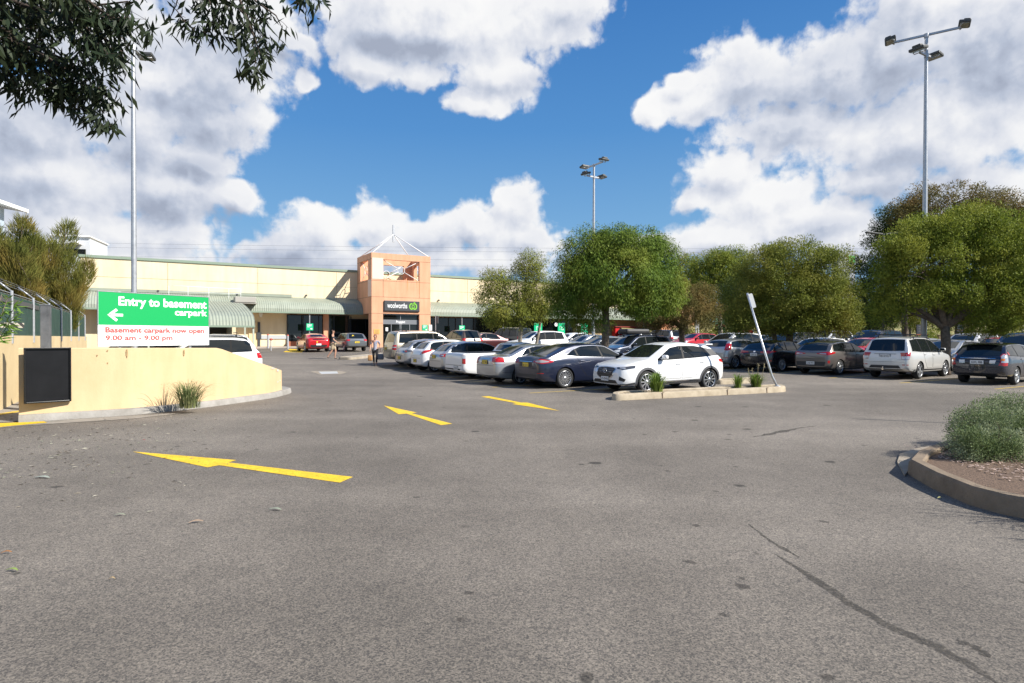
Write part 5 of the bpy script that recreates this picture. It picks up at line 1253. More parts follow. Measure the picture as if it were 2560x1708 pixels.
def sedan(L=4.6, W=1.74, H=1.44, wb=2.65, rw=.31, boot=1.03):
    return Car('sedan', L, W, H, [(0, .80), (.04, boot - .06), (.12, boot), (.62, boot + .02), (1.32, H - .09), (1.62, H - .02), (2.15, H), (2.6, H - .03), (2.9, H - .1), (L - 1.1, .95), (L - .7, .89), (L - .2, .76), (L - .05, .66), (L, .55)],
               [(0, .88), (1.2, .91), (2.8, .89), (L - 1.1, .86), (L, .68)], wb=wb, fo=.9, rw=rw, tum=.17, noseplan=.32, tailplan=.2, tail_end=.76)
def wagon(L=4.6, W=1.78, H=1.7, wb=2.6, rw=.34, steep=.3, belt=1.0, fo=.9, rear_z=1.05, tum=.14):
    return Car('wagon', L, W, H, [(0, .80), (.04, rear_z - .08), (.09, rear_z), (.09 + steep * .75, H - .13), (.09 + steep, H - .05), (1.0, H - .01), (2.0, H), (2.5, H - .04), (2.72, H - .13), (L - 1.12, 1.07), (L - .8, 1.02), (L - .22, .92), (L - .06, .80), (L, .6)],
               [(0, belt), (1.0, belt + .02), (2.6, belt - .02), (L - 1.1, belt - .05), (L, .80)], bot=[(0, .42), (.2, .32), (.6, .26), (L - .6, .24), (L - .15, .25), (L, .32)], wb=wb, fo=fo, rw=rw, tum=tum, noseplan=.3, tailplan=.16, tail_end=.80)
def std_glass(c, L, H, belt, steep, tail, rear_lo, rear_hi, pill, ws=True, yr=.58, quarter=True, wtop=None, endf=1.28):
    """glass for hatchbacks and wagons"""
    zt = H - .12
    c.windows([(tail + .30, belt + .07), (1.2, belt + .035), (2.2, belt + .02), (L - endf, belt + .0)], [(tail + .42, zt - .05), (1.2, zt + .01), (2.05, zt), (L - endf - .70, zt - .06), (L - endf, belt + .03)][:-1] + [(L - endf - .02, belt + .06)], pill)
    c.rear('rear_window', [(-yr, rear_lo), (0, rear_lo - .015), (yr, rear_lo)], [(-yr + .07, rear_hi), (0, rear_hi + .015), (yr - .07, rear_hi)], M_CGLASS, nu=12, nv=6, eps=.005)
    if ws:
        zb = (wtop or 1.03); c.front('windscreen', [(-.62, zb + .02), (0, zb - .01), (.62, zb + .02)], [(-.52, H - .115), (0, H - .085), (.52, H - .115)], M_CGLASS, nu=12, nv=8, eps=.005)
silver = paint('silver', (.42, .43, .44), .65, .32); white = paint('white', (.80, .80, .79), 0, .3); pearl = paint('pearl', (.62, .61, .58), .25, .32); slate = paint('slate_blue', (.014, .019, .042), .25, .28)
black = paint('black', (.008, .009, .014), .2, .2); bronze = paint('bronze', (.17, .15, .135), .6, .35); beige = paint('beige', (.36, .33, .265), .5, .38); red = paint('red', (.50, .012, .018), .1, .25)
grey = paint('grey', (.16, .17, .18), .6, .35); navy = paint('navy', (.02, .028, .05), .4, .25); brown = paint('brown', (.055, .035, .025), .4, .3); dgreen = paint('dark_olive', (.03, .032, .025), .3, .3); midnight = paint('midnight', (.018, .021, .034), .35, .22)
# ================= white crossover nearest the camera
c = suv_cx(); q, hd = put_by_wheel(1614, 982.5, R(180 + 27.5), c, 'f', 1)
c.build('parked_car', 'white crossover with grey wheel arch cladding parked behind the kerb island, nose to the left', white, q, hd)
L = c.L
c.windows([(.66, 1.10), (1.2, 1.06), (2.0, 1.02), (2.9, .985)], [(.88, 1.345), (1.3, 1.40), (1.9, 1.40), (2.28, 1.34), (2.9, 1.0)], [(1.86, 1.80)], seal=True)
c.side('quarter_panel', [(.30, 1.10), (.66, 1.09)], [(.50, 1.30), (.84, 1.345)], M_PLAS, eps=.004, nu=4, nv=4)
c.front('windscreen', [(-.64, 1.075), (0, 1.055), (.64, 1.075)], [(-.53, 1.43), (0, 1.455), (.53, 1.43)], M_CGLASS, nu=14, nv=10, eps=.005)
c.rear('rear_window', [(-.52, 1.14), (.52, 1.14)], [(-.47, 1.38), (.47, 1.38)], M_CGLASS, nu=10, nv=5)
b_sp = MB(); b_sp.box((-L / 2 + .50, 0, 1.455), (.30, 1.16, .045), bev=.018); b_sp.build('spoiler', white, c.root)
b_sp = MB(); b_sp.box((-L / 2 + .36, 0, 1.435), (.04, 1.14, .03)); b_sp.build('spoiler_lip', M_PLAS, c.root)
c.front('grille', [(-.36, .52), (-.24, .46), (0, .445), (.24, .46), (.36, .52)], [(-.43, .74), (-.3, .765), (0, .775), (.3, .765), (.43, .74)], M_BLACK, nu=16, nv=6, eps=.008)
for z in (.53, .585, .64, .695): c.front('grille_bar', [(-.385, z), (0, z - .012), (.385, z)], [(-.385, z + .016), (0, z + .004), (.385, z + .016)], mat('dark_bar', (.09, .09, .095), .3), nu=14, nv=1, eps=.016)
c.front('grille_chrome', [(-.46, .72), (-.40, .52), (-.25, .435), (0, .415), (.25, .435), (.40, .52), (.46, .72)], [(-.435, .73), (-.375, .54), (-.235, .46), (0, .442), (.235, .46), (.375, .54), (.435, .73)], M_CHROME, nu=26, nv=1, eps=.012)
p = c.hit((L / 2, 0, .655), (-1, 0, 0), .026)
b = MB(); n = 24
ringp = [(p.x, p.y + .088 * math.cos(2 * math.pi * i / n), p.z + .068 * math.sin(2 * math.pi * i / n)) for i in range(n + 1)]; b.tube(ringp, .009, n=6)
b.tube([(p.x, p.y - .082, p.z + .02), (p.x, p.y - .03, p.z + .025), (p.x, p.y, p.z - .01), (p.x, p.y + .03, p.z + .025), (p.x, p.y + .082, p.z + .02)], .008, n=6); b.build('badge', M_CHROME, c.root)
c.corner('headlight', [(.10, .47, .735), (.20, .66, .715), (.48, .84, .76)], [(.10, .47, .785), (.20, .66, .80), (.50, .84, .845)], M_LDRK, where=1, ang=40, nu=10, nv=4, eps=.006)
c.corner('headlight_lens', [(.16, .56, .748), (.26, .70, .745)], [(.16, .56, .778), (.26, .70, .785)], M_LCLR, where=1, ang=40, nu=5, nv=2, eps=.010)
c.front('lower_intake', [(-.62, .30), (0, .285), (.62, .30)], [(-.52, .395), (0, .405), (.52, .395)], M_BLACK, nu=14, nv=3, eps=.006)
c.front('front_skirt', [(-.70, .225), (0, .21), (.70, .225)], [(-.70, .285), (0, .275), (.70, .285)], M_GREYC, nu=14, nv=2, eps=.008)
c.corner('fog_recess', [(.09, .60, .40), (.20, .72, .36)], [(.12, .60, .52), (.24, .74, .43)], M_BLACK, where=1, ang=35, nu=4, nv=4, eps=.006)
c.corner('skirt_corner', [(.05, .60, .225), (.22, .78, .225), (.46, .86, .24)], [(.05, .60, .285), (.22, .78, .30), (.46, .86, .34)], M_GREYC, where=1, ang=45, nu=8, nv=2, eps=.009)
c.corner('skirt_trim', [(.08, .62, .255), (.20, .76, .255)], [(.08, .62, .27), (.20, .76, .27)], M_CHROME, where=1, ang=45, nu=5, nv=1, eps=.014)
c.plate(.425, 1, '71·KWB', False, y=.0)
h = L / 2
for xc in (c.xf, c.xr):                                        # wheel arch cladding
    r0, r1 = c.rw + c.arch - .004, c.rw + c.arch + .065
    for sg in (1, -1):
        A, Bq = [], []
        for i in range(27):
            a = R(-18 + 216 * i / 26); A.append(c.hit((xc + r0 * math.cos(a), c.W / 2 * sg, c.rw + r0 * math.sin(a)), (0, -sg, 0), .012)); Bq.append(c.hit((xc + r1 * math.cos(a), c.W / 2 * sg, max(.2, c.rw + r1 * math.sin(a))), (0, -sg, 0), .008))
        b = MB(); b.strip(A, Bq); ar = b.build('wheel_arch', M_GREYC, c.root, sharp=60)
xa, xb = c.xr + h + .42, c.xf + h - .42
c.side('sill_cladding', [(xa - .03, .25), (xb + .03, .25)], [(xa - .03, .37), (xb + .03, .345)], M_GREYC, eps=.008, nu=14, nv=3)
c.side('sill_trim', [(xa + .02, .335), (xb - .15, .315)], [(xa + .02, .355), (xb - .15, .335)], M_CHROME, eps=.016, nu=10, nv=1)
c.door([(2.02, .41), (2.98, .40)], [(1.93, .985), (2.92, .955)], (2.12, .86)); c.door([(1.27, .55), (1.55, .41), (1.98, .41)], [(1.05, 1.03), (1.5, 1.01), (1.89, .99)], (1.12, .90))
c.corner('taillight', [(.02, .56, .885), (.12, .72, .86), (.32, .86, .90)], [(.02, .56, .96), (.12, .72, .985), (.30, .86, .985)], M_LRED, where=-1, ang=45, nu=8, nv=3)
c.mirrors(2.72, 1.03); c.wheels(10, 'v', rim_m=mat('machined_alloy', (.62, .62, .63), .25, metal=.8))
c.roof = None
b = MB(); b.lathe([(.03, 0), (.02, .05), (.001, .06)], n=8); o = b.build('roof_antenna', white, c.root); o.location = (-h + .95, 0, 1.52)
# ================= blue-grey liftback
c = Car('liftback', 4.78, 1.88, 1.50, [(0, .82), (.04, 1.0), (.12, 1.06), (.34, 1.085), (1.15, 1.40), (1.5, 1.475), (2.1, 1.50), (2.65, 1.475), (2.95, 1.40), (3.72, .98), (4.1, .92), (4.55, .80), (4.7, .70), (4.78, .55)],
        [(0, .93), (1.0, 1.0), (2.6, .965), (3.7, .90), (4.78, .7)], wb=2.85, fo=.96, rw=.335, tum=.19, tailplan=.26, tail_end=.74)
q, hd = put_by_wheel(1410, 970.8, R(30), c, 'r', -1)
c.build('parked_car', 'blue-grey liftback with twin-spoke alloys, second from the kerb island, rear to the lane', slate, q, hd)
c.windows([(1.05, 1.09), (1.5, 1.045), (2.4, 1.015), (3.55, .985)], [(1.32, 1.24), (1.72, 1.375), (2.25, 1.40), (2.75, 1.365), (3.5, 1.0)], [(2.55, 2.45), (1.52, 1.45)], seal_m=M_CHROME)
c.rear('rear_window', [(-.58, 1.10), (0, 1.09), (.58, 1.10)], [(-.50, 1.385), (0, 1.41), (.50, 1.385)], M_CGLASS, nu=12, nv=10, eps=.005)
c.front('windscreen', [(-.66, 1.01), (.66, 1.01)], [(-.55, 1.38), (.55, 1.38)], M_CGLASS, nu=10, nv=8)
c.corner('taillight', [(.02, .46, .865), (.16, .76, .815), (.46, .93, .865), (.50, .93, .885)], [(.02, .46, .905), (.12, .74, .985), (.44, .93, .915), (.50, .93, .895)], M_LRED, where=-1, ang=50, nu=14, nv=6, eps=.006)
c.corner('lamp_lens', [(.06, .54, .872), (.16, .76, .852), (.34, .90, .878)], [(.06, .54, .912), (.14, .75, .945), (.34, .90, .905)], mat('smoked_lens', (.38, .36, .35), .12, metal=.2, coat=.6), where=-1, ang=50, nu=10, nv=3, eps=.010)
c.rear('plate_recess', [(-.42, .70), (.42, .70)], [(-.38, .86), (.38, .86)], M_BLACK, nu=8, nv=3, eps=.004)
c.plate(.775, -1, 'BJ·12·LU', True); c.rear('boot_trim', [(-.40, .868), (.40, .868)], [(-.40, .885), (.40, .885)], M_CHROME, nu=8, nv=1, eps=.010)
c.rear('bumper_seam', [(-.74, .655), (.74, .655)], [(-.74, .664), (.74, .664)], M_GAP, nu=12, nv=1, eps=.004); c.rear('lower_valance', [(-.62, .36), (.62, .36)], [(-.62, .46), (.62, .46)], M_PLAS, nu=10, nv=2, eps=.005)
c.corner('reflector', [(.10, .60, .50), (.22, .80, .50)], [(.10, .60, .52), (.22, .80, .52)], M_LRED, where=-1, ang=45, nu=4, nv=1)
c.rear('wiper', [(-.06, 1.115), (.42, 1.14)], [(-.06, 1.135), (.42, 1.152)], M_BLACK, nu=6, nv=1, eps=.02)
c.door([(2.62, .36), (3.62, .36)], [(2.60, 1.0), (3.60, .965)], (2.76, .86)); c.door([(1.62, .62), (1.86, .36), (2.58, .36)], [(1.45, 1.04), (1.9, 1.025), (2.56, 1.0)], (1.66, .90))
p1 = [(1.12, .80), (1.32, .80)]; c.side('fuel_flap', [(1.18, .80), (1.36, .80)], [(1.18, .92), (1.36, .92)], slate, eps=.004, nu=3, nv=3)
c.side('crease', [(.5, .905), (3.9, .86)], [(.5, .912), (3.9, .868)], M_GAP, eps=.002, nu=20, nv=1)
c.mirrors(3.32, 1.03); c.wheels(9, 'twin', rim_m=mat('machined_alloy', (.62, .62, .63), .25, metal=.8))
# ================= silver sedan
c = sedan(4.55, 1.72, 1.44); q, hd = put_row(1187.5, 3.75, R(30), c)
c.build('parked_car', 'silver sedan with square boot between the white ute and the blue-grey liftback', silver, q, hd)
c.windows([(1.02, .975), (1.6, .945), (2.8, .93), (3.42, .92)], [(1.34, 1.24), (1.75, 1.345), (2.2, 1.36), (2.62, 1.33), (3.38, .94)], [(2.32, 2.26), (1.5, 1.46)])
c.rear('rear_window', [(-.56, 1.075), (.56, 1.075)], [(-.48, 1.335), (0, 1.35), (.48, 1.335)], M_CGLASS, nu=12, nv=8, eps=.005); c.front('windscreen', [(-.6, .99), (.6, .99)], [(-.5, 1.32), (.5, 1.32)], M_CGLASS, nu=10, nv=6)
c.corner('taillight', [(.02, .52, .74), (.10, .70, .72), (.34, .86, .74)], [(.02, .50, .96), (.10, .68, .985), (.26, .86, .95)], M_LRED, where=-1, ang=40, nu=8, nv=6, eps=.006)
c.corner('lamp_lens', [(.04, .55, .745), (.12, .72, .73), (.36, .86, .745)], [(.04, .55, .80), (.12, .72, .80), (.33, .86, .80)], M_LCLR, where=-1, ang=40, nu=6, nv=2, eps=.010)
c.rear('plate_recess', [(-.27, .72), (.27, .72)], [(-.25, .86), (.25, .86)], M_PLAS, nu=4, nv=2); c.plate(.79, -1, 'YZF·628', True); c.rear('boot_trim', [(-.34, .90), (.34, .90)], [(-.34, .925), (.34, .925)], M_CHROME, nu=6, nv=1, eps=.012)
c.rear('bumper_seam', [(-.70, .665), (.70, .665)], [(-.70, .675), (.70, .675)], M_GAP, nu=10, nv=1); c.side('bumper_crease', [(.05, .44), (.75, .44)], [(.05, .45), (.75, .45)], M_GAP, eps=.002, nu=6, nv=1)
c.door([(2.36, .34), (3.3, .34)], [(2.36, .925), (3.36, .905)], (2.5, .80)); c.door([(1.55, .62), (1.75, .34), (2.32, .34)], [(1.36, .945), (1.75, .935), (2.32, .925)], (1.55, .83))
c.mirrors(3.1, .97); c.wheels(5, 'five')
# ================= white ute
c = Car('ute', 5.05, 1.85, 1.47, [(0, .86), (.03, 1.02), (.08, 1.04), (2.16, 1.07), (2.2, 1.09), (2.42, 1.38), (2.6, 1.45), (2.95, 1.475), (3.2, 1.45), (3.35, 1.38), (3.98, 1.0), (4.4, .95), (4.8, .85), (4.98, .72), (5.05, .55)],
        [(0, .98), (2.2, .99), (3.2, .94), (4.0, .90), (5.05, .72)], wb=2.94, fo=.9, rw=.33, tum=.15, tailplan=.10, tail_end=.88, crown=.03)
q, hd = put_row(1111.5, 6.45, R(30), c)
c.build('parked_car', 'white ute with black tray cover and tall red corner lamps', white, q, hd)
c.patch('tray_cover', [(-2.5, -.80, 1.1), (-.36, -.80, 1.1)], [(-2.5, .80, 1.1), (-.36, .80, 1.1)], (0, 0, -1), mat('black_vinyl', (.02, .02, .022), .6), eps=.012, nu=8, nv=6)
c.windows([(2.52, 1.0), (3.86, .96)], [(2.62, 1.33), (2.95, 1.385), (3.2, 1.37), (3.80, .98)], [], seal=True)
c.rear('rear_window', [(-.60, 1.12), (.60, 1.12)], [(-.52, 1.35), (.52, 1.35)], M_CGLASS, nu=10, nv=5, eps=.005); c.front('windscreen', [(-.62, 1.03), (.62, 1.03)], [(-.52, 1.36), (.52, 1.36)], M_CGLASS, nu=10, nv=6)
c.corner('taillight', [(.02, .80, .62), (.10, .91, .62)], [(.02, .80, .96), (.10, .91, .96)], M_LRED, where=-1, ang=45, nu=3, nv=8, eps=.008); c.corner('lamp_lens', [(.02, .80, .82), (.10, .91, .82)], [(.02, .80, .955), (.10, .91, .955)], M_LCLR, where=-1, ang=45, nu=3, nv=3, eps=.012)
c.rear('tailgate', [(-.74, .56), (.74, .56)], [(-.74, .985), (.74, .985)], white, nu=8, nv=6, eps=.006); c.rear('tailgate_gap', [(-.76, .545), (.76, .545)], [(-.76, .56), (.76, .56)], M_GAP, nu=8, nv=1, eps=.005); c.rear('lower_bumper', [(-.80, .36), (.80, .36)], [(-.80, .42), (.80, .42)], M_PLAS, nu=8, nv=1)
c.plate(.44, -1, 'TAM·65Y', False, y=-.25); c.door([(2.48, .36), (3.72, .36)], [(2.36, .985), (3.82, .95)], (2.66, .84)); c.mirrors(3.6, 1.0); c.wheels(5, 'five')
# ================= silver hatch (yellow plate)
c = hatch(4.3, 1.75, 1.46, .75, belt=.93); q, hd = put_row(1069.5, 8.75, R(30), c)
c.build('parked_car', 'silver five-door hatchback with yellow plate, left of the white ute', silver, q, hd); std_glass(c, 4.3, 1.46, .93, .75, .1, 1.03, 1.33, [(1.95, 1.9), (1.15, 1.2)])
c.corner('taillight', [(.02, .44, .80), (.14, .72, .78), (.38, .87, .83)], [(.02, .44, .90), (.14, .72, .92), (.36, .87, .92)], M_LRED, where=-1, ang=45, nu=8, nv=4, eps=.006); c.corner('lamp_lens', [(.06, .52, .83), (.14, .70, .82)], [(.06, .52, .87), (.14, .70, .875)], M_LCLR, where=-1, ang=45, nu=4, nv=2, eps=.01)
c.plate(.78, -1, 'BL·94·XS', True, y=.12); c.rear('bumper_seam', [(-.72, .60), (.72, .60)], [(-.72, .61), (.72, .61)], M_GAP, nu=8, nv=1); c.door([(2.0, .34), (2.95, .34)], [(2.0, .94), (2.98, .92)], (2.12, .82)); c.mirrors(2.85, .98); c.wheels(7, 'multi')
# ================= white hatch with curved lamps
c = hatch(3.94, 1.70, 1.49, .55, belt=.95, rear_z=1.0, wb=2.52, fo=.8); q, hd = put_row(1024.5, 11.0, R(30), c)
c.build('parked_car', 'small white hatchback with swept red lamps and rounded rear window', white, q, hd); std_glass(c, 3.94, 1.49, .95, .55, .1, 1.06, 1.36, [(1.8, 1.75), (1.05, 1.1)], yr=.52)
c.corner('taillight', [(.02, .48, .76), (.10, .64, .82), (.42, .84, .95)], [(.02, .54, .86), (.12, .66, .97), (.44, .84, 1.04)], M_LRED, where=-1, ang=45, nu=10, nv=4, eps=.006); c.corner('lamp_lens', [(.02, .50, .77), (.08, .60, .80)], [(.02, .54, .83), (.10, .62, .87)], M_LCLR, where=-1, ang=45, nu=4, nv=2, eps=.01)
c.plate(.50, -1, 'CB·08·VT', True, y=.1); c.rear('bumper_seam', [(-.68, .62), (.68, .62)], [(-.68, .63), (.68, .63)], M_GAP, nu=8, nv=1); c.rear('wiper', [(-.05, 1.09), (.35, 1.10)], [(-.05, 1.10), (.35, 1.11)], M_BLACK, nu=4, nv=1, eps=.02); c.door([(1.85, .34), (2.75, .34)], [(1.85, .95), (2.75, .93)], (1.98, .84)); c.mirrors(2.6, 1.0); c.wheels(7, 'multi')
# ================= silver hatch with dark lamps
c = hatch(4.45, 1.755, 1.465, .7, wb=2.64, belt=.94); q, hd = put_row(984.8, 13.3, R(30), c)
c.build('parked_car', 'silver hatchback with dark round-eyed tail lamps, beside the beige wagon', silver, q, hd); std_glass(c, 4.45, 1.465, .94, .7, .1, 1.04, 1.33, [(2.0, 1.95), (1.2, 1.25)])
c.corner('taillight', [(.02, .40, .80), (.12, .70, .78), (.34, .86, .84)], [(.02, .40, .92), (.12, .70, .93), (.34, .86, .90)], M_LDRK, where=-1, ang=45, nu=8, nv=4, eps=.006); c.corner('lamp_lens', [(.08, .58, .82), (.16, .72, .82)], [(.08, .58, .88), (.16, .72, .885)], M_LRED, where=-1, ang=45, nu=4, nv=2, eps=.01)
c.plate(.52, -1, 'AT·77·PE', True, y=.0); c.rear('bumper_seam', [(-.70, .63), (.70, .63)], [(-.70, .64), (.70, .64)], M_GAP, nu=8, nv=1); c.mirrors(2.9, .99); c.wheels(5, 'five')
# ================= beige 4WD wagon
c = wagon(4.95, 1.90, 1.86, wb=2.97, rw=.39, steep=.22, belt=1.13, rear_z=1.14, tum=.10); q, hd = put_row(955.5, 15.6, R(30), c)
c.build('parked_car', 'large beige four-wheel-drive wagon with roof bars at the end of the row', beige, q, hd)
c.windows([(.35, 1.20), (2.0, 1.18), (3.5, 1.15)], [(.42, 1.66), (1.2, 1.70), (2.2, 1.71), (2.75, 1.68), (3.45, 1.18)], [(1.35, 1.35), (2.3, 2.28)], seal=True)
c.rear('rear_window', [(-.66, 1.22), (.66, 1.22)], [(-.58, 1.66), (.58, 1.66)], M_CGLASS, nu=8, nv=6); c.front('windscreen', [(-.68, 1.20), (.68, 1.20)], [(-.58, 1.7), (.58, 1.7)], M_CGLASS, nu=8, nv=6)
c.corner('taillight', [(.0, .70, .82), (.16, .94, .82)], [(.0, .70, 1.08), (.16, .94, 1.08)], M_LRED, where=-1, ang=45, nu=4, nv=5, eps=.007); c.corner('lamp_lens', [(.02, .72, .93), (.15, .93, .93)], [(.02, .72, .98), (.15, .93, .98)], M_LCLR, where=-1, ang=45, nu=4, nv=1, eps=.011)
c.rear('step_bumper', [(-.84, .48), (.84, .48)], [(-.84, .70), (.84, .70)], beige, nu=8, nv=3, eps=.03); c.roof_rack(.5, 3.0, bars=True, rails=False); c.mirrors(3.4, 1.2); c.wheels(6, 'five'); c.plate(.88, -1, 'ZUF·410', True, y=.3)
# ================= row on the right: black wagon, white wagon, bronze hatch, black hatch, small silver hatch
HB = R(33)
c = wagon(4.55, 1.73, 1.49, wb=2.6, rw=.315, steep=.55, belt=.98, rear_z=1.0, tum=.17); c.tp = .26; q, hd = put_by_wheel(2536, 962.5, R(34), c, 'r', -1)
c.build('parked_car', 'near-black wagon with red and white corner lamps at the right edge', midnight, q, hd)
std_glass(c, 4.55, 1.49, .98, .55, .15, 1.03, 1.38, [(2.2, 2.15), (1.2, 1.15)], yr=.64)
c.corner('taillight', [(.02, .60, .70), (.10, .72, .68), (.20, .82, .69)], [(.08, .70, 1.02), (.16, .76, 1.10), (.26, .82, 1.09)], M_LRED, where=-1, ang=45, nu=6, nv=10, eps=.006)
c.corner('lamp_lens', [(.05, .66, .80), (.12, .73, .79), (.24, .82, .80)], [(.08, .70, 1.0), (.16, .76, 1.08), (.26, .82, 1.07)], M_LCLR, where=-1, ang=45, nu=5, nv=5, eps=.010)
c.corner('indicator', [(.05, .66, .86), (.12, .735, .86)], [(.07, .68, .93), (.14, .745, .93)], M_LAMB, where=-1, ang=45, nu=3, nv=2, eps=.014)
c.rear('plate_recess', [(-.40, .72), (.40, .72)], [(-.46, .92), (.46, .92)], M_BLACK, nu=8, nv=3); c.plate(.80, -1, 'AWL·98B', False, w=.40); c.rear('boot_trim', [(-.52, .925), (.52, .925)], [(-.52, .942), (.52, .942)], M_CHROME, nu=8, nv=1, eps=.01)
for sg in (-1, 1): c.rear('reverse_lamp', [(sg * .44 - .08, .76), (sg * .44 + .08, .76)], [(sg * .46 - .09, .88), (sg * .46 + .09, .88)], M_LCLR, nu=4, nv=3, eps=.007)
c.rear('bumper_seam', [(-.78, .62), (.78, .62)], [(-.78, .632), (.78, .632)], M_GAP, nu=10, nv=1); b = MB(); b.box((-c.L / 2 + .52, 0, 1.475), (.30, 1.1, .03), bev=.012); b.build('spoiler', midnight, c.root)
c.corner('badge', [(.40, .865, 1.05), (.50, .865, 1.05)], [(.40, .865, 1.16), (.46, .865, 1.16)], M_LRED, where=-1, ang=88, nu=2, nv=3, eps=.009)
c.door([(2.3, .34), (3.2, .34)], [(2.3, .98), (3.26, .955)], (2.42, .87), M_CHROME); c.door([(1.6, .60), (1.75, .34), (2.26, .34)], [(1.4, 1.0), (1.75, .99), (2.26, .98)], (1.5, .89), M_CHROME); c.mirrors(3.05, 1.02); c.wheels(6, 'five')
b = MB(); b.tube([(0, 0, 0), (-.12, 0, .32)], .006, n=5); o = b.build('aerial', M_BLACK, c.root); o.location = (-c.L / 2 + .85, 0, 1.47)
c = wagon(4.56, 1.79, 1.69, wb=2.61, rw=.335, steep=.34, belt=1.05, rear_z=1.06, tum=.14); q, hd = put_by_wheel(2295, 948.5, R(36), c, 'r', -1)
c.build('parked_car', 'pearl white wagon with roof rails and tow ball, left of the tree trunk', pearl, q, hd); std_glass(c, 4.56, 1.69, 1.05, .34, .12, 1.12, 1.56, [(2.15, 2.1), (1.25, 1.2)], yr=.66, wtop=1.1)
c.corner('taillight', [(.0, .60, .78), (.12, .82, .78)], [(.02, .60, 1.04), (.24, .84, 1.06)], M_LRED, where=-1, ang=45, nu=5, nv=6, eps=.006); c.corner('lamp_lens', [(.0, .61, .79), (.13, .82, .79)], [(.01, .61, .90), (.14, .83, .92)], M_LCLR, where=-1, ang=45, nu=4, nv=3, eps=.010)
c.plate(.91, -1, 'BD·23·XU', False); c.rear('boot_trim', [(-.40, .985), (.40, .985)], [(-.40, 1.0), (.40, 1.0)], M_PLAS, nu=8, nv=1, eps=.008); c.rear('lower_valance', [(-.62, .38), (.62, .38)], [(-.50, .55), (.50, .55)], M_PLAS, nu=8, nv=3, eps=.005); c.rear('bumper_seam', [(-.70, .68), (.70, .68)], [(-.70, .688), (.70, .688)], M_GAP, nu=8, nv=1)
c.corner('reflector', [(.03, .60, .56), (.12, .78, .56)], [(.03, .60, .59), (.12, .78, .59)], M_LRED, where=-1, ang=45, nu=3, nv=1); c.side('dark_sill', [(.3, .27), (4.2, .27)], [(.3, .40), (4.2, .36)], M_PLAS, eps=.004, nu=20, nv=2)
b = MB(); b.box((-c.L / 2 - .06, 0, .40), (.25, .06, .06)); b.cyl((-c.L / 2 - .16, 0, .42), (-c.L / 2 - .16, 0, .50), .028, n=10); b.build('tow_ball', M_CHROME, c.root)
c.roof_rack(.7, 2.7, bars=True); c.door([(2.25, .42), (3.2, .40)], [(2.25, 1.05), (3.24, 1.03)], (2.38, .94)); c.door([(1.5, .66), (1.7, .42), (2.21, .42)], [(1.35, 1.07), (1.7, 1.06), (2.21, 1.05)], (1.48, .96)); c.mirrors(3.05, 1.1); c.wheels(5, 'five')
c = hatch(4.28, 1.76, 1.46, .52, wb=2.6, belt=.97, rear_z=1.0); q, hd = put_by_wheel(2096, 938, R(33), c, 'r', -1)
c.build('parked_car', 'bronze grey hatchback with wide red tail lamps, between the black hatchback and white wagon', bronze, q, hd); std_glass(c, 4.28, 1.46, .97, .52, .1, 1.05, 1.34, [(2.05, 2.0), (1.2, 1.2)], yr=.60)
c.corner('taillight', [(.02, .28, .89), (.10, .70, .84), (.42, .88, .93)], [(.02, .28, .93), (.10, .70, .99), (.40, .88, .98)], M_LRED, where=-1, ang=40, nu=12, nv=4, eps=.006); c.corner('lamp_lens', [(.04, .40, .895), (.10, .64, .88)], [(.04, .40, .92), (.10, .64, .925)], M_LCLR, where=-1, ang=40, nu=5, nv=1, eps=.01)
c.rear('lower_valance', [(-.62, .38), (.62, .38)], [(-.66, .56), (.66, .56)], M_PLAS, nu=8, nv=3, eps=.005); c.plate(.50, -1, 'CNS·97Z', False); c.rear('bumper_seam', [(-.64, .68), (.64, .68)], [(-.64, .69), (.64, .69)], M_GAP, nu=8, nv=1); c.corner('reflector', [(.10, .68, .50), (.16, .76, .50)], [(.10, .68, .62), (.16, .76, .62)], M_LRED, where=-1, ang=45, nu=2, nv=3)
c.door([(2.1, .34), (3.0, .34)], [(2.1, .98), (3.02, .955)], (2.22, .86)); c.door([(1.5, .60), (1.62, .34), (2.06, .34)], [(1.3, 1.0), (1.62, .99), (2.06, .98)], (1.42, .88)); c.mirrors(2.9, 1.02); c.wheels(9, 'multi')
c = hatch(4.46, 1.79, 1.45, .68, wb=2.7, belt=.96, rear_z=.98); q, hd = put_by_wheel(1952, 930, R(33), c, 'r', -1)
c.build('parked_car', 'glossy black hatchback behind the leaning sign pole', black, q, hd); std_glass(c, 4.46, 1.45, .96, .68, .1, 1.03, 1.32, [(2.1, 2.05), (1.25, 1.3)], yr=.60)
c.corner('taillight', [(.02, .34, .86), (.10, .68, .83), (.44, .89, .92)], [(.02, .34, .91), (.10, .68, .96), (.40, .89, .95)], M_LRED, where=-1, ang=42, nu=12, nv=3, eps=.006); c.plate(.78, -1, 'CVW·12Z', False); c.corner('reflector', [(.06, .60, .48), (.18, .80, .48)], [(.06, .60, .52), (.18, .80, .52)], M_LRED, where=-1, ang=45, nu=3, nv=1)
c.rear('badge', [(-.06, .875), (.06, .875)], [(-.05, .945), (.05, .945)], M_CHROME, nu=3, nv=2, eps=.01); c.mirrors(2.95, 1.0); c.wheels(10, 'multi')
c = hatch(3.95, 1.72, 1.48, .50, wb=2.49, belt=1.0, rear_z=1.02, fo=.8); q, hd = put_by_wheel(1836, 922.6, R(33), c, 'r', -1)
c.build('parked_car', 'small silver hatchback with high triangular red lamps, behind the white crossover', silver, q, hd); std_glass(c, 3.95, 1.48, 1.0, .50, .12, 1.08, 1.36, [(1.75, 1.7)], yr=.56, endf=1.2)
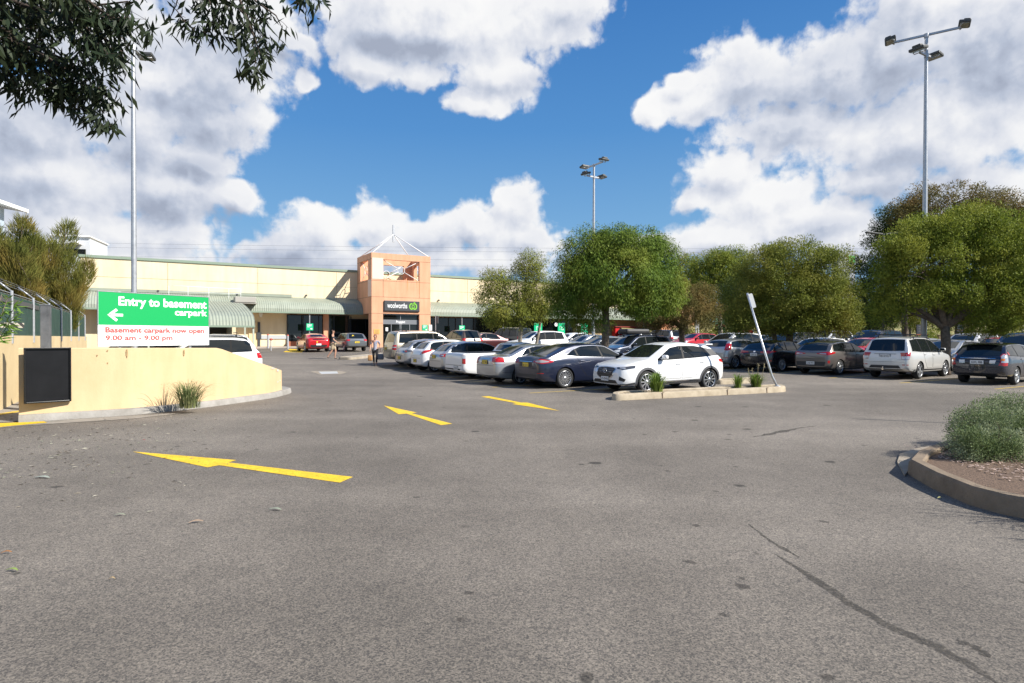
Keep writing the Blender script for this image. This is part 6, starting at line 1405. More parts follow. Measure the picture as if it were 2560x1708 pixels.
c.corner('taillight', [(.06, .60, .90), (.16, .72, .88), (.30, .84, .94)], [(.26, .62, 1.22), (.34, .70, 1.24), (.40, .80, 1.20)], M_LRED, where=-1, ang=45, nu=6, nv=8, eps=.006); c.corner('reflector', [(.05, .56, .52), (.16, .76, .52)], [(.05, .56, .55), (.16, .76, .55)], M_LRED, where=-1, ang=45, nu=3, nv=1)
c.rear('dark_diffuser', [(-.6, .34), (.6, .34)], [(-.6, .46), (.6, .46)], M_PLAS, nu=8, nv=2); c.mirrors(2.65, 1.05); c.wheels(8, 'multi'); c.plate(.70, -1, 'BX·40·KD', False)
# ================= simpler cars farther off
def simple(shape, label, pm, q, hd, H, belt, steep=.5, rear_lo=1.05, lamps='box', rack=False, wtop=1.03, cat='car', pill=True, plate=None):
    c = shape; c.build('parked_car', label, pm, q, hd, cat); L = c.L
    if c.kind == 'sedan':
        c.windows([(1.05, belt + .06), (2.6, belt + .03), (L - 1.2, belt + .02)], [(1.4, H - .18), (1.8, H - .10), (2.5, H - .11), (L - 1.25, belt + .06)], [(2.35, 2.3)]); c.rear('rear_window', [(-.56, rear_lo), (.56, rear_lo)], [(-.48, H - .11), (.48, H - .11)], M_CGLASS, nu=8, nv=5)
        c.front('windscreen', [(-.6, .99), (.6, .99)], [(-.5, H - .12), (.5, H - .12)], M_CGLASS, nu=8, nv=6)
    else: std_glass(c, L, H, belt, steep, .1, rear_lo, H - .13, [(2.1, 2.05), (1.2, 1.2)], wtop=wtop)
    c.corner('taillight', [(.02, c.W / 2 - .28, .80), (.2, c.W / 2 - .02, .80)], [(.03, c.W / 2 - .28, belt), (.22, c.W / 2 - .02, belt)], M_LRED, where=-1, ang=45, nu=5, nv=4, eps=.006)
    c.corner('headlight', [(.10, c.W / 2 - .40, .66), (.42, c.W / 2 - .02, .70)], [(.16, c.W / 2 - .40, .76), (.48, c.W / 2 - .02, .82)], M_LCLR, where=1, ang=42, nu=6, nv=3, eps=.006)
    c.front('grille', [(-.45, .52), (.45, .52)], [(-.48, .66), (.48, .66)], M_BLACK, nu=8, nv=2, eps=.006); c.front('lower_intake', [(-.5, .30), (.5, .30)], [(-.45, .40), (.45, .40)], M_BLACK, nu=8, nv=2, eps=.006)
    c.mirrors(L - 1.45, belt + .05); c.wheels(6, 'five')
    if rack: c.roof_rack(.7, 2.6, bars=True)
    if plate: c.plate(.52, 1, plate, True)
    return c
def px_at(px, D, hd):                        # centre of a car on a pixel column at depth D
    return Vector((xat(px, D), D, ground_z(D))), hd
HBk = R(180 + 31)
simple(hatch(4.4, 1.8, 1.47), 'grey hatchback facing the lane, left of the dark blue car with roof pod', grey, *px_at(1495, 36.5, HBk), H=1.47, belt=.93, plate=None)
c = simple(wagon(4.5, 1.8, 1.62), 'dark blue wagon with black roof pod behind the white crossover', navy, *px_at(1585, 33.5, HBk), H=1.62, belt=1.0, wtop=1.1)
b = MB(); b.box((0, 0, 1.80), (1.7, .8, .28), bev=.1); b.build('roof_pod', M_PLAS, c.root); c.roof_rack(.9, 2.8, bars=True, rails=False)
simple(sedan(4.75, 1.82, 1.46), 'silver sedan facing the lane, just left of the rounded tree trunk', silver, *px_at(1473, 41.0, HBk), H=1.46, belt=.89)
simple(sedan(4.6, 1.8, 1.49), 'white sedan behind the blue-grey liftback, left of the silver sedan', white, *px_at(1432, 45.5, HBk), H=1.49, belt=.89)
simple(wagon(4.6, 1.8, 1.66), 'white station wagon by the twin-trunked small tree', white, *px_at(1342, 44.0, HBk), H=1.66, belt=1.0, wtop=1.1)
simple(wagon(4.75, 1.85, 1.70), 'white wagon facing left behind the small silver hatchback', white, *px_at(1822, 36.5, HBk), H=1.70, belt=1.02, wtop=1.1)
simple(hatch(4.3, 1.76, 1.46), 'dark hatchback half hidden behind the white wagon', navy, *px_at(1905, 41, HBk), H=1.46, belt=.93)
simple(wagon(4.8, 1.88, 1.72), 'black wagon with bright windscreen behind the leaning sign pole', black, *px_at(1975, 36.5, HBk), H=1.72, belt=1.02, wtop=1.1)
simple(hatch(4.2, 1.75, 1.48), 'white hatchback between the tree trunks and the bronze hatchback', white, *px_at(2040, 33.6, HBk), H=1.48, belt=.93)
simple(wagon(4.6, 1.8, 1.68), 'white wagon with roof rails far behind the bronze hatchback', white, *px_at(2070, 46, HBk), H=1.68, belt=1.0, rack=True, wtop=1.1)
simple(hatch(4.3, 1.76, 1.5), 'bright red hatchback showing between the bronze hatchback and white wagon', red, *px_at(2158, 32.5, HBk), H=1.5, belt=.93)
simple(wagon(4.9, 1.9, 1.85, tum=.08), 'dark people mover behind the red hatchback', navy, *px_at(2178, 38, HBk), H=1.85, belt=1.1, wtop=1.2)
simple(hatch(4.3, 1.76, 1.47), 'silver hatchback just right of the big tree trunk', silver, *px_at(2372, 29.5, HBk), H=1.47, belt=.93)
simple(wagon(4.7, 1.85, 1.72), 'pale wagon with ladder rack beyond the big tree trunk', pearl, *px_at(2420, 34, HBk), H=1.72, belt=1.0, rack=True, wtop=1.1)
simple(wagon(4.9, 1.9, 1.86, tum=.08), 'big black four-wheel-drive behind the near-black wagon', black, *px_at(2560, 27.5, HBk), H=1.86, belt=1.12, wtop=1.2)
simple(hatch(4.3, 1.76, 1.5), 'red car showing as a strip behind the near-black wagon', red, *px_at(2490, 33, HBk), H=1.5, belt=.93)
simple(hatch(4.2, 1.75, 1.48), 'silver hatchback beyond the pearl wagon, left of the big trunk', silver, *px_at(2290, 32.5, HBk), H=1.48, belt=.93)
# row before the store
HS = math.atan2(V.y, V.x)
c = Car('coupe', 4.22, 1.79, 1.40, [(0, .80), (.04, .98), (.14, 1.04), (.5, 1.12), (1.0, 1.31), (1.5, 1.39), (2.0, 1.40), (2.4, 1.34), (3.2, .97), (3.6, .90), (4.0, .78), (4.22, .55)], [(0, .95), (1.0, 1.0), (2.4, .95), (4.22, .7)], wb=2.65, fo=.86, rw=.34, tum=.22, tailplan=.25, tail_end=.72)
p = gp(797, 881); q = p + V * 2.1; q.z = ground_z(q.y)
c.build('parked_car', 'red coupe with yellow sticker parked nose-in before the dark shop window', red, q, HS)
c.windows([(.9, 1.06), (1.8, 1.0), (3.0, .96)], [(1.2, 1.22), (1.7, 1.29), (2.1, 1.29), (2.9, .98)], [(2.0, 1.95)]); c.rear('rear_window', [(-.50, 1.10), (.50, 1.10)], [(-.44, 1.30), (.44, 1.30)], M_CGLASS, nu=8, nv=4); c.rear('spoiler_band', [(-.62, 1.05), (.62, 1.05)], [(-.6, 1.085), (.6, 1.085)], red, nu=8, nv=1, eps=.05)
c.rear('tail_glass', [(-.46, .90), (.46, .90)], [(-.46, .99), (.46, .99)], M_CGLASS, nu=8, nv=2); c.corner('taillight', [(.02, .52, .84), (.26, .86, .86)], [(.04, .52, .99), (.30, .86, .98)], M_LRED, where=-1, ang=45, nu=6, nv=4); c.rear('lower_valance', [(-.66, .34), (.66, .34)], [(-.6, .52), (.6, .52)], M_BLACK, nu=8, nv=3)
c.plate(.55, -1, '', False); b = MB(); pz = c.hit((-2.1, .12, .74), (1, 0, 0), .006); b.cyl(pz, pz - Vector((.006, 0, 0)), .06, n=14); b.build('sticker', M_PYEL, c.root); c.mirrors(2.75, 1.0); c.wheels(5, 'five'); c.front('windscreen', [(-.6, 1.0), (.6, 1.0)], [(-.5, 1.3), (.5, 1.3)], M_CGLASS, nu=8, nv=4)
c = simple(wagon(4.25, 1.69, 1.45, wb=2.6, rw=.30, steep=.45, belt=.92, rear_z=.95), 'small silver-grey wagon with yellow plate before the entrance tower', grey, *(lambda p: ((lambda q: (Vector((q.x, q.y, ground_z(q.y))), HS))(p + V * 2.1)))(gp(893, 880)), H=1.45, belt=.92, steep=.45, rear_lo=1.0, wtop=.99)
c.plate(.70, -1, 'WSN·31B', True); b = MB(); pz = c.hit((-2.1, .25, 1.18), (1, 0, 0), .012); b.box(tuple(pz), (.004, .13, .13), rot=Euler((R(45), 0, 0))); b.build('sticker', M_PYEL, c.root)
simple(wagon(4.6, 1.82, 1.68, steep=.4), 'dark brown wagon with bright red tail lamps right of the entrance', brown, *px_at(1150, 47, HS), H=1.68, belt=1.02, steep=.4, wtop=1.1)
simple(sedan(4.6, 1.8, 1.46), 'dark maroon sedan right of the brown wagon before the shopfront', paint('maroon', (.07, .015, .015), .3, .3), *px_at(1205, 47.5, HBk), H=1.46, belt=.89)
simple(wagon(4.7, 1.85, 1.85, steep=.2, rear_z=1.1, tum=.08), 'olive black four-wheel-drive left of the small tree', dgreen, *px_at(1268, 49.5, HS + R(12)), H=1.85, belt=1.1, wtop=1.2)
simple(hatch(4.3, 1.76, 1.47), 'silver car far off before the red parcel lockers', silver, *px_at(1580, 55, HS), H=1.47, belt=.93)
simple(wagon(4.6, 1.8, 1.68), 'grey wagon far off in front of the brick end tower', grey, *px_at(1650, 56, HS), H=1.68, belt=1.0, wtop=1.1)
simple(hatch(4.2, 1.75, 1.45), 'red hatchback peeping over the white crossover roof', red, *px_at(1735, 47, HBk), H=1.45, belt=.93)
# cars behind the ochre wall
c = wagon(4.41, 1.82, 1.66, wb=2.64, rw=.34, steep=.55, belt=1.02, rear_z=1.04)
hd = R(180 + 30); D = 25.6; tail = Vector((xat(650, D), D, 0)); q = tail + Vector((math.cos(hd), math.sin(hd), 0)) * c.L / 2 + Vector((math.sin(hd), -math.cos(hd), 0)) * .0; q.z = ground_z(q.y)
simple(c, 'white crossover with slanted red lamps behind the low end of the ochre wall', white, q, hd, H=1.66, belt=1.02, steep=.55, rear_lo=1.12, wtop=1.1)
c = wagon(4.66, 1.80, 1.72, wb=2.67, rw=.34, steep=.5, belt=1.04, rear_z=1.05); D = 31.5; tail = Vector((xat(640, D), D, 0)); q = tail + Vector((math.cos(hd), math.sin(hd), 0)) * c.L / 2; q.z = ground_z(q.y)
simple(c, 'white wagon with roof rails beyond the white crossover, under the dock canopy', white, q, hd, H=1.72, belt=1.04, steep=.5, rear_lo=1.14, rack=True, wtop=1.12)
# ------------------------------------------------------------------ trees and plants
def leaves_np(C, L_, W_, droop, spread, rs, axis=None, face=None):
    """rhombic leaves at points C; droop pulls the leaf axis down, axis optionally gives a preferred direction per leaf"""
    n = len(C); d = rs.normal(size=(n, 3)); d /= np.linalg.norm(d, axis=1, keepdims=True)
    if axis is not None: d = d * spread + axis
    d[:, 2] -= droop; d /= np.linalg.norm(d, axis=1, keepdims=True) + 1e-9
    q = rs.normal(size=(n, 3))
    if face is not None: q = q * .55 + face * np.array([1.0, 1.0, 1.0]) + np.array([0, 0, .45])
    s = np.cross(d, q); s /= np.linalg.norm(s, axis=1, keepdims=True) + 1e-9
    nn = np.cross(d, s)
    ln = (L_ * rs.uniform(.7, 1.3, (n, 1))); wd = (W_ * rs.uniform(.75, 1.25, (n, 1)))
    mid = C + d * ln * .45 + nn * ln * .06
    v = np.stack([C, mid + s * wd * .5, C + d * ln, mid - s * wd * .5], 1).reshape(-1, 3)
    return v
def foliage(name, C, L_, W_, m, parent, droop=.4, spread=1.0, rs=rng, axis=None, face=None):
    v = leaves_np(C, L_, W_, droop, spread, rs, axis, face); return mesh_np(name, v, 4, np.arange(len(v), dtype=np.int32), m, parent)
def crown_points(lobes, n, rs, clump=.28, per=26, shell=.55, flat=1.0, reach=1.04):
    """points in clumps spread through ellipsoid lobes (x, y, z, rx, ry, rz); more of them near the skin"""
    vol = np.array([l[3] * l[4] + l[4] * l[5] + l[3] * l[5] for l in lobes]); k = rs.choice(len(lobes), size=max(1, n // per), p=vol / vol.sum())
    Lb = np.array(lobes)[k]; u = rs.normal(size=(len(k), 3)); u /= np.linalg.norm(u, axis=1, keepdims=True)
    r = shell + (reach - shell) * rs.uniform(0, 1, (len(k), 1)) ** .7
    c = Lb[:, :3] + u * r * Lb[:, 3:6]
    off = rs.normal(size=(len(k), per, 3)); nr = np.linalg.norm(off, axis=2, keepdims=True); off *= np.minimum(1, 1.75 / nr); off = off * clump * rs.uniform(.6, 1.3, (len(k), 1, 1)); off[:, :, 2] *= flat
    out = u[:, None, :].repeat(per, 1).reshape(-1, 3) * .55 + (off / (np.linalg.norm(off, axis=2, keepdims=True) + 1e-6)).reshape(-1, 3) * .6
    return (c[:, None, :] + off).reshape(-1, 3), out
def limbs(base, r0, fork, targets, rs, m, parent, name='trunk', bend=.25):
    """tapered trunk with limbs reaching to the targets"""
    b = MB(); f = Vector(fork); B0 = Vector(base); P = [B0.lerp(f, t) + Vector((rs.normal() * .04, rs.normal() * .04, 0)) * (1 if 0 < t < 1 else 0) for t in (0, .15, .4, .7, 1)]
    b.tube(P, [r0 * 1.35, r0 * 1.05, r0 * .95, r0 * .9, r0 * .86], n=12)
    for t in targets:
        t = Vector(t); mid = f.lerp(t, .45) + Vector((rs.normal(), rs.normal(), abs(rs.normal()) * .4)) * bend * (t - f).length * .3
        Q = [f - (f - B0).normalized() * .1, f.lerp(mid, .5), mid, mid.lerp(t, .5) + Vector((rs.normal(), rs.normal(), 0)) * .06, t]; b.tube(Q, [r0 * .72, r0 * .55, r0 * .42, r0 * .26, r0 * .08], n=8)
        for k in range(3):
            a = Q[2].lerp(Q[4], .2 + .25 * k); e = a + (t - f).length * .4 * Vector((rs.normal(), rs.normal(), rs.normal() * .6 + .4)).normalized(); b.tube([a, a.lerp(e, .5) + Vector((0, 0, .08)), e], [r0 * .2, r0 * .12, r0 * .04], n=5)
    return b.build(name, m, parent)
M_BARKG = mat('grey_brown_bark', (.20, .155, .115), .95, c2=(.08, .06, .045), vscale=9, bump=.9, bscale=22)
M_BARKP = mat('pale_bark', (.40, .35, .29), .9, c2=(.17, .14, .11), vscale=6, bump=.6, bscale=20)
LV_GREEN = leaf_mat('leaves_mid_green', (.045, .092, .012), (.18, .265, .03), .24, .5, c3=(.20, .235, .03))
LV_OLIVE = leaf_mat('leaves_olive', (.10, .125, .020), (.265, .295, .046), .26, .55, c3=(.27, .265, .048))
LV_YELL = leaf_mat('leaves_yellow_green', (.095, .135, .016), (.26, .31, .04), .28, .55, c3=(.27, .285, .04))
LV_BROWN = leaf_mat('leaves_brown_green', (.085, .088, .024), (.20, .165, .048), .25, .6, c3=(.225, .145, .045))
LV_DARK = leaf_mat('leaves_dark', (.030, .050, .013), (.085, .115, .028), .22, .45)
LV_EUC = leaf_mat('leaves_eucalypt', (.012, .022, .010), (.032, .048, .022), .12, .38, c3=(.028, .038, .016))
LV_CAS = leaf_mat('needles_casuarina', (.075, .092, .018), (.20, .21, .045), .3, .6, c3=(.25, .185, .045))
def tree(label, px, D, pix, trunk_px, lv, n, lsize, droop=.4, clump=.28, group=None, r0=.18, fork=.38, per=26, bark=None, depth=1.0, kind='tree', shell=.72, seed=1, flat=1.0, two=None, sp=.8, up=0.0):
    """pix: crown lobes as (px, py, rx, ry) in photo pixels at depth D"""
    rs = np.random.default_rng(seed); base = Vector((xat(trunk_px, D), D, ground_z(D))); o = tag(empty(kind, base), label, 'tree', group)
    lob = []; k = D / F
    for (cx_, cy_, rx, ry) in pix:
        c = at(cx_, cy_, D) - base; dd = rs.uniform(-.25, .25) * rx * k * depth; lob.append((c.x, c.y + dd, c.z, rx * k, rx * k * .92 * depth, ry * k))
    zc = sum(l[2] for l in lob) / len(lob); zmin = min(l[2] - l[5] for l in lob); f = Vector((0, 0, max(.6, zmin + (zc - zmin) * fork)))
    tg = [(l[0] * .85, l[1] * .85, l[2] + l[5] * .35) for l in lob]
    limbs((0, 0, -.1), r0, f, tg, rs, bark or M_BARKG, o)
    if two: limbs((two, .2, -.1), r0 * .7, (two * 1.8, .1, f.z * 1.05), tg[:2], rs, bark or M_BARKG, o)
    n = int(n * 1.7); sc = .76
    lob = [l[:3] + tuple(v * rs.uniform(.78, 1.02) for v in l[3:]) for l in lob]
    P, fc = crown_points(lob, int(n * .78), rs, clump * 1.45, per * 12, shell, .8)
    P2, fc2 = crown_points(lob, int(n * .16), rs, clump * 1.0, per, .35, flat); P3, fc3 = crown_points(lob, int(n * .07), rs, clump * .62, per * 3, 1.0, 1.0, 1.24)
    P = np.concatenate([P, P2, P3]); fc = np.concatenate([fc, fc2, fc3])
    ax = fc * .6; ax[:, 2] += up
    foliage('crown', P, lsize[0] * sc, lsize[1] * sc, lv, o, droop, sp, rs, ax, fc)
    return o
G1 = 'trees in the car park beds'
# big rounded green tree in the middle
tree('big rounded dark green tree with drooping foliage in the middle of the car park', 0, 24.6, [(1480, 640, 75, 62), (1560, 615, 95, 50), (1640, 640, 50, 60), (1440, 700, 65, 70), (1530, 690, 110, 80), (1640, 700, 60, 62), (1418, 752, 44, 48), (1475, 785, 45, 36), (1665, 735, 40, 50), (1600, 745, 60, 45)], 1513, LV_GREEN, 74000, (.15, .036), droop=.95, clump=.19, r0=.165, fork=.50, per=22, seed=11, group=G1)
# small open tree left of it, twin trunks
tree('smaller open olive tree with twin leaning trunks, left of the rounded tree', 0, 29.5, [(1325, 665, 34, 30), (1290, 720, 45, 40), (1345, 720, 38, 45), (1240, 705, 36, 32), (1225, 760, 34, 38), (1280, 780, 50, 36), (1340, 765, 36, 32), (1240, 795, 28, 16)], 1303, LV_OLIVE, 21000, (.15, .036), droop=.8, clump=.2, r0=.11, fork=.3, per=18, seed=12, group=G1, bark=M_BARKP, two=.55)
# brownish tree right of it
tree('brownish green low tree with forked trunk before the brick end tower', 0, 38.5, [(1690, 745, 60, 40), (1750, 745, 45, 40), (1640, 790, 45, 30), (1710, 785, 70, 35), (1770, 790, 38, 30), (1620, 800, 30, 20)], 1705, LV_BROWN, 24000, (.17, .045), droop=.5, clump=.24, r0=.2, fork=.12, seed=13, group=G1)
# two big spreading trees on the right
tree('wide olive green spreading tree behind the black and bronze hatchbacks', 0, 32.5, [(1990, 650, 80, 45), (1910, 680, 70, 55), (2060, 680, 80, 60), (1870, 740, 55, 60), (1960, 740, 90, 60), (2070, 750, 80, 60), (1900, 800, 70, 38), (2010, 800, 90, 38), (2100, 800, 50, 36), (1850, 790, 40, 40)], 1975, LV_OLIVE, 76000, (.15, .05), droop=.1, clump=.22, r0=.2, fork=.15, seed=14, group=G1, up=.5, two=-.5)
tree('largest spreading tree with yellow-green top and forked trunk beside the white wagon', 0, 26.2, [(2400, 570, 110, 42), (2300, 600, 80, 50), (2480, 600, 90, 55), (2240, 650, 60, 55), (2360, 650, 120, 60), (2500, 670, 110, 70), (2290, 730, 90, 50), (2410, 730, 120, 55), (2540, 750, 90, 65), (2200, 730, 45, 55), (2240, 785, 60, 32), (2470, 800, 90, 30), (2590, 640, 80, 70)], 2362, LV_YELL, 88000, (.14, .05), droop=.05, clump=.2, r0=.2, fork=.10, seed=15, group=G1, up=.55)
# tall trees behind
G2 = 'tall trees behind the car park'
tree('tall brown-topped tree rising behind the largest spreading tree', 0, 48, [(2380, 500, 90, 40), (2470, 520, 70, 40), (2300, 540, 70, 45), (2420, 560, 110, 50), (2350, 600, 90, 60), (2520, 600, 60, 60)], 2400, LV_BROWN, 30000, (.26, .075), droop=.3, clump=.34, r0=.32, fork=.3, seed=21, group=G2)
tree('tall dark pine-like tree left of the brown-topped tree', 0, 52, [(2260, 540, 45, 36), (2230, 575, 40, 30), (2280, 590, 55, 40), (2215, 620, 40, 40), (2260, 670, 60, 60)], 2262, LV_DARK, 17000, (.26, .075), droop=.2, clump=.36, r0=.25, fork=.3, seed=22, group=G2)
tree('tall tree cut by the right edge behind the near-black wagon', 0, 44, [(2580, 540, 55, 45), (2560, 600, 45, 50), (2620, 640, 80, 80), (2590, 720, 60, 70)], 2600, LV_BROWN, 18000, (.24, .07), droop=.3, clump=.34, r0=.28, fork=.3, seed=23, group=G2)
tree('bright green gum with rounded top behind the brownish tree', 0, 66, [(1790, 655, 32, 24), (1760, 665, 26, 22), (1840, 650, 40, 22), (1810, 690, 50, 30), (1745, 700, 30, 30), (1850, 700, 40, 40)], 1800, LV_YELL, 17000, (.30, .09), droop=.3, clump=.42, r0=.25, fork=.4, seed=24, group=G2, bark=M_BARKP)
tree('grey-green gum left of the bright green gum', 0, 70, [(1715, 660, 34, 24), (1690, 690, 30, 30), (1730, 710, 40, 40), (1700, 740, 40, 40)], 1715, LV_OLIVE, 12000, (.30, .09), droop=.3, clump=.45, r0=.25, fork=.4, seed=25, group=G2)
tree('dark bushy tree between the fuel price totem and the wide olive tree', 0, 62, [(1850, 730, 50, 45), (1830, 790, 45, 40), (1880, 780, 50, 50), (1920, 760, 40, 60)], 1840, LV_DARK, 16000, (.28, .09), droop=.2, clump=.4, r0=.22, fork=.3, seed=26, group=G2)
tree('dark green tree filling the gap between the two spreading trees', 0, 50, [(2150, 690, 50, 40), (2130, 750, 50, 50), (2180, 770, 50, 50), (2160, 810, 60, 30)], 2150, LV_DARK, 15000, (.24, .08), droop=.2, clump=.36, r0=.22, fork=.3, seed=27, group=G2)
tree('low dense dark tree under the right side of the largest tree', 0, 46, [(2470, 770, 70, 40), (2540, 760, 70, 50), (2400, 790, 50, 30), (2600, 780, 60, 50)], 2480, LV_DARK, 15000, (.22, .08), droop=.2, clump=.34, r0=.2, fork=.3, seed=28, group=G2)
tree('thin grey gum behind the white wagon, left of the largest trunk', 0, 56, [(2270, 760, 60, 40), (2220, 790, 50, 30), (2300, 800, 50, 26)], 2275, LV_OLIVE, 10000, (.24, .07), droop=.4, clump=.38, r0=.14, fork=.3, seed=29, group=G2, bark=M_BARKP)
tree('dull green bushy tree behind the leaning sign pole', 0, 58, [(1930, 800, 50, 30), (1990, 810, 60, 26), (2060, 800, 50, 30)], 1985, LV_DARK, 11000, (.24, .08), droop=.2, clump=.38, r0=.16, fork=.3, seed=30, group=G2)
# far wood along the bank
struct_pts = []
bank = MB(); rows = []
for j, (v, z) in enumerate(((0, -.2), (3, .6), (7, 1.9), (14, 2.9), (60, 4))): rows.append([Vector((14 + 3 * i, 72 - .16 * (14 + 3 * i) + v, ground_z(70) + z + .25 * math.sin(i * 1.7 + j))) for i in range(36)])
bank.grid(rows, smooth=True); struct(bank.build('grass_bank', mat('dry_grass', (.36, .29, .13), .95, c2=(.16, .17, .06), vscale=.5, bump=.6, bscale=8)))
rs = np.random.default_rng(77); C = []
for i in range(150):
    x = rs.uniform(12, 130); y = 84 - .12 * x + rs.uniform(0, 26); h = rs.uniform(5.5, 9.5); r = rs.uniform(2.2, 3.6); P, _ = crown_points([(x, y, ground_z(80) + 2 + h * .55, r, r, h * .42)], 560, rs, .5, 20, .4); C.append(P)
tag(foliage('far_woodland', np.concatenate(C), .42, .16, LV_DARK, None, .2, 1.0, rs), kind='stuff')
rs = np.random.default_rng(78); C = []
for i in range(60):                                       # scrub at the foot of the bank
    x = rs.uniform(15, 60); y = 70 - .17 * x + rs.uniform(0, 6); P, _ = crown_points([(x, y, ground_z(66) + 1.0, rs.uniform(.8, 2.2), rs.uniform(.8, 1.6), rs.uniform(.6, 1.5))], 260, rs, .3, 14, .4); C.append(P)
tag(foliage('roadside_scrub', np.concatenate(C), .24, .09, LV_OLIVE, None, .2, 1.0, rs), kind='stuff')
# hedge by the end tower
k, z = bl(1690, 824, -2.5); p = bw(k, -2.5, 0); p.z = ground_z(p.y); o = tag(empty('hedge', p, UA), 'small clipped green hedge before the brick end tower', 'hedge'); rs = np.random.default_rng(5)
P = np.stack([rs.uniform(-1.6, 1.6, 5000), rs.uniform(-.5, .5, 5000), rs.uniform(.1, 1.5, 5000)], 1); foliage('leaves', P, .14, .06, LV_YELL, o, -.1, 1.0, rs)
# casuarinas at the left: plumes of fine needles
def casuarina(label, plumes, D, seed, n):
    rs = np.random.default_rng(seed); base = Vector((xat(plumes[0][0], D), D, ground_z(D))); o = tag(empty('casuarina_tree', base), label, 'tree', 'casuarinas behind the fence'); k = D / F
    b = MB(); Pn, Ax = [], []; first = True
    for (tx, ty, bx, by, w) in plumes:                    # tip and foot of each plume in pixels, width
        T_ = at(tx, ty + 24, D) - base + Vector((0, rs.uniform(-1.2, 1.2), 0)); Bq = at(bx, by, D) - base + Vector((0, rs.uniform(-1.2, 1.2), 0))
        mid = T_.lerp(Bq, .5) + Vector((rs.normal() * .1, rs.normal() * .1, 0)); b.tube([Vector((Bq.x * .3, Bq.y * .3, 0)), Bq, mid, T_], [.09, .06, .035, .01], n=6)
        m_ = int(n * w / 40); t = rs.uniform(0, 1, m_) ** .75; rad = w * k * (np.sin(np.pi * (1 - t) ** .75 * .93 + .12) * .9 + .06)
        an = rs.uniform(0, 2 * np.pi, m_); rr = rad * np.sqrt(rs.uniform(0, 1, m_))
        L_ = np.array(Bq)[None] * (1 - t[:, None]) + np.array(T_)[None] * t[:, None]
        Pn.append(L_ + np.stack([rr * np.cos(an), rr * np.sin(an), rs.normal(size=m_) * .1], 1)); a = np.stack([np.cos(an) * .45, np.sin(an) * .45, np.full(m_, .95)], 1); Ax.append(a)
    b.build('trunk', M_BARKG, o)
    foliage('crown', np.concatenate(Pn), .34, .022, LV_CAS, o, -.0, .35, rs, np.concatenate(Ax))
casuarina('feathery olive casuarina with two tall curved tips, behind the fence', [(133, 530, 150, 760, 36), (108, 540, 110, 760, 34), (82, 545, 70, 760, 34), (170, 620, 165, 790, 34), (150, 600, 140, 780, 40), (208, 672, 182, 760, 20), (196, 700, 182, 830, 30), (180, 700, 170, 830, 34), (120, 640, 120, 800, 46), (185, 630, 190, 740, 20)], 27, 31, 2500)
casuarina('yellowish casuarina at the left edge beside the apartment block', [(12, 545, 20, 760, 30), (45, 570, 45, 780, 42), (25, 600, 0, 780, 40), (-20, 560, -20, 760, 50), (70, 600, 75, 790, 44), (0, 650, 10, 800, 46), (60, 680, 50, 810, 50)], 25, 32, 2600)
# a sprig of pale leaves poking in at the left edge above the boom gate
rs = np.random.default_rng(9); p = at(-40, 790, 9.5); o = tag(empty('oleander_shrub', (p.x, p.y, 0)), 'sprig of fresh pale green leaves poking in at the left edge above the boom gate', 'shrub'); b = MB(); Pn, Ax = [], []
for (tx, ty) in ((45, 752), (40, 780), (20, 745), (28, 800), (5, 735)):
    T_ = at(tx, ty, 9.5) - Vector((p.x, p.y, 0)); b.tube([(0, 0, 0), (-.05, 0, 1.2), tuple(T_)], [.02, .014, .004], n=5)
    for j in range(16): t = rs.uniform(.0, 1); s_ = Vector((-.05, 0, 1.2)).lerp(T_, .45 + .55 * t); Pn.append(s_); Ax.append(Vector((.9, rs.normal() * .5, rs.normal() * .6)))
b.build('stem', M_BARKG, o); foliage('leaves', np.array([tuple(v) for v in Pn]), .17, .026, leaf_mat('leaves_fresh', (.10, .20, .03), (.22, .34, .06), .3, .4), o, .1, .4, rs, np.array([tuple(v) for v in Ax]))
# overhanging eucalypt at the top left: branches enter from above, leaves hang in sprays
rs = np.random.default_rng(41); TB = Vector((-7.6, 2.6, 0)); o = tag(empty('eucalyptus_tree', TB), 'dark eucalypt branches with hanging leaves overhead in the top left corner', 'tree')
lb = MB(); lb.tube([(0, 0, 0), (.1, .1, 2.5), (.5, .5, 5.0), (1.2, 1.0, 7.2)], [.30, .24, .19, .12], n=12)
DT = 6.2
twigs = []
def spray(tips, D, rad=.012, nl=60, w=26):
    """a twig along photo pixels, hung with leaves; w is how far they spill in pixels"""
    nl = int(nl * .64); P3 = [at(x, y - 16, D + rs.normal() * .12) - TB for x, y in tips]; lb.tube(P3, [rad * (1 - .75 * i / (len(P3) - 1)) for i in range(len(P3))], n=5)
    k = D / F; A, X = [], []
    L_ = [0]
    for i in range(1, len(P3)): L_.append(L_[-1] + (P3[i] - P3[i - 1]).length)
    for j in range(nl):
        q = L_[-1] * (.12 + .88 * rs.uniform(0, 1)); i = min(max(a for a in range(len(L_)) if L_[a] <= q), len(P3) - 2); t = (q - L_[i]) / (L_[i + 1] - L_[i]); c = P3[i].lerp(P3[i + 1], t)
        e = c + Vector((rs.normal(), rs.normal(), -abs(rs.normal()) * .7 + .2)) * (w * k)
        if rs.uniform() < .35: lb.tube([c, c.lerp(e, .5) + Vector((0, 0, .01)), e], .0025, n=3)
        for m_ in range(3): A.append(tuple(e + Vector((rs.normal(), rs.normal(), rs.normal())) * .035)); X.append((rs.normal() * .5, rs.normal() * .5, -.35))
    twigs.append((A, X))
main = [(-150, -260), (60, -90), (200, 20)]
spray([(-120, -40), (60, 30), (170, 60), (260, 110), (310, 150)], 6.2, .03, 170, 34); spray([(120, -60), (220, 20), (290, 70), (322, 60)], 6.0, .025, 190, 34)
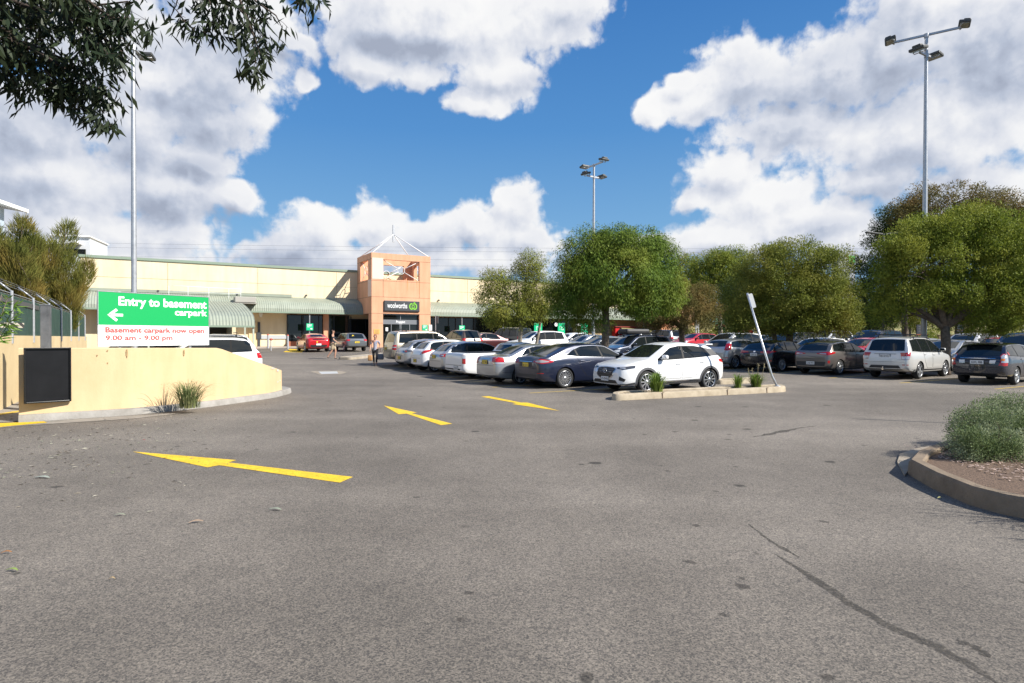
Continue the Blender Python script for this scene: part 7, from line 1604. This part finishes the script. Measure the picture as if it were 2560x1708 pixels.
spray([(-80, -80), (60, -20), (150, 10), (240, 30), (320, 20)], 6.4, .03, 190, 36); spray([(-100, 60), (10, 95), (80, 140), (150, 180), (215, 230), (260, 300)], 6.1, .03, 150, 28)
spray([(-100, 100), (0, 150), (60, 175), (110, 200)], 6.3, .022, 110, 24); spray([(60, 120), (150, 160), (210, 170), (245, 225)], 6.2, .016, 90, 24); spray([(110, 190), (170, 250), (215, 290), (262, 335)], 6.1, .012, 80, 20)
spray([(180, 220), (240, 235), (285, 245)], 6.1, .010, 60, 18); spray([(-60, -100), (-10, 20), (20, 80), (30, 120)], 5.9, .02, 170, 40); spray([(0, -120), (40, -20), (70, 50), (90, 90)], 6.3, .02, 150, 36); spray([(-90, -20), (-30, 60), (0, 150)], 6.0, .02, 110, 36)
spray([(200, 60), (230, 110), (270, 150)], 6.1, .012, 90, 22); spray([(30, 160), (20, 200), (50, 240)], 6.2, .010, 46, 20); spray([(90, 150), (110, 220), (180, 255)], 6.2, .012, 60, 20)
# second limb: hangs at the top, right of the pole
spray([(420, -120), (455, -30), (440, 30), (425, 60)], 6.4, .012, 22, 16); spray([(450, -100), (510, 0), (500, 50), (480, 75)], 6.3, .010, 34, 18); spray([(480, -120), (560, 20), (580, 60), (575, 95)], 6.3, .016, 60, 22)
spray([(500, -130), (590, -10), (620, 70), (640, 120), (655, 170)], 6.2, .018, 70, 22); spray([(560, -100), (640, 20), (690, 55), (705, 85)], 6.3, .014, 40, 16); spray([(600, 40), (650, 100), (672, 125)], 6.2, .010, 36, 16)
spray([(630, 120), (640, 165), (630, 205)], 6.2, .008, 36, 16); spray([(520, 10), (540, 60), (520, 95)], 6.3, .010, 34, 16); spray([(640, -140), (720, -40), (770, 10), (800, 5)], 6.3, .012, 36, 18); spray([(680, -120), (740, -20), (765, 40)], 6.3, .010, 26, 16); spray([(440, 40), (470, 80), (520, 100)], 6.3, .006, 16, 14)
for q in ((-120, -40), (420, -120), (500, -130), (640, -140), (-100, 100)): e = at(q[0], q[1], 6.2) - TB; lb.tube([(.5, .5, 5.0), tuple(Vector((.5, .5, 5.0)).lerp(e, .5) + Vector((0, 0, .5))), tuple(e)], [.13, .07, .03], n=7)
lb.build('branch', mat('dark_bark', (.07, .05, .038), .9, var=.3, vscale=8), o)
foliage('foliage', np.concatenate([np.array(a) for a, x in twigs]), .150, .034, LV_EUC, o, .55, .55, rs, np.concatenate([np.array(x) for a, x in twigs]))
# grey-green shrub in the right bed
rs = np.random.default_rng(51); p = Vector((7.0, 8.2, .1)); o = tag(empty('coastal_rosemary_shrub', p), 'rounded grey-green small-leaved shrub in the kerbed bed at the right edge', 'shrub')
lob = []
for (cx_, cy_, rx, ry, D) in ((2470, 1070, 75, 60, 8.2), (2430, 1120, 50, 55, 7.6), (2540, 1050, 80, 60, 9.0), (2500, 1130, 70, 55, 7.7), (2590, 1100, 80, 75, 8.2), (2420, 1080, 40, 40, 8.4), (2640, 1060, 80, 70, 8.6)): c = at(cx_, cy_, D) - p; k = D / F; lob.append((c.x, c.y, c.z, rx * k, rx * k, ry * k))
b = MB()
for i in range(60): l = lob[rs.integers(len(lob))]; b.tube([(rs.normal() * .15, rs.normal() * .15, 0), (l[0] * .5, l[1] * .5, l[2] * .45), (l[0] + rs.normal() * l[3] * .5, l[1] + rs.normal() * l[4] * .5, l[2] + rs.uniform(-.2, .8) * l[5])], [.012, .008, .003], n=4)
b.build('stem', M_BARKG, o)
P, ax = crown_points(lob, 90000, rs, .06, 60, .35); ax = ax * .6; ax[:, 2] += .5
foliage('leaves', P, .026, .011, leaf_mat('leaves_grey_green', (.06, .095, .028), (.22, .285, .11), .25, .5, c3=(.36, .40, .24), nscale=3), o, -.0, .75, rs, ax, ax)
# strap-leaved clumps
def strap_clump(name, label, p, n, h, spread, w, m, seed, cat='plant', group=None, stalks=0):
    rs = np.random.default_rng(seed); o = tag(empty(name, p), label, cat, group); V_, I_ = [], []
    for i in range(n):
        a = rs.uniform(0, 6.283); l_ = h * rs.uniform(.55, 1.15); sp = spread * rs.uniform(.15, 1.0); r_ = rs.uniform(0, .35) * spread; d = Vector((math.cos(a), math.sin(a), 0)); s_ = Vector((-d.y, d.x, 0)); k = 7; base = len(V_)
        for j in range(k):
            t = j / (k - 1); q = d * (r_ + sp * t ** 1.6) + Z * (l_ * (math.sin(t * 1.9) / math.sin(1.57)) * (1 - .25 * t * sp / spread)); ww = w * (1 - t ** 2.2) + .0008; V_ += [q - s_ * ww, q + s_ * ww]
        for j in range(k - 1): I_ += [base + 2 * j, base + 2 * j + 1, base + 2 * j + 3, base + 2 * j + 2]
    mesh_np('leaves', [tuple(v) for v in V_], 4, I_, m, o)
    for i in range(stalks):
        a = rs.uniform(0, 6.283); q = Vector((math.cos(a), math.sin(a), 0)) * spread * rs.uniform(.2, .8); hh = h * rs.uniform(1.3, 1.75); b = MB(); b.tube([q * .5, q * .8 + Z * hh * .6, q + Z * hh], .006, n=5)
        for j in range(7): b.tube([q * .95 + Z * hh * (.82 + .03 * j), q + Vector((rs.normal() * .03, rs.normal() * .03, hh * (.84 + .03 * j)))], .006, n=4)
        b.build('flower_stalk', mat('dry_stalk', (.30, .25, .14), .8), o)
    return o
LV_STRAP = leaf_mat('strap_leaves', (.07, .13, .02), (.22, .31, .05), .25, .4, c3=(.26, .30, .07)); LV_LOM = leaf_mat('tussock_leaves', (.06, .10, .03), (.22, .27, .10), .2, .5, c3=(.30, .29, .13))
strap_clump('tussock_grass', 'spiky green tussock sprouting at the kerb against the ochre wall', gp(463, 1021, .12) + Vector((0, .13, 0)), 260, .58, .72, .005, LV_LOM, 61)
GA = 'strap-leaved clumps on the kerb island'
strap_clump('agapanthus_plant', 'green strap-leaved clump at the left end of the island, before the front wheel', gp(1642, 985, .1), 170, .60, .46, .012, LV_STRAP, 62, group=GA)
strap_clump('agapanthus_plant', 'small green strap-leaved clump on the island, left of the flowering clump', gp(1845, 972, .1), 90, .44, .34, .011, LV_STRAP, 63, group=GA)
strap_clump('agapanthus_plant', 'strap-leaved clump with dry flower stalks beside the leaning sign pole', gp(1890, 970, .1), 170, .46, .46, .011, LV_STRAP, 64, group=GA, stalks=4)
# long-leaved plant outside the right edge whose blades throw the thin shadows
strap_clump('tussock_grass', 'tall tussock just beyond the right edge, mostly outside the picture', Vector((5.85, 5.1, .12)), 70, 1.25, .62, .008, LV_LOM, 65)
strap_clump('tussock_grass', 'second tall tussock beyond the right edge, nearer the camera', Vector((5.75, 4.4, .12)), 36, 1.0, .6, .008, LV_LOM, 66)
# leaf litter by the wall
rs = np.random.default_rng(71); C, ax = [], []
while len(C) < 620:
    px, py = rs.uniform(-40, 760), rs.uniform(1000, 1320); wgt = math.exp(-((px - 180) / 260) ** 2 - ((py - 1110) / 80) ** 2) + .12 * math.exp(-((py - 1040) / 50) ** 2)
    if rs.uniform() < wgt: q = gp(px, py, .006); C.append(tuple(q)); a = rs.uniform(0, 6.28); ax.append((math.cos(a), math.sin(a), .0))
C, ax = np.array(C), np.array(ax); s_ = np.stack([-ax[:, 1], ax[:, 0], rs.normal(size=len(C)) * .25], 1); ln = rs.uniform(.02, .085, (len(C), 1)); wd = ln * rs.uniform(.07, .16, (len(C), 1)); lift = np.array([[0, 0, .008]])
v = np.stack([C, C + ax * ln * .5 + s_ * wd + lift, C + ax * ln, C + ax * ln * .5 - s_ * wd + lift * .4], 1).reshape(-1, 3)
tag(mesh_np('leaf_litter', v, 4, np.arange(len(v), dtype=np.int32), leaf_mat('dry_leaves', (.14, .11, .08), (.40, .37, .30), 0, .7, c3=(.26, .28, .20))), kind='stuff')
for px, py, ln_, c_, lb_ in ((16, 1382, .07, (.42, .18, .05), 'small orange fallen leaf at the left edge of the asphalt'), (30, 1426, .09, (.30, .40, .10), 'yellow-green fallen leaf at the left edge of the asphalt'), (490, 1305, .12, (.52, .36, .24), 'curled tan leaf on the asphalt below the long arrow'), (688, 1274, .13, (.36, .40, .30), 'grey-green gum leaf on the asphalt under the long arrow tail'), (300, 1288, .10, (.34, .36, .26), 'dull green gum leaf left of the curled tan leaf'), (105, 1194, .20, (.45, .50, .42), 'long pale bark strip on the asphalt near the ochre wall'), (2350, 1246, .06, (.62, .58, .22), 'pale yellow leaf on the asphalt beside the brown kerb'), (280, 1448, .04, (.50, .36, .18), 'tiny tan leaf fragment on the asphalt, lower left'), (359, 1101, .05, (.45, .04, .04), 'tiny red scrap on the asphalt above the long arrow')):
    q = gp(px, py, .012); a = rnd.uniform(-.3, .5); b = MB(); n_ = 6; A, Bq = [], []
    for i in range(n_ + 1): t = i / n_; w_ = ln_ * .12 * math.sin(math.pi * (t * .92 + .04)); cc = Vector(((t - .5) * ln_, .02 * math.sin(t * 3) * ln_ * 4, .012 * math.sin(t * 3.14))); A.append(cc + Vector((0, w_, .004))); Bq.append(cc - Vector((0, w_, 0)))
    b.strip(A, Bq); o = b.build('fallen_leaf', mat('leaf_%d_%d' % (px, py), tuple(v * .62 for v in c_), .7)); o.location = q; o.rotation_euler = (0, 0, a); tag(o, lb_, 'leaf')
# ------------------------------------------------------------------ people
def skin_mesh(name, V_, E_, Rd, m, parent, sub=2, root=0):
    me = bpy.data.meshes.new(name); me.from_pydata([tuple(v) for v in V_], E_, []); o = bpy.data.objects.new(name, me); COL.objects.link(o)
    sk = o.modifiers.new('skin', 'SKIN'); sk.use_smooth_shade = True; sk.branch_smoothing = .6
    if not me.skin_vertices: me.skin_vertices.new()
    for i, r in enumerate(Rd): me.skin_vertices[0].data[i].radius = r if isinstance(r, tuple) else (r, r)
    me.skin_vertices[0].data[root].use_root = True
    s_ = o.modifiers.new('sub', 'SUBSURF'); s_.levels = sub; s_.render_levels = sub
    bpy.context.view_layer.update(); e2 = bpy.data.meshes.new_from_object(o.evaluated_get(bpy.context.evaluated_depsgraph_get()))
    bpy.data.objects.remove(o); e2.materials.clear(); e2.materials.append(m); e2.shade_smooth()
    o = bpy.data.objects.new(name, e2); COL.objects.link(o); o.parent = parent; return o
M_SKIN = mat('skin', (.50, .27, .18), .5, var=.08); M_HAIRB = mat('brown_hair', (.06, .03, .018), .6); M_HAIRR = mat('auburn_hair', (.16, .06, .03), .6)
class Fig:
    def __init__(s): s.V, s.E, s.Rd = [], [], []
    def add(s, p, r, link=None):
        s.V.append(Vector(p)); s.Rd.append(r); i = len(s.V) - 1
        if link is not None: s.E.append((link, i))
        return i
    def chain(s, start, pts):
        i = start
        for p, r in pts: i = s.add(p, r, i)
        return i
    def hand(s, wrist, d, side, curl=.5):
        """palm, five bent fingers of different lengths, thumb off the side of the palm; d points down the forearm"""
        w = s.V[wrist]; d = Vector(d).normalized(); f = Vector((1, 0, 0)); f = (f - d * f.dot(d)).normalized(); palm_n = d.cross(f) * side
        pm = s.add(w + d * .05, (.034, .016), wrist)
        for k, (off, ln) in enumerate(((.030, .066), (.010, .075), (-.010, .070), (-.028, .055))):
            b = w + d * .088 + f * off; a = s.add(b, .0095, pm); c = s.add(b + d * ln * .5 - palm_n * ln * .15 * curl, .0088, a); s.add(b + d * ln * .85 - palm_n * ln * .55 * curl, .0075, c)
        b = w + d * .035 + f * .036; a = s.add(b, .011, pm); c = s.add(b + d * .03 + f * .022, .010, a); s.add(b + d * .058 + f * .026 - palm_n * .012, .008, c)
def person(label, loc, rotz, arms, legs, h, skinm, clothes, hairm, hair_long=False, glasses=False, w=1.0):
    o = tag(empty('person', loc, rotz), label, 'person'); k = h / 1.75; F_ = Fig()
    S = lambda x, y, z: (x * k, y * k * w, z * k)
    pv = F_.add(S(0, 0, .94), (.125 * k * w, .10 * k)); sp = F_.chain(pv, [(S(0, 0, 1.10), (.115 * k * w, .09 * k)), (S(.01, 0, 1.28), (.135 * k * w, .10 * k))]); ch = F_.chain(sp, [(S(.0, 0, 1.41), (.12 * k * w, .09 * k))])
    nk = F_.chain(ch, [(S(.01, 0, 1.50), .052 * k), (S(.025, 0, 1.555), .055 * k)]); hd = F_.chain(nk, [(S(.035, 0, 1.61), (.068 * k, .082 * k)), (S(.03, 0, 1.68), (.074 * k, .094 * k)), (S(.02, 0, 1.735), (.055 * k, .066 * k))])
    F_.add(S(.132, 0, 1.645), .012, hd - 1)
    for sg, (el, wr) in zip((1, -1), arms):
        sh = F_.chain(ch, [(S(0, sg * .175, 1.42), .058 * k)]); e = F_.chain(sh, [((Vector(S(0, sg * .19, 1.42)).lerp(Vector(S(*el)), .5)), .046 * k), (S(*el), .040 * k)]); wv = F_.chain(e, [(Vector(S(*el)).lerp(Vector(S(*wr)), .4), .038 * k), (S(*wr), .026 * k)])
        F_.hand(wv, Vector(wr) - Vector(el), sg)
    for sg, (kn, an) in zip((1, -1), legs):
        hp = F_.chain(pv, [(S(0, sg * .09, .90), .088 * k)]); q = F_.chain(hp, [(Vector(S(0, sg * .095, .88)).lerp(Vector(S(*kn)), .5), .076 * k), (S(*kn), .054 * k), (Vector(S(*kn)).lerp(Vector(S(*an)), .35), .056 * k), (S(*an), .036 * k)])
        a = Vector(S(*an)); F_.chain(q, [(a + Vector((.05, 0, -.045)), .038), (a + Vector((.15, 0, -.06)), .030)])
    skin_mesh('body', F_.V, F_.E, F_.Rd, skinm, o)
    for kind, m in clothes:
        G = Fig()
        if kind == 'shirt' or kind == 'tunic':
            a = G.add(S(0, 0, .90 if kind == 'shirt' else .80), (.155 * k * w, .125 * k)); b_ = G.chain(a, [(S(0, 0, 1.10), (.140 * k * w, .112 * k)), (S(.01, 0, 1.28), (.155 * k * w, .118 * k)), (S(0, 0, 1.42), (.13 * k * w, .10 * k)), (S(.005, 0, 1.475), (.075 * k, .07 * k))])
            for sg, (el, wr) in zip((1, -1), arms): G.chain(b_ - 1, [(S(0, sg * .18, 1.42), .072 * k), (Vector(S(0, sg * .19, 1.42)).lerp(Vector(S(*el)), .75), .062 * k)])
            nm = kind
        elif kind in ('shorts', 'leggings'):
            a = G.add(S(0, 0, .95), (.140 * k * w, .115 * k))
            for sg, (kn, an) in zip((1, -1), legs):
                hp = G.chain(a, [(S(0, sg * .09, .88), .105 * k)])
                if kind == 'shorts': G.chain(hp, [(Vector(S(0, sg * .095, .88)).lerp(Vector(S(*kn)), .5), .098 * k), (Vector(S(0, sg * .095, .88)).lerp(Vector(S(*kn)), .9), .088 * k)])
                else: G.chain(hp, [(Vector(S(0, sg * .095, .88)).lerp(Vector(S(*kn)), .5), .084 * k), (S(*kn), .062 * k), (Vector(S(*kn)).lerp(Vector(S(*an)), .8), .048 * k)])
            nm = kind
        elif kind == 'shoes':
            for sg, (kn, an) in zip((1, -1), legs):
                a_ = Vector(S(*an)); G2 = Fig(); i = G2.add(a_ + Vector((-.03, 0, -.035)), .045); G2.chain(i, [(a_ + Vector((.06, 0, -.045)), .046), (a_ + Vector((.165, 0, -.058)), .036)]); skin_mesh('shoe', G2.V, G2.E, G2.Rd, m, o, 1)
            continue
        skin_mesh(nm, G.V, G.E, G.Rd, m, o)
    H = Fig(); a = H.add(S(-.035, 0, 1.66), (.080 * k, .078 * k)); H.chain(a, [(S(-.005, 0, 1.72), (.082 * k, .088 * k)), (S(.03, 0, 1.752), (.058 * k, .07 * k))])
    if hair_long: H.chain(a, [(S(-.07, 0, 1.56), (.07 * k, .06 * k)), (S(-.075, 0, 1.46), (.05 * k, .04 * k))])
    skin_mesh('hair', H.V, H.E, H.Rd, hairm, o, 1)
    for sg in (1, -1):
        b = MB(); b.lathe([(.001, -.011 * k), (.008 * k, -.008 * k), (.011 * k, 0), (.008 * k, .008 * k), (.001, .011 * k)], n=8); e = b.build('eye', mat('eye_white', (.6, .6, .6), .3), o); e.location = S(.108, sg * .03 / w, 1.665)
        b = MB(); b.box(S(.02, sg * .092 / w, 1.655), (.04, .02, .06), bev=.008); b.build('ear', skinm, o)
    b = MB(); b.box(S(.118, 0, 1.605), (.012, .045, .010), bev=.003); b.build('mouth', mat('lips', (.40, .13, .11), .5), o)
    if glasses:
        b = MB()
        for sg in (1, -1): b.box(S(.122, sg * .034 / w, 1.667), (.012, .05, .035), bev=.006); b.box(S(.06, sg * .076 / w, 1.672), (.12, .006, .01))
        b.build('sunglasses', M_BLACK, o)
    return o
p = gp(832, 897.5)
person('man in dark T-shirt and beige shorts walking right past the red coupe', p, R(8), [((-.12, .24, 1.16), (.02, .25, .92)), ((.10, -.24, 1.16), (.30, -.24, 1.02))], [((.16, .09, .50), (.10, .09, .09)), ((-.04, -.09, .50), (-.30, -.09, .14))], 1.80, M_SKIN,
       [('shirt', mat('dark_tshirt', (.03, .034, .042), .8, var=.2, vscale=8)), ('shorts', mat('beige_shorts', (.42, .33, .22), .85, var=.1)), ('shoes', mat('grey_shoes', (.16, .13, .11), .7))], M_HAIRB, glasses=True)
p = gp(938, 914.5)
pw = person('woman in patterned blue and white top and black leggings walking with bags', p, R(-84), [((-.06, .26, 1.15), (.06, .28, .92)), ((.0, -.26, 1.16), (.10, -.26, .95))], [((.12, .09, .50), (.14, .085, .085)), ((.0, -.09, .50), (-.18, -.085, .12))], 1.64, M_SKIN,
       [('tunic', mat('patterned_top', (.50, .48, .52), .8, c2=(.10, .14, .24), vscale=26)), ('leggings', mat('black_leggings', (.012, .012, .014), .8)), ('shoes', mat('tan_sandals', (.45, .30, .20), .6))], M_HAIRR, hair_long=True, w=1.02)
def bag(name, label, loc, rotz, sz, m):
    o = tag(empty(name, loc, rotz), label, 'bag'); w, d, h = sz; b = MB(); rows = []
    for t, kx, ky in ((0, .82, .8), (.1, .95, 1), (.5, 1, 1), (.85, .92, .7), (1, .88, .35)):
        rows.append([(w / 2 * kx * math.copysign(abs(math.cos(a)) ** .5, math.cos(a)), d / 2 * ky * math.copysign(abs(math.sin(a)) ** .5, math.sin(a)), h * t) for a in [2 * math.pi * i / 20 for i in range(20)]])
    g = b.grid(rows, smooth=True, close=True); b.bm.faces.new(g[0][::-1]); b.bm.faces.new(g[-1]); b.build('bag_body', m, o)
    b = MB(); b.tube([(-w * .25, 0, h * .95), (-w * .2, 0, h * 1.35), (0, 0, h * 1.5), (w * .2, 0, h * 1.35), (w * .25, 0, h * .95)], .008, n=6); b.build('bag_handle', m, o)
M4 = Matrix.Translation(p) @ Matrix.Rotation(R(-84), 4, 'Z'); kk = 1.64 / 1.75
q = M4 @ Vector((.10 * kk, -.27 * kk, .84 * kk - .52)); bag('tan_handbag', 'tan handbag held low by the walking woman', q, R(0), (.24, .11, .30), mat('tan_leather', (.46, .24, .09), .5))
q = M4 @ Vector((.06 * kk, .30 * kk, .84 * kk - .46)); bag('shopping_bag', 'grey patterned shopping bag held by the walking woman', q, R(10), (.36, .16, .30), mat('grey_bag', (.22, .23, .24), .7, c2=(.08, .08, .09), vscale=18))
# ------------------------------------------------------------------ small things in the distance
def far(name, px, D, label, cat, rot=0.0):
    p = Vector((xat(px, D), D, ground_z(D))); o = tag(empty(name, p, rot), label, cat); return o, (lambda py: at(px, py, D).z - p.z), D / F
o, hz_, k = far('notice_board', 2304, 44, 'charcoal notice board with orange base strip behind the white wagon roof', 'sign')
w = 25 * k; MB().box((0, 0, (hz_(812) + hz_(836)) / 2), (w, .1, hz_(812) - hz_(836))).build('board', mat('board_charcoal', (.045, .047, .055), .5), o)
MB().box((0, -.01, hz_(837.5)), (w + .05, .12, .1)).build('base_strip', mat('board_orange', (.55, .17, .05), .5), o)
for s in (-1, 1): MB().box((s * w * .4, .02, hz_(838) / 2), (.08, .08, hz_(838))).build('post', M_DGREY, o)
for i in range(4): MB().box((0, -.055, hz_(817 + 4.2 * i)), (w * .75, .01, .035)).build('printed_line', M_GREYP, o)
o, hz_, k = far('estate_sign', 2400, 46, 'small white sign with blue and red panels on a post right of the big trunk', 'sign')
w = 13 * k; z0, z1 = hz_(829), hz_(811); MB().box((0, 0, (z0 + z1) / 2), (w, .05, z1 - z0)).build('sign_panel', M_WHITE, o); MB().box((0, -.01, z0 + (z1 - z0) * .55), (w * .9, .05, (z1 - z0) * .35)).build('blue_panel', mat('estate_blue', (.10, .16, .26), .5), o); MB().box((0, -.01, z0 + (z1 - z0) * .2), (w * .9, .05, (z1 - z0) * .22)).build('red_panel', mat('estate_red', (.40, .16, .10), .5), o); MB().cyl((0, .05, 0), (0, .05, z0 + .1), .04, n=8).build('post', M_GALV, o)
o, hz_, k = far('pipe_fence', 2430, 50, 'thin grey pipe fence running behind the cars at the right edge', 'fence', R(-8))
H_ = hz_(814)
for i in range(-1, 5): MB().cyl((i * 1.9, 0, -.3), (i * 1.9, 0, H_), .03, n=6).build('fence_post', M_GALV, o)
for z in (H_, H_ * .55): MB().tube([(-1.9, 0, z), (7.6, 0, z)], .022, n=6).build('rail', M_GALV, o)
o, hz_, k = far('garden_wall', 2470, 52, 'low tan garden wall behind the cars at the right edge', 'wall', R(-8))
MB().box((1.5, 0, hz_(838) / 2), (11, .3, hz_(838)), bev=.02).build('wall_body', mat('tan_block', (.34, .26, .17), .9, var=.2), o); MB().box((1.5, 0, hz_(838) + .03), (11.1, .36, .06)).build('coping', mat('tan_coping', (.42, .33, .22), .9), o)
rs = np.random.default_rng(91); o, hz_, k = far('garden_shrub', 2325, 36, 'bright yellow-green shrub beside the big forked trunk', 'shrub'); r = .42
MB().tube([(0, 0, 0), (0, 0, .6)], .03, n=5).build('stem', M_BARKG, o); P, ax = crown_points([(0, 0, .9, r, r, .8)], 2600, rs, .1, 14, .4); foliage('leaves', P, .10, .04, LV_YELL, o, .0, 1.0, rs, ax, ax)
for px, lb in ((1852, 'red banner flag left of the small white star lamps, under the wide olive tree'), (1874, 'red banner flag under the wide olive tree, right of the other red flag')):
    o, hz_, k = far('banner_flag', px, 60, lb, 'flag'); w = 15 * k if px < 1860 else 18 * k; z0, z1 = hz_(845), hz_(826); MB().box((0, 0, (z0 + z1) / 2), (w, .03, z1 - z0)).build('flag_cloth', mat('flag_red', (.55, .02, .02), .6), o); MB().cyl((w / 2, 0, 0), (w / 2, 0, z1 + .2), .03, n=6).build('pole', M_WHITE, o)
o, hz_, k = far('blue_container', 1757, 60, 'low blue waste container beyond the red hatchback', 'container'); MB().box((0, 0, hz_(836) / 2), (1.5, 1.2, hz_(836)), bev=.04).build('body', mat('container_blue', (.03, .20, .42), .5), o); MB().box((0, 0, hz_(836) + .03), (1.56, 1.26, .06)).build('rim', mat('container_blue_light', (.08, .30, .52), .5), o)
o, hz_, k = far('traffic_barrier', 1778, 62, 'orange plastic traffic barrier beyond the blue container', 'barrier'); MB().prism([(-.9, -.25), (.9, -.25), (.9, .25), (-.9, .25)], 0, .2).box((0, 0, .5), (1.7, .2, .9), bev=.03).build('barrier_body', mat('barrier_orange', (.70, .16, .03), .5), o)
for px, lb in ((1740, 'white post right of the brick end tower, nearer the tower'), (1746, 'white post right of the brick end tower, farther from the tower')):
    o, hz_, k = far('white_post', px, 66, lb, 'post'); MB().cyl((0, 0, 0), (0, 0, hz_(785)), .06, n=8).build('post', M_WHITE, o); MB().box((0, -.03, hz_(815)), (.22, .05, .5)).build('sign_plate', M_WHITE, o)
o, hz_, k = far('sign_tower', 2108, 95, 'grey slab sign tower showing above the wide olive tree', 'sign tower', R(15)); MB().box((0, 0, hz_(628) / 2), (3.2, 1.4, hz_(628))).build('slab', mat('slab_grey', (.30, .31, .32), .6), o); MB().box((.9, -.72, hz_(650)), (1.2, .06, 1.2)).build('green_panel', mat('slab_green', (.10, .40, .08), .5), o)
# ------------------------------------------------------------------ final checks
bpy.context.view_layer.update()
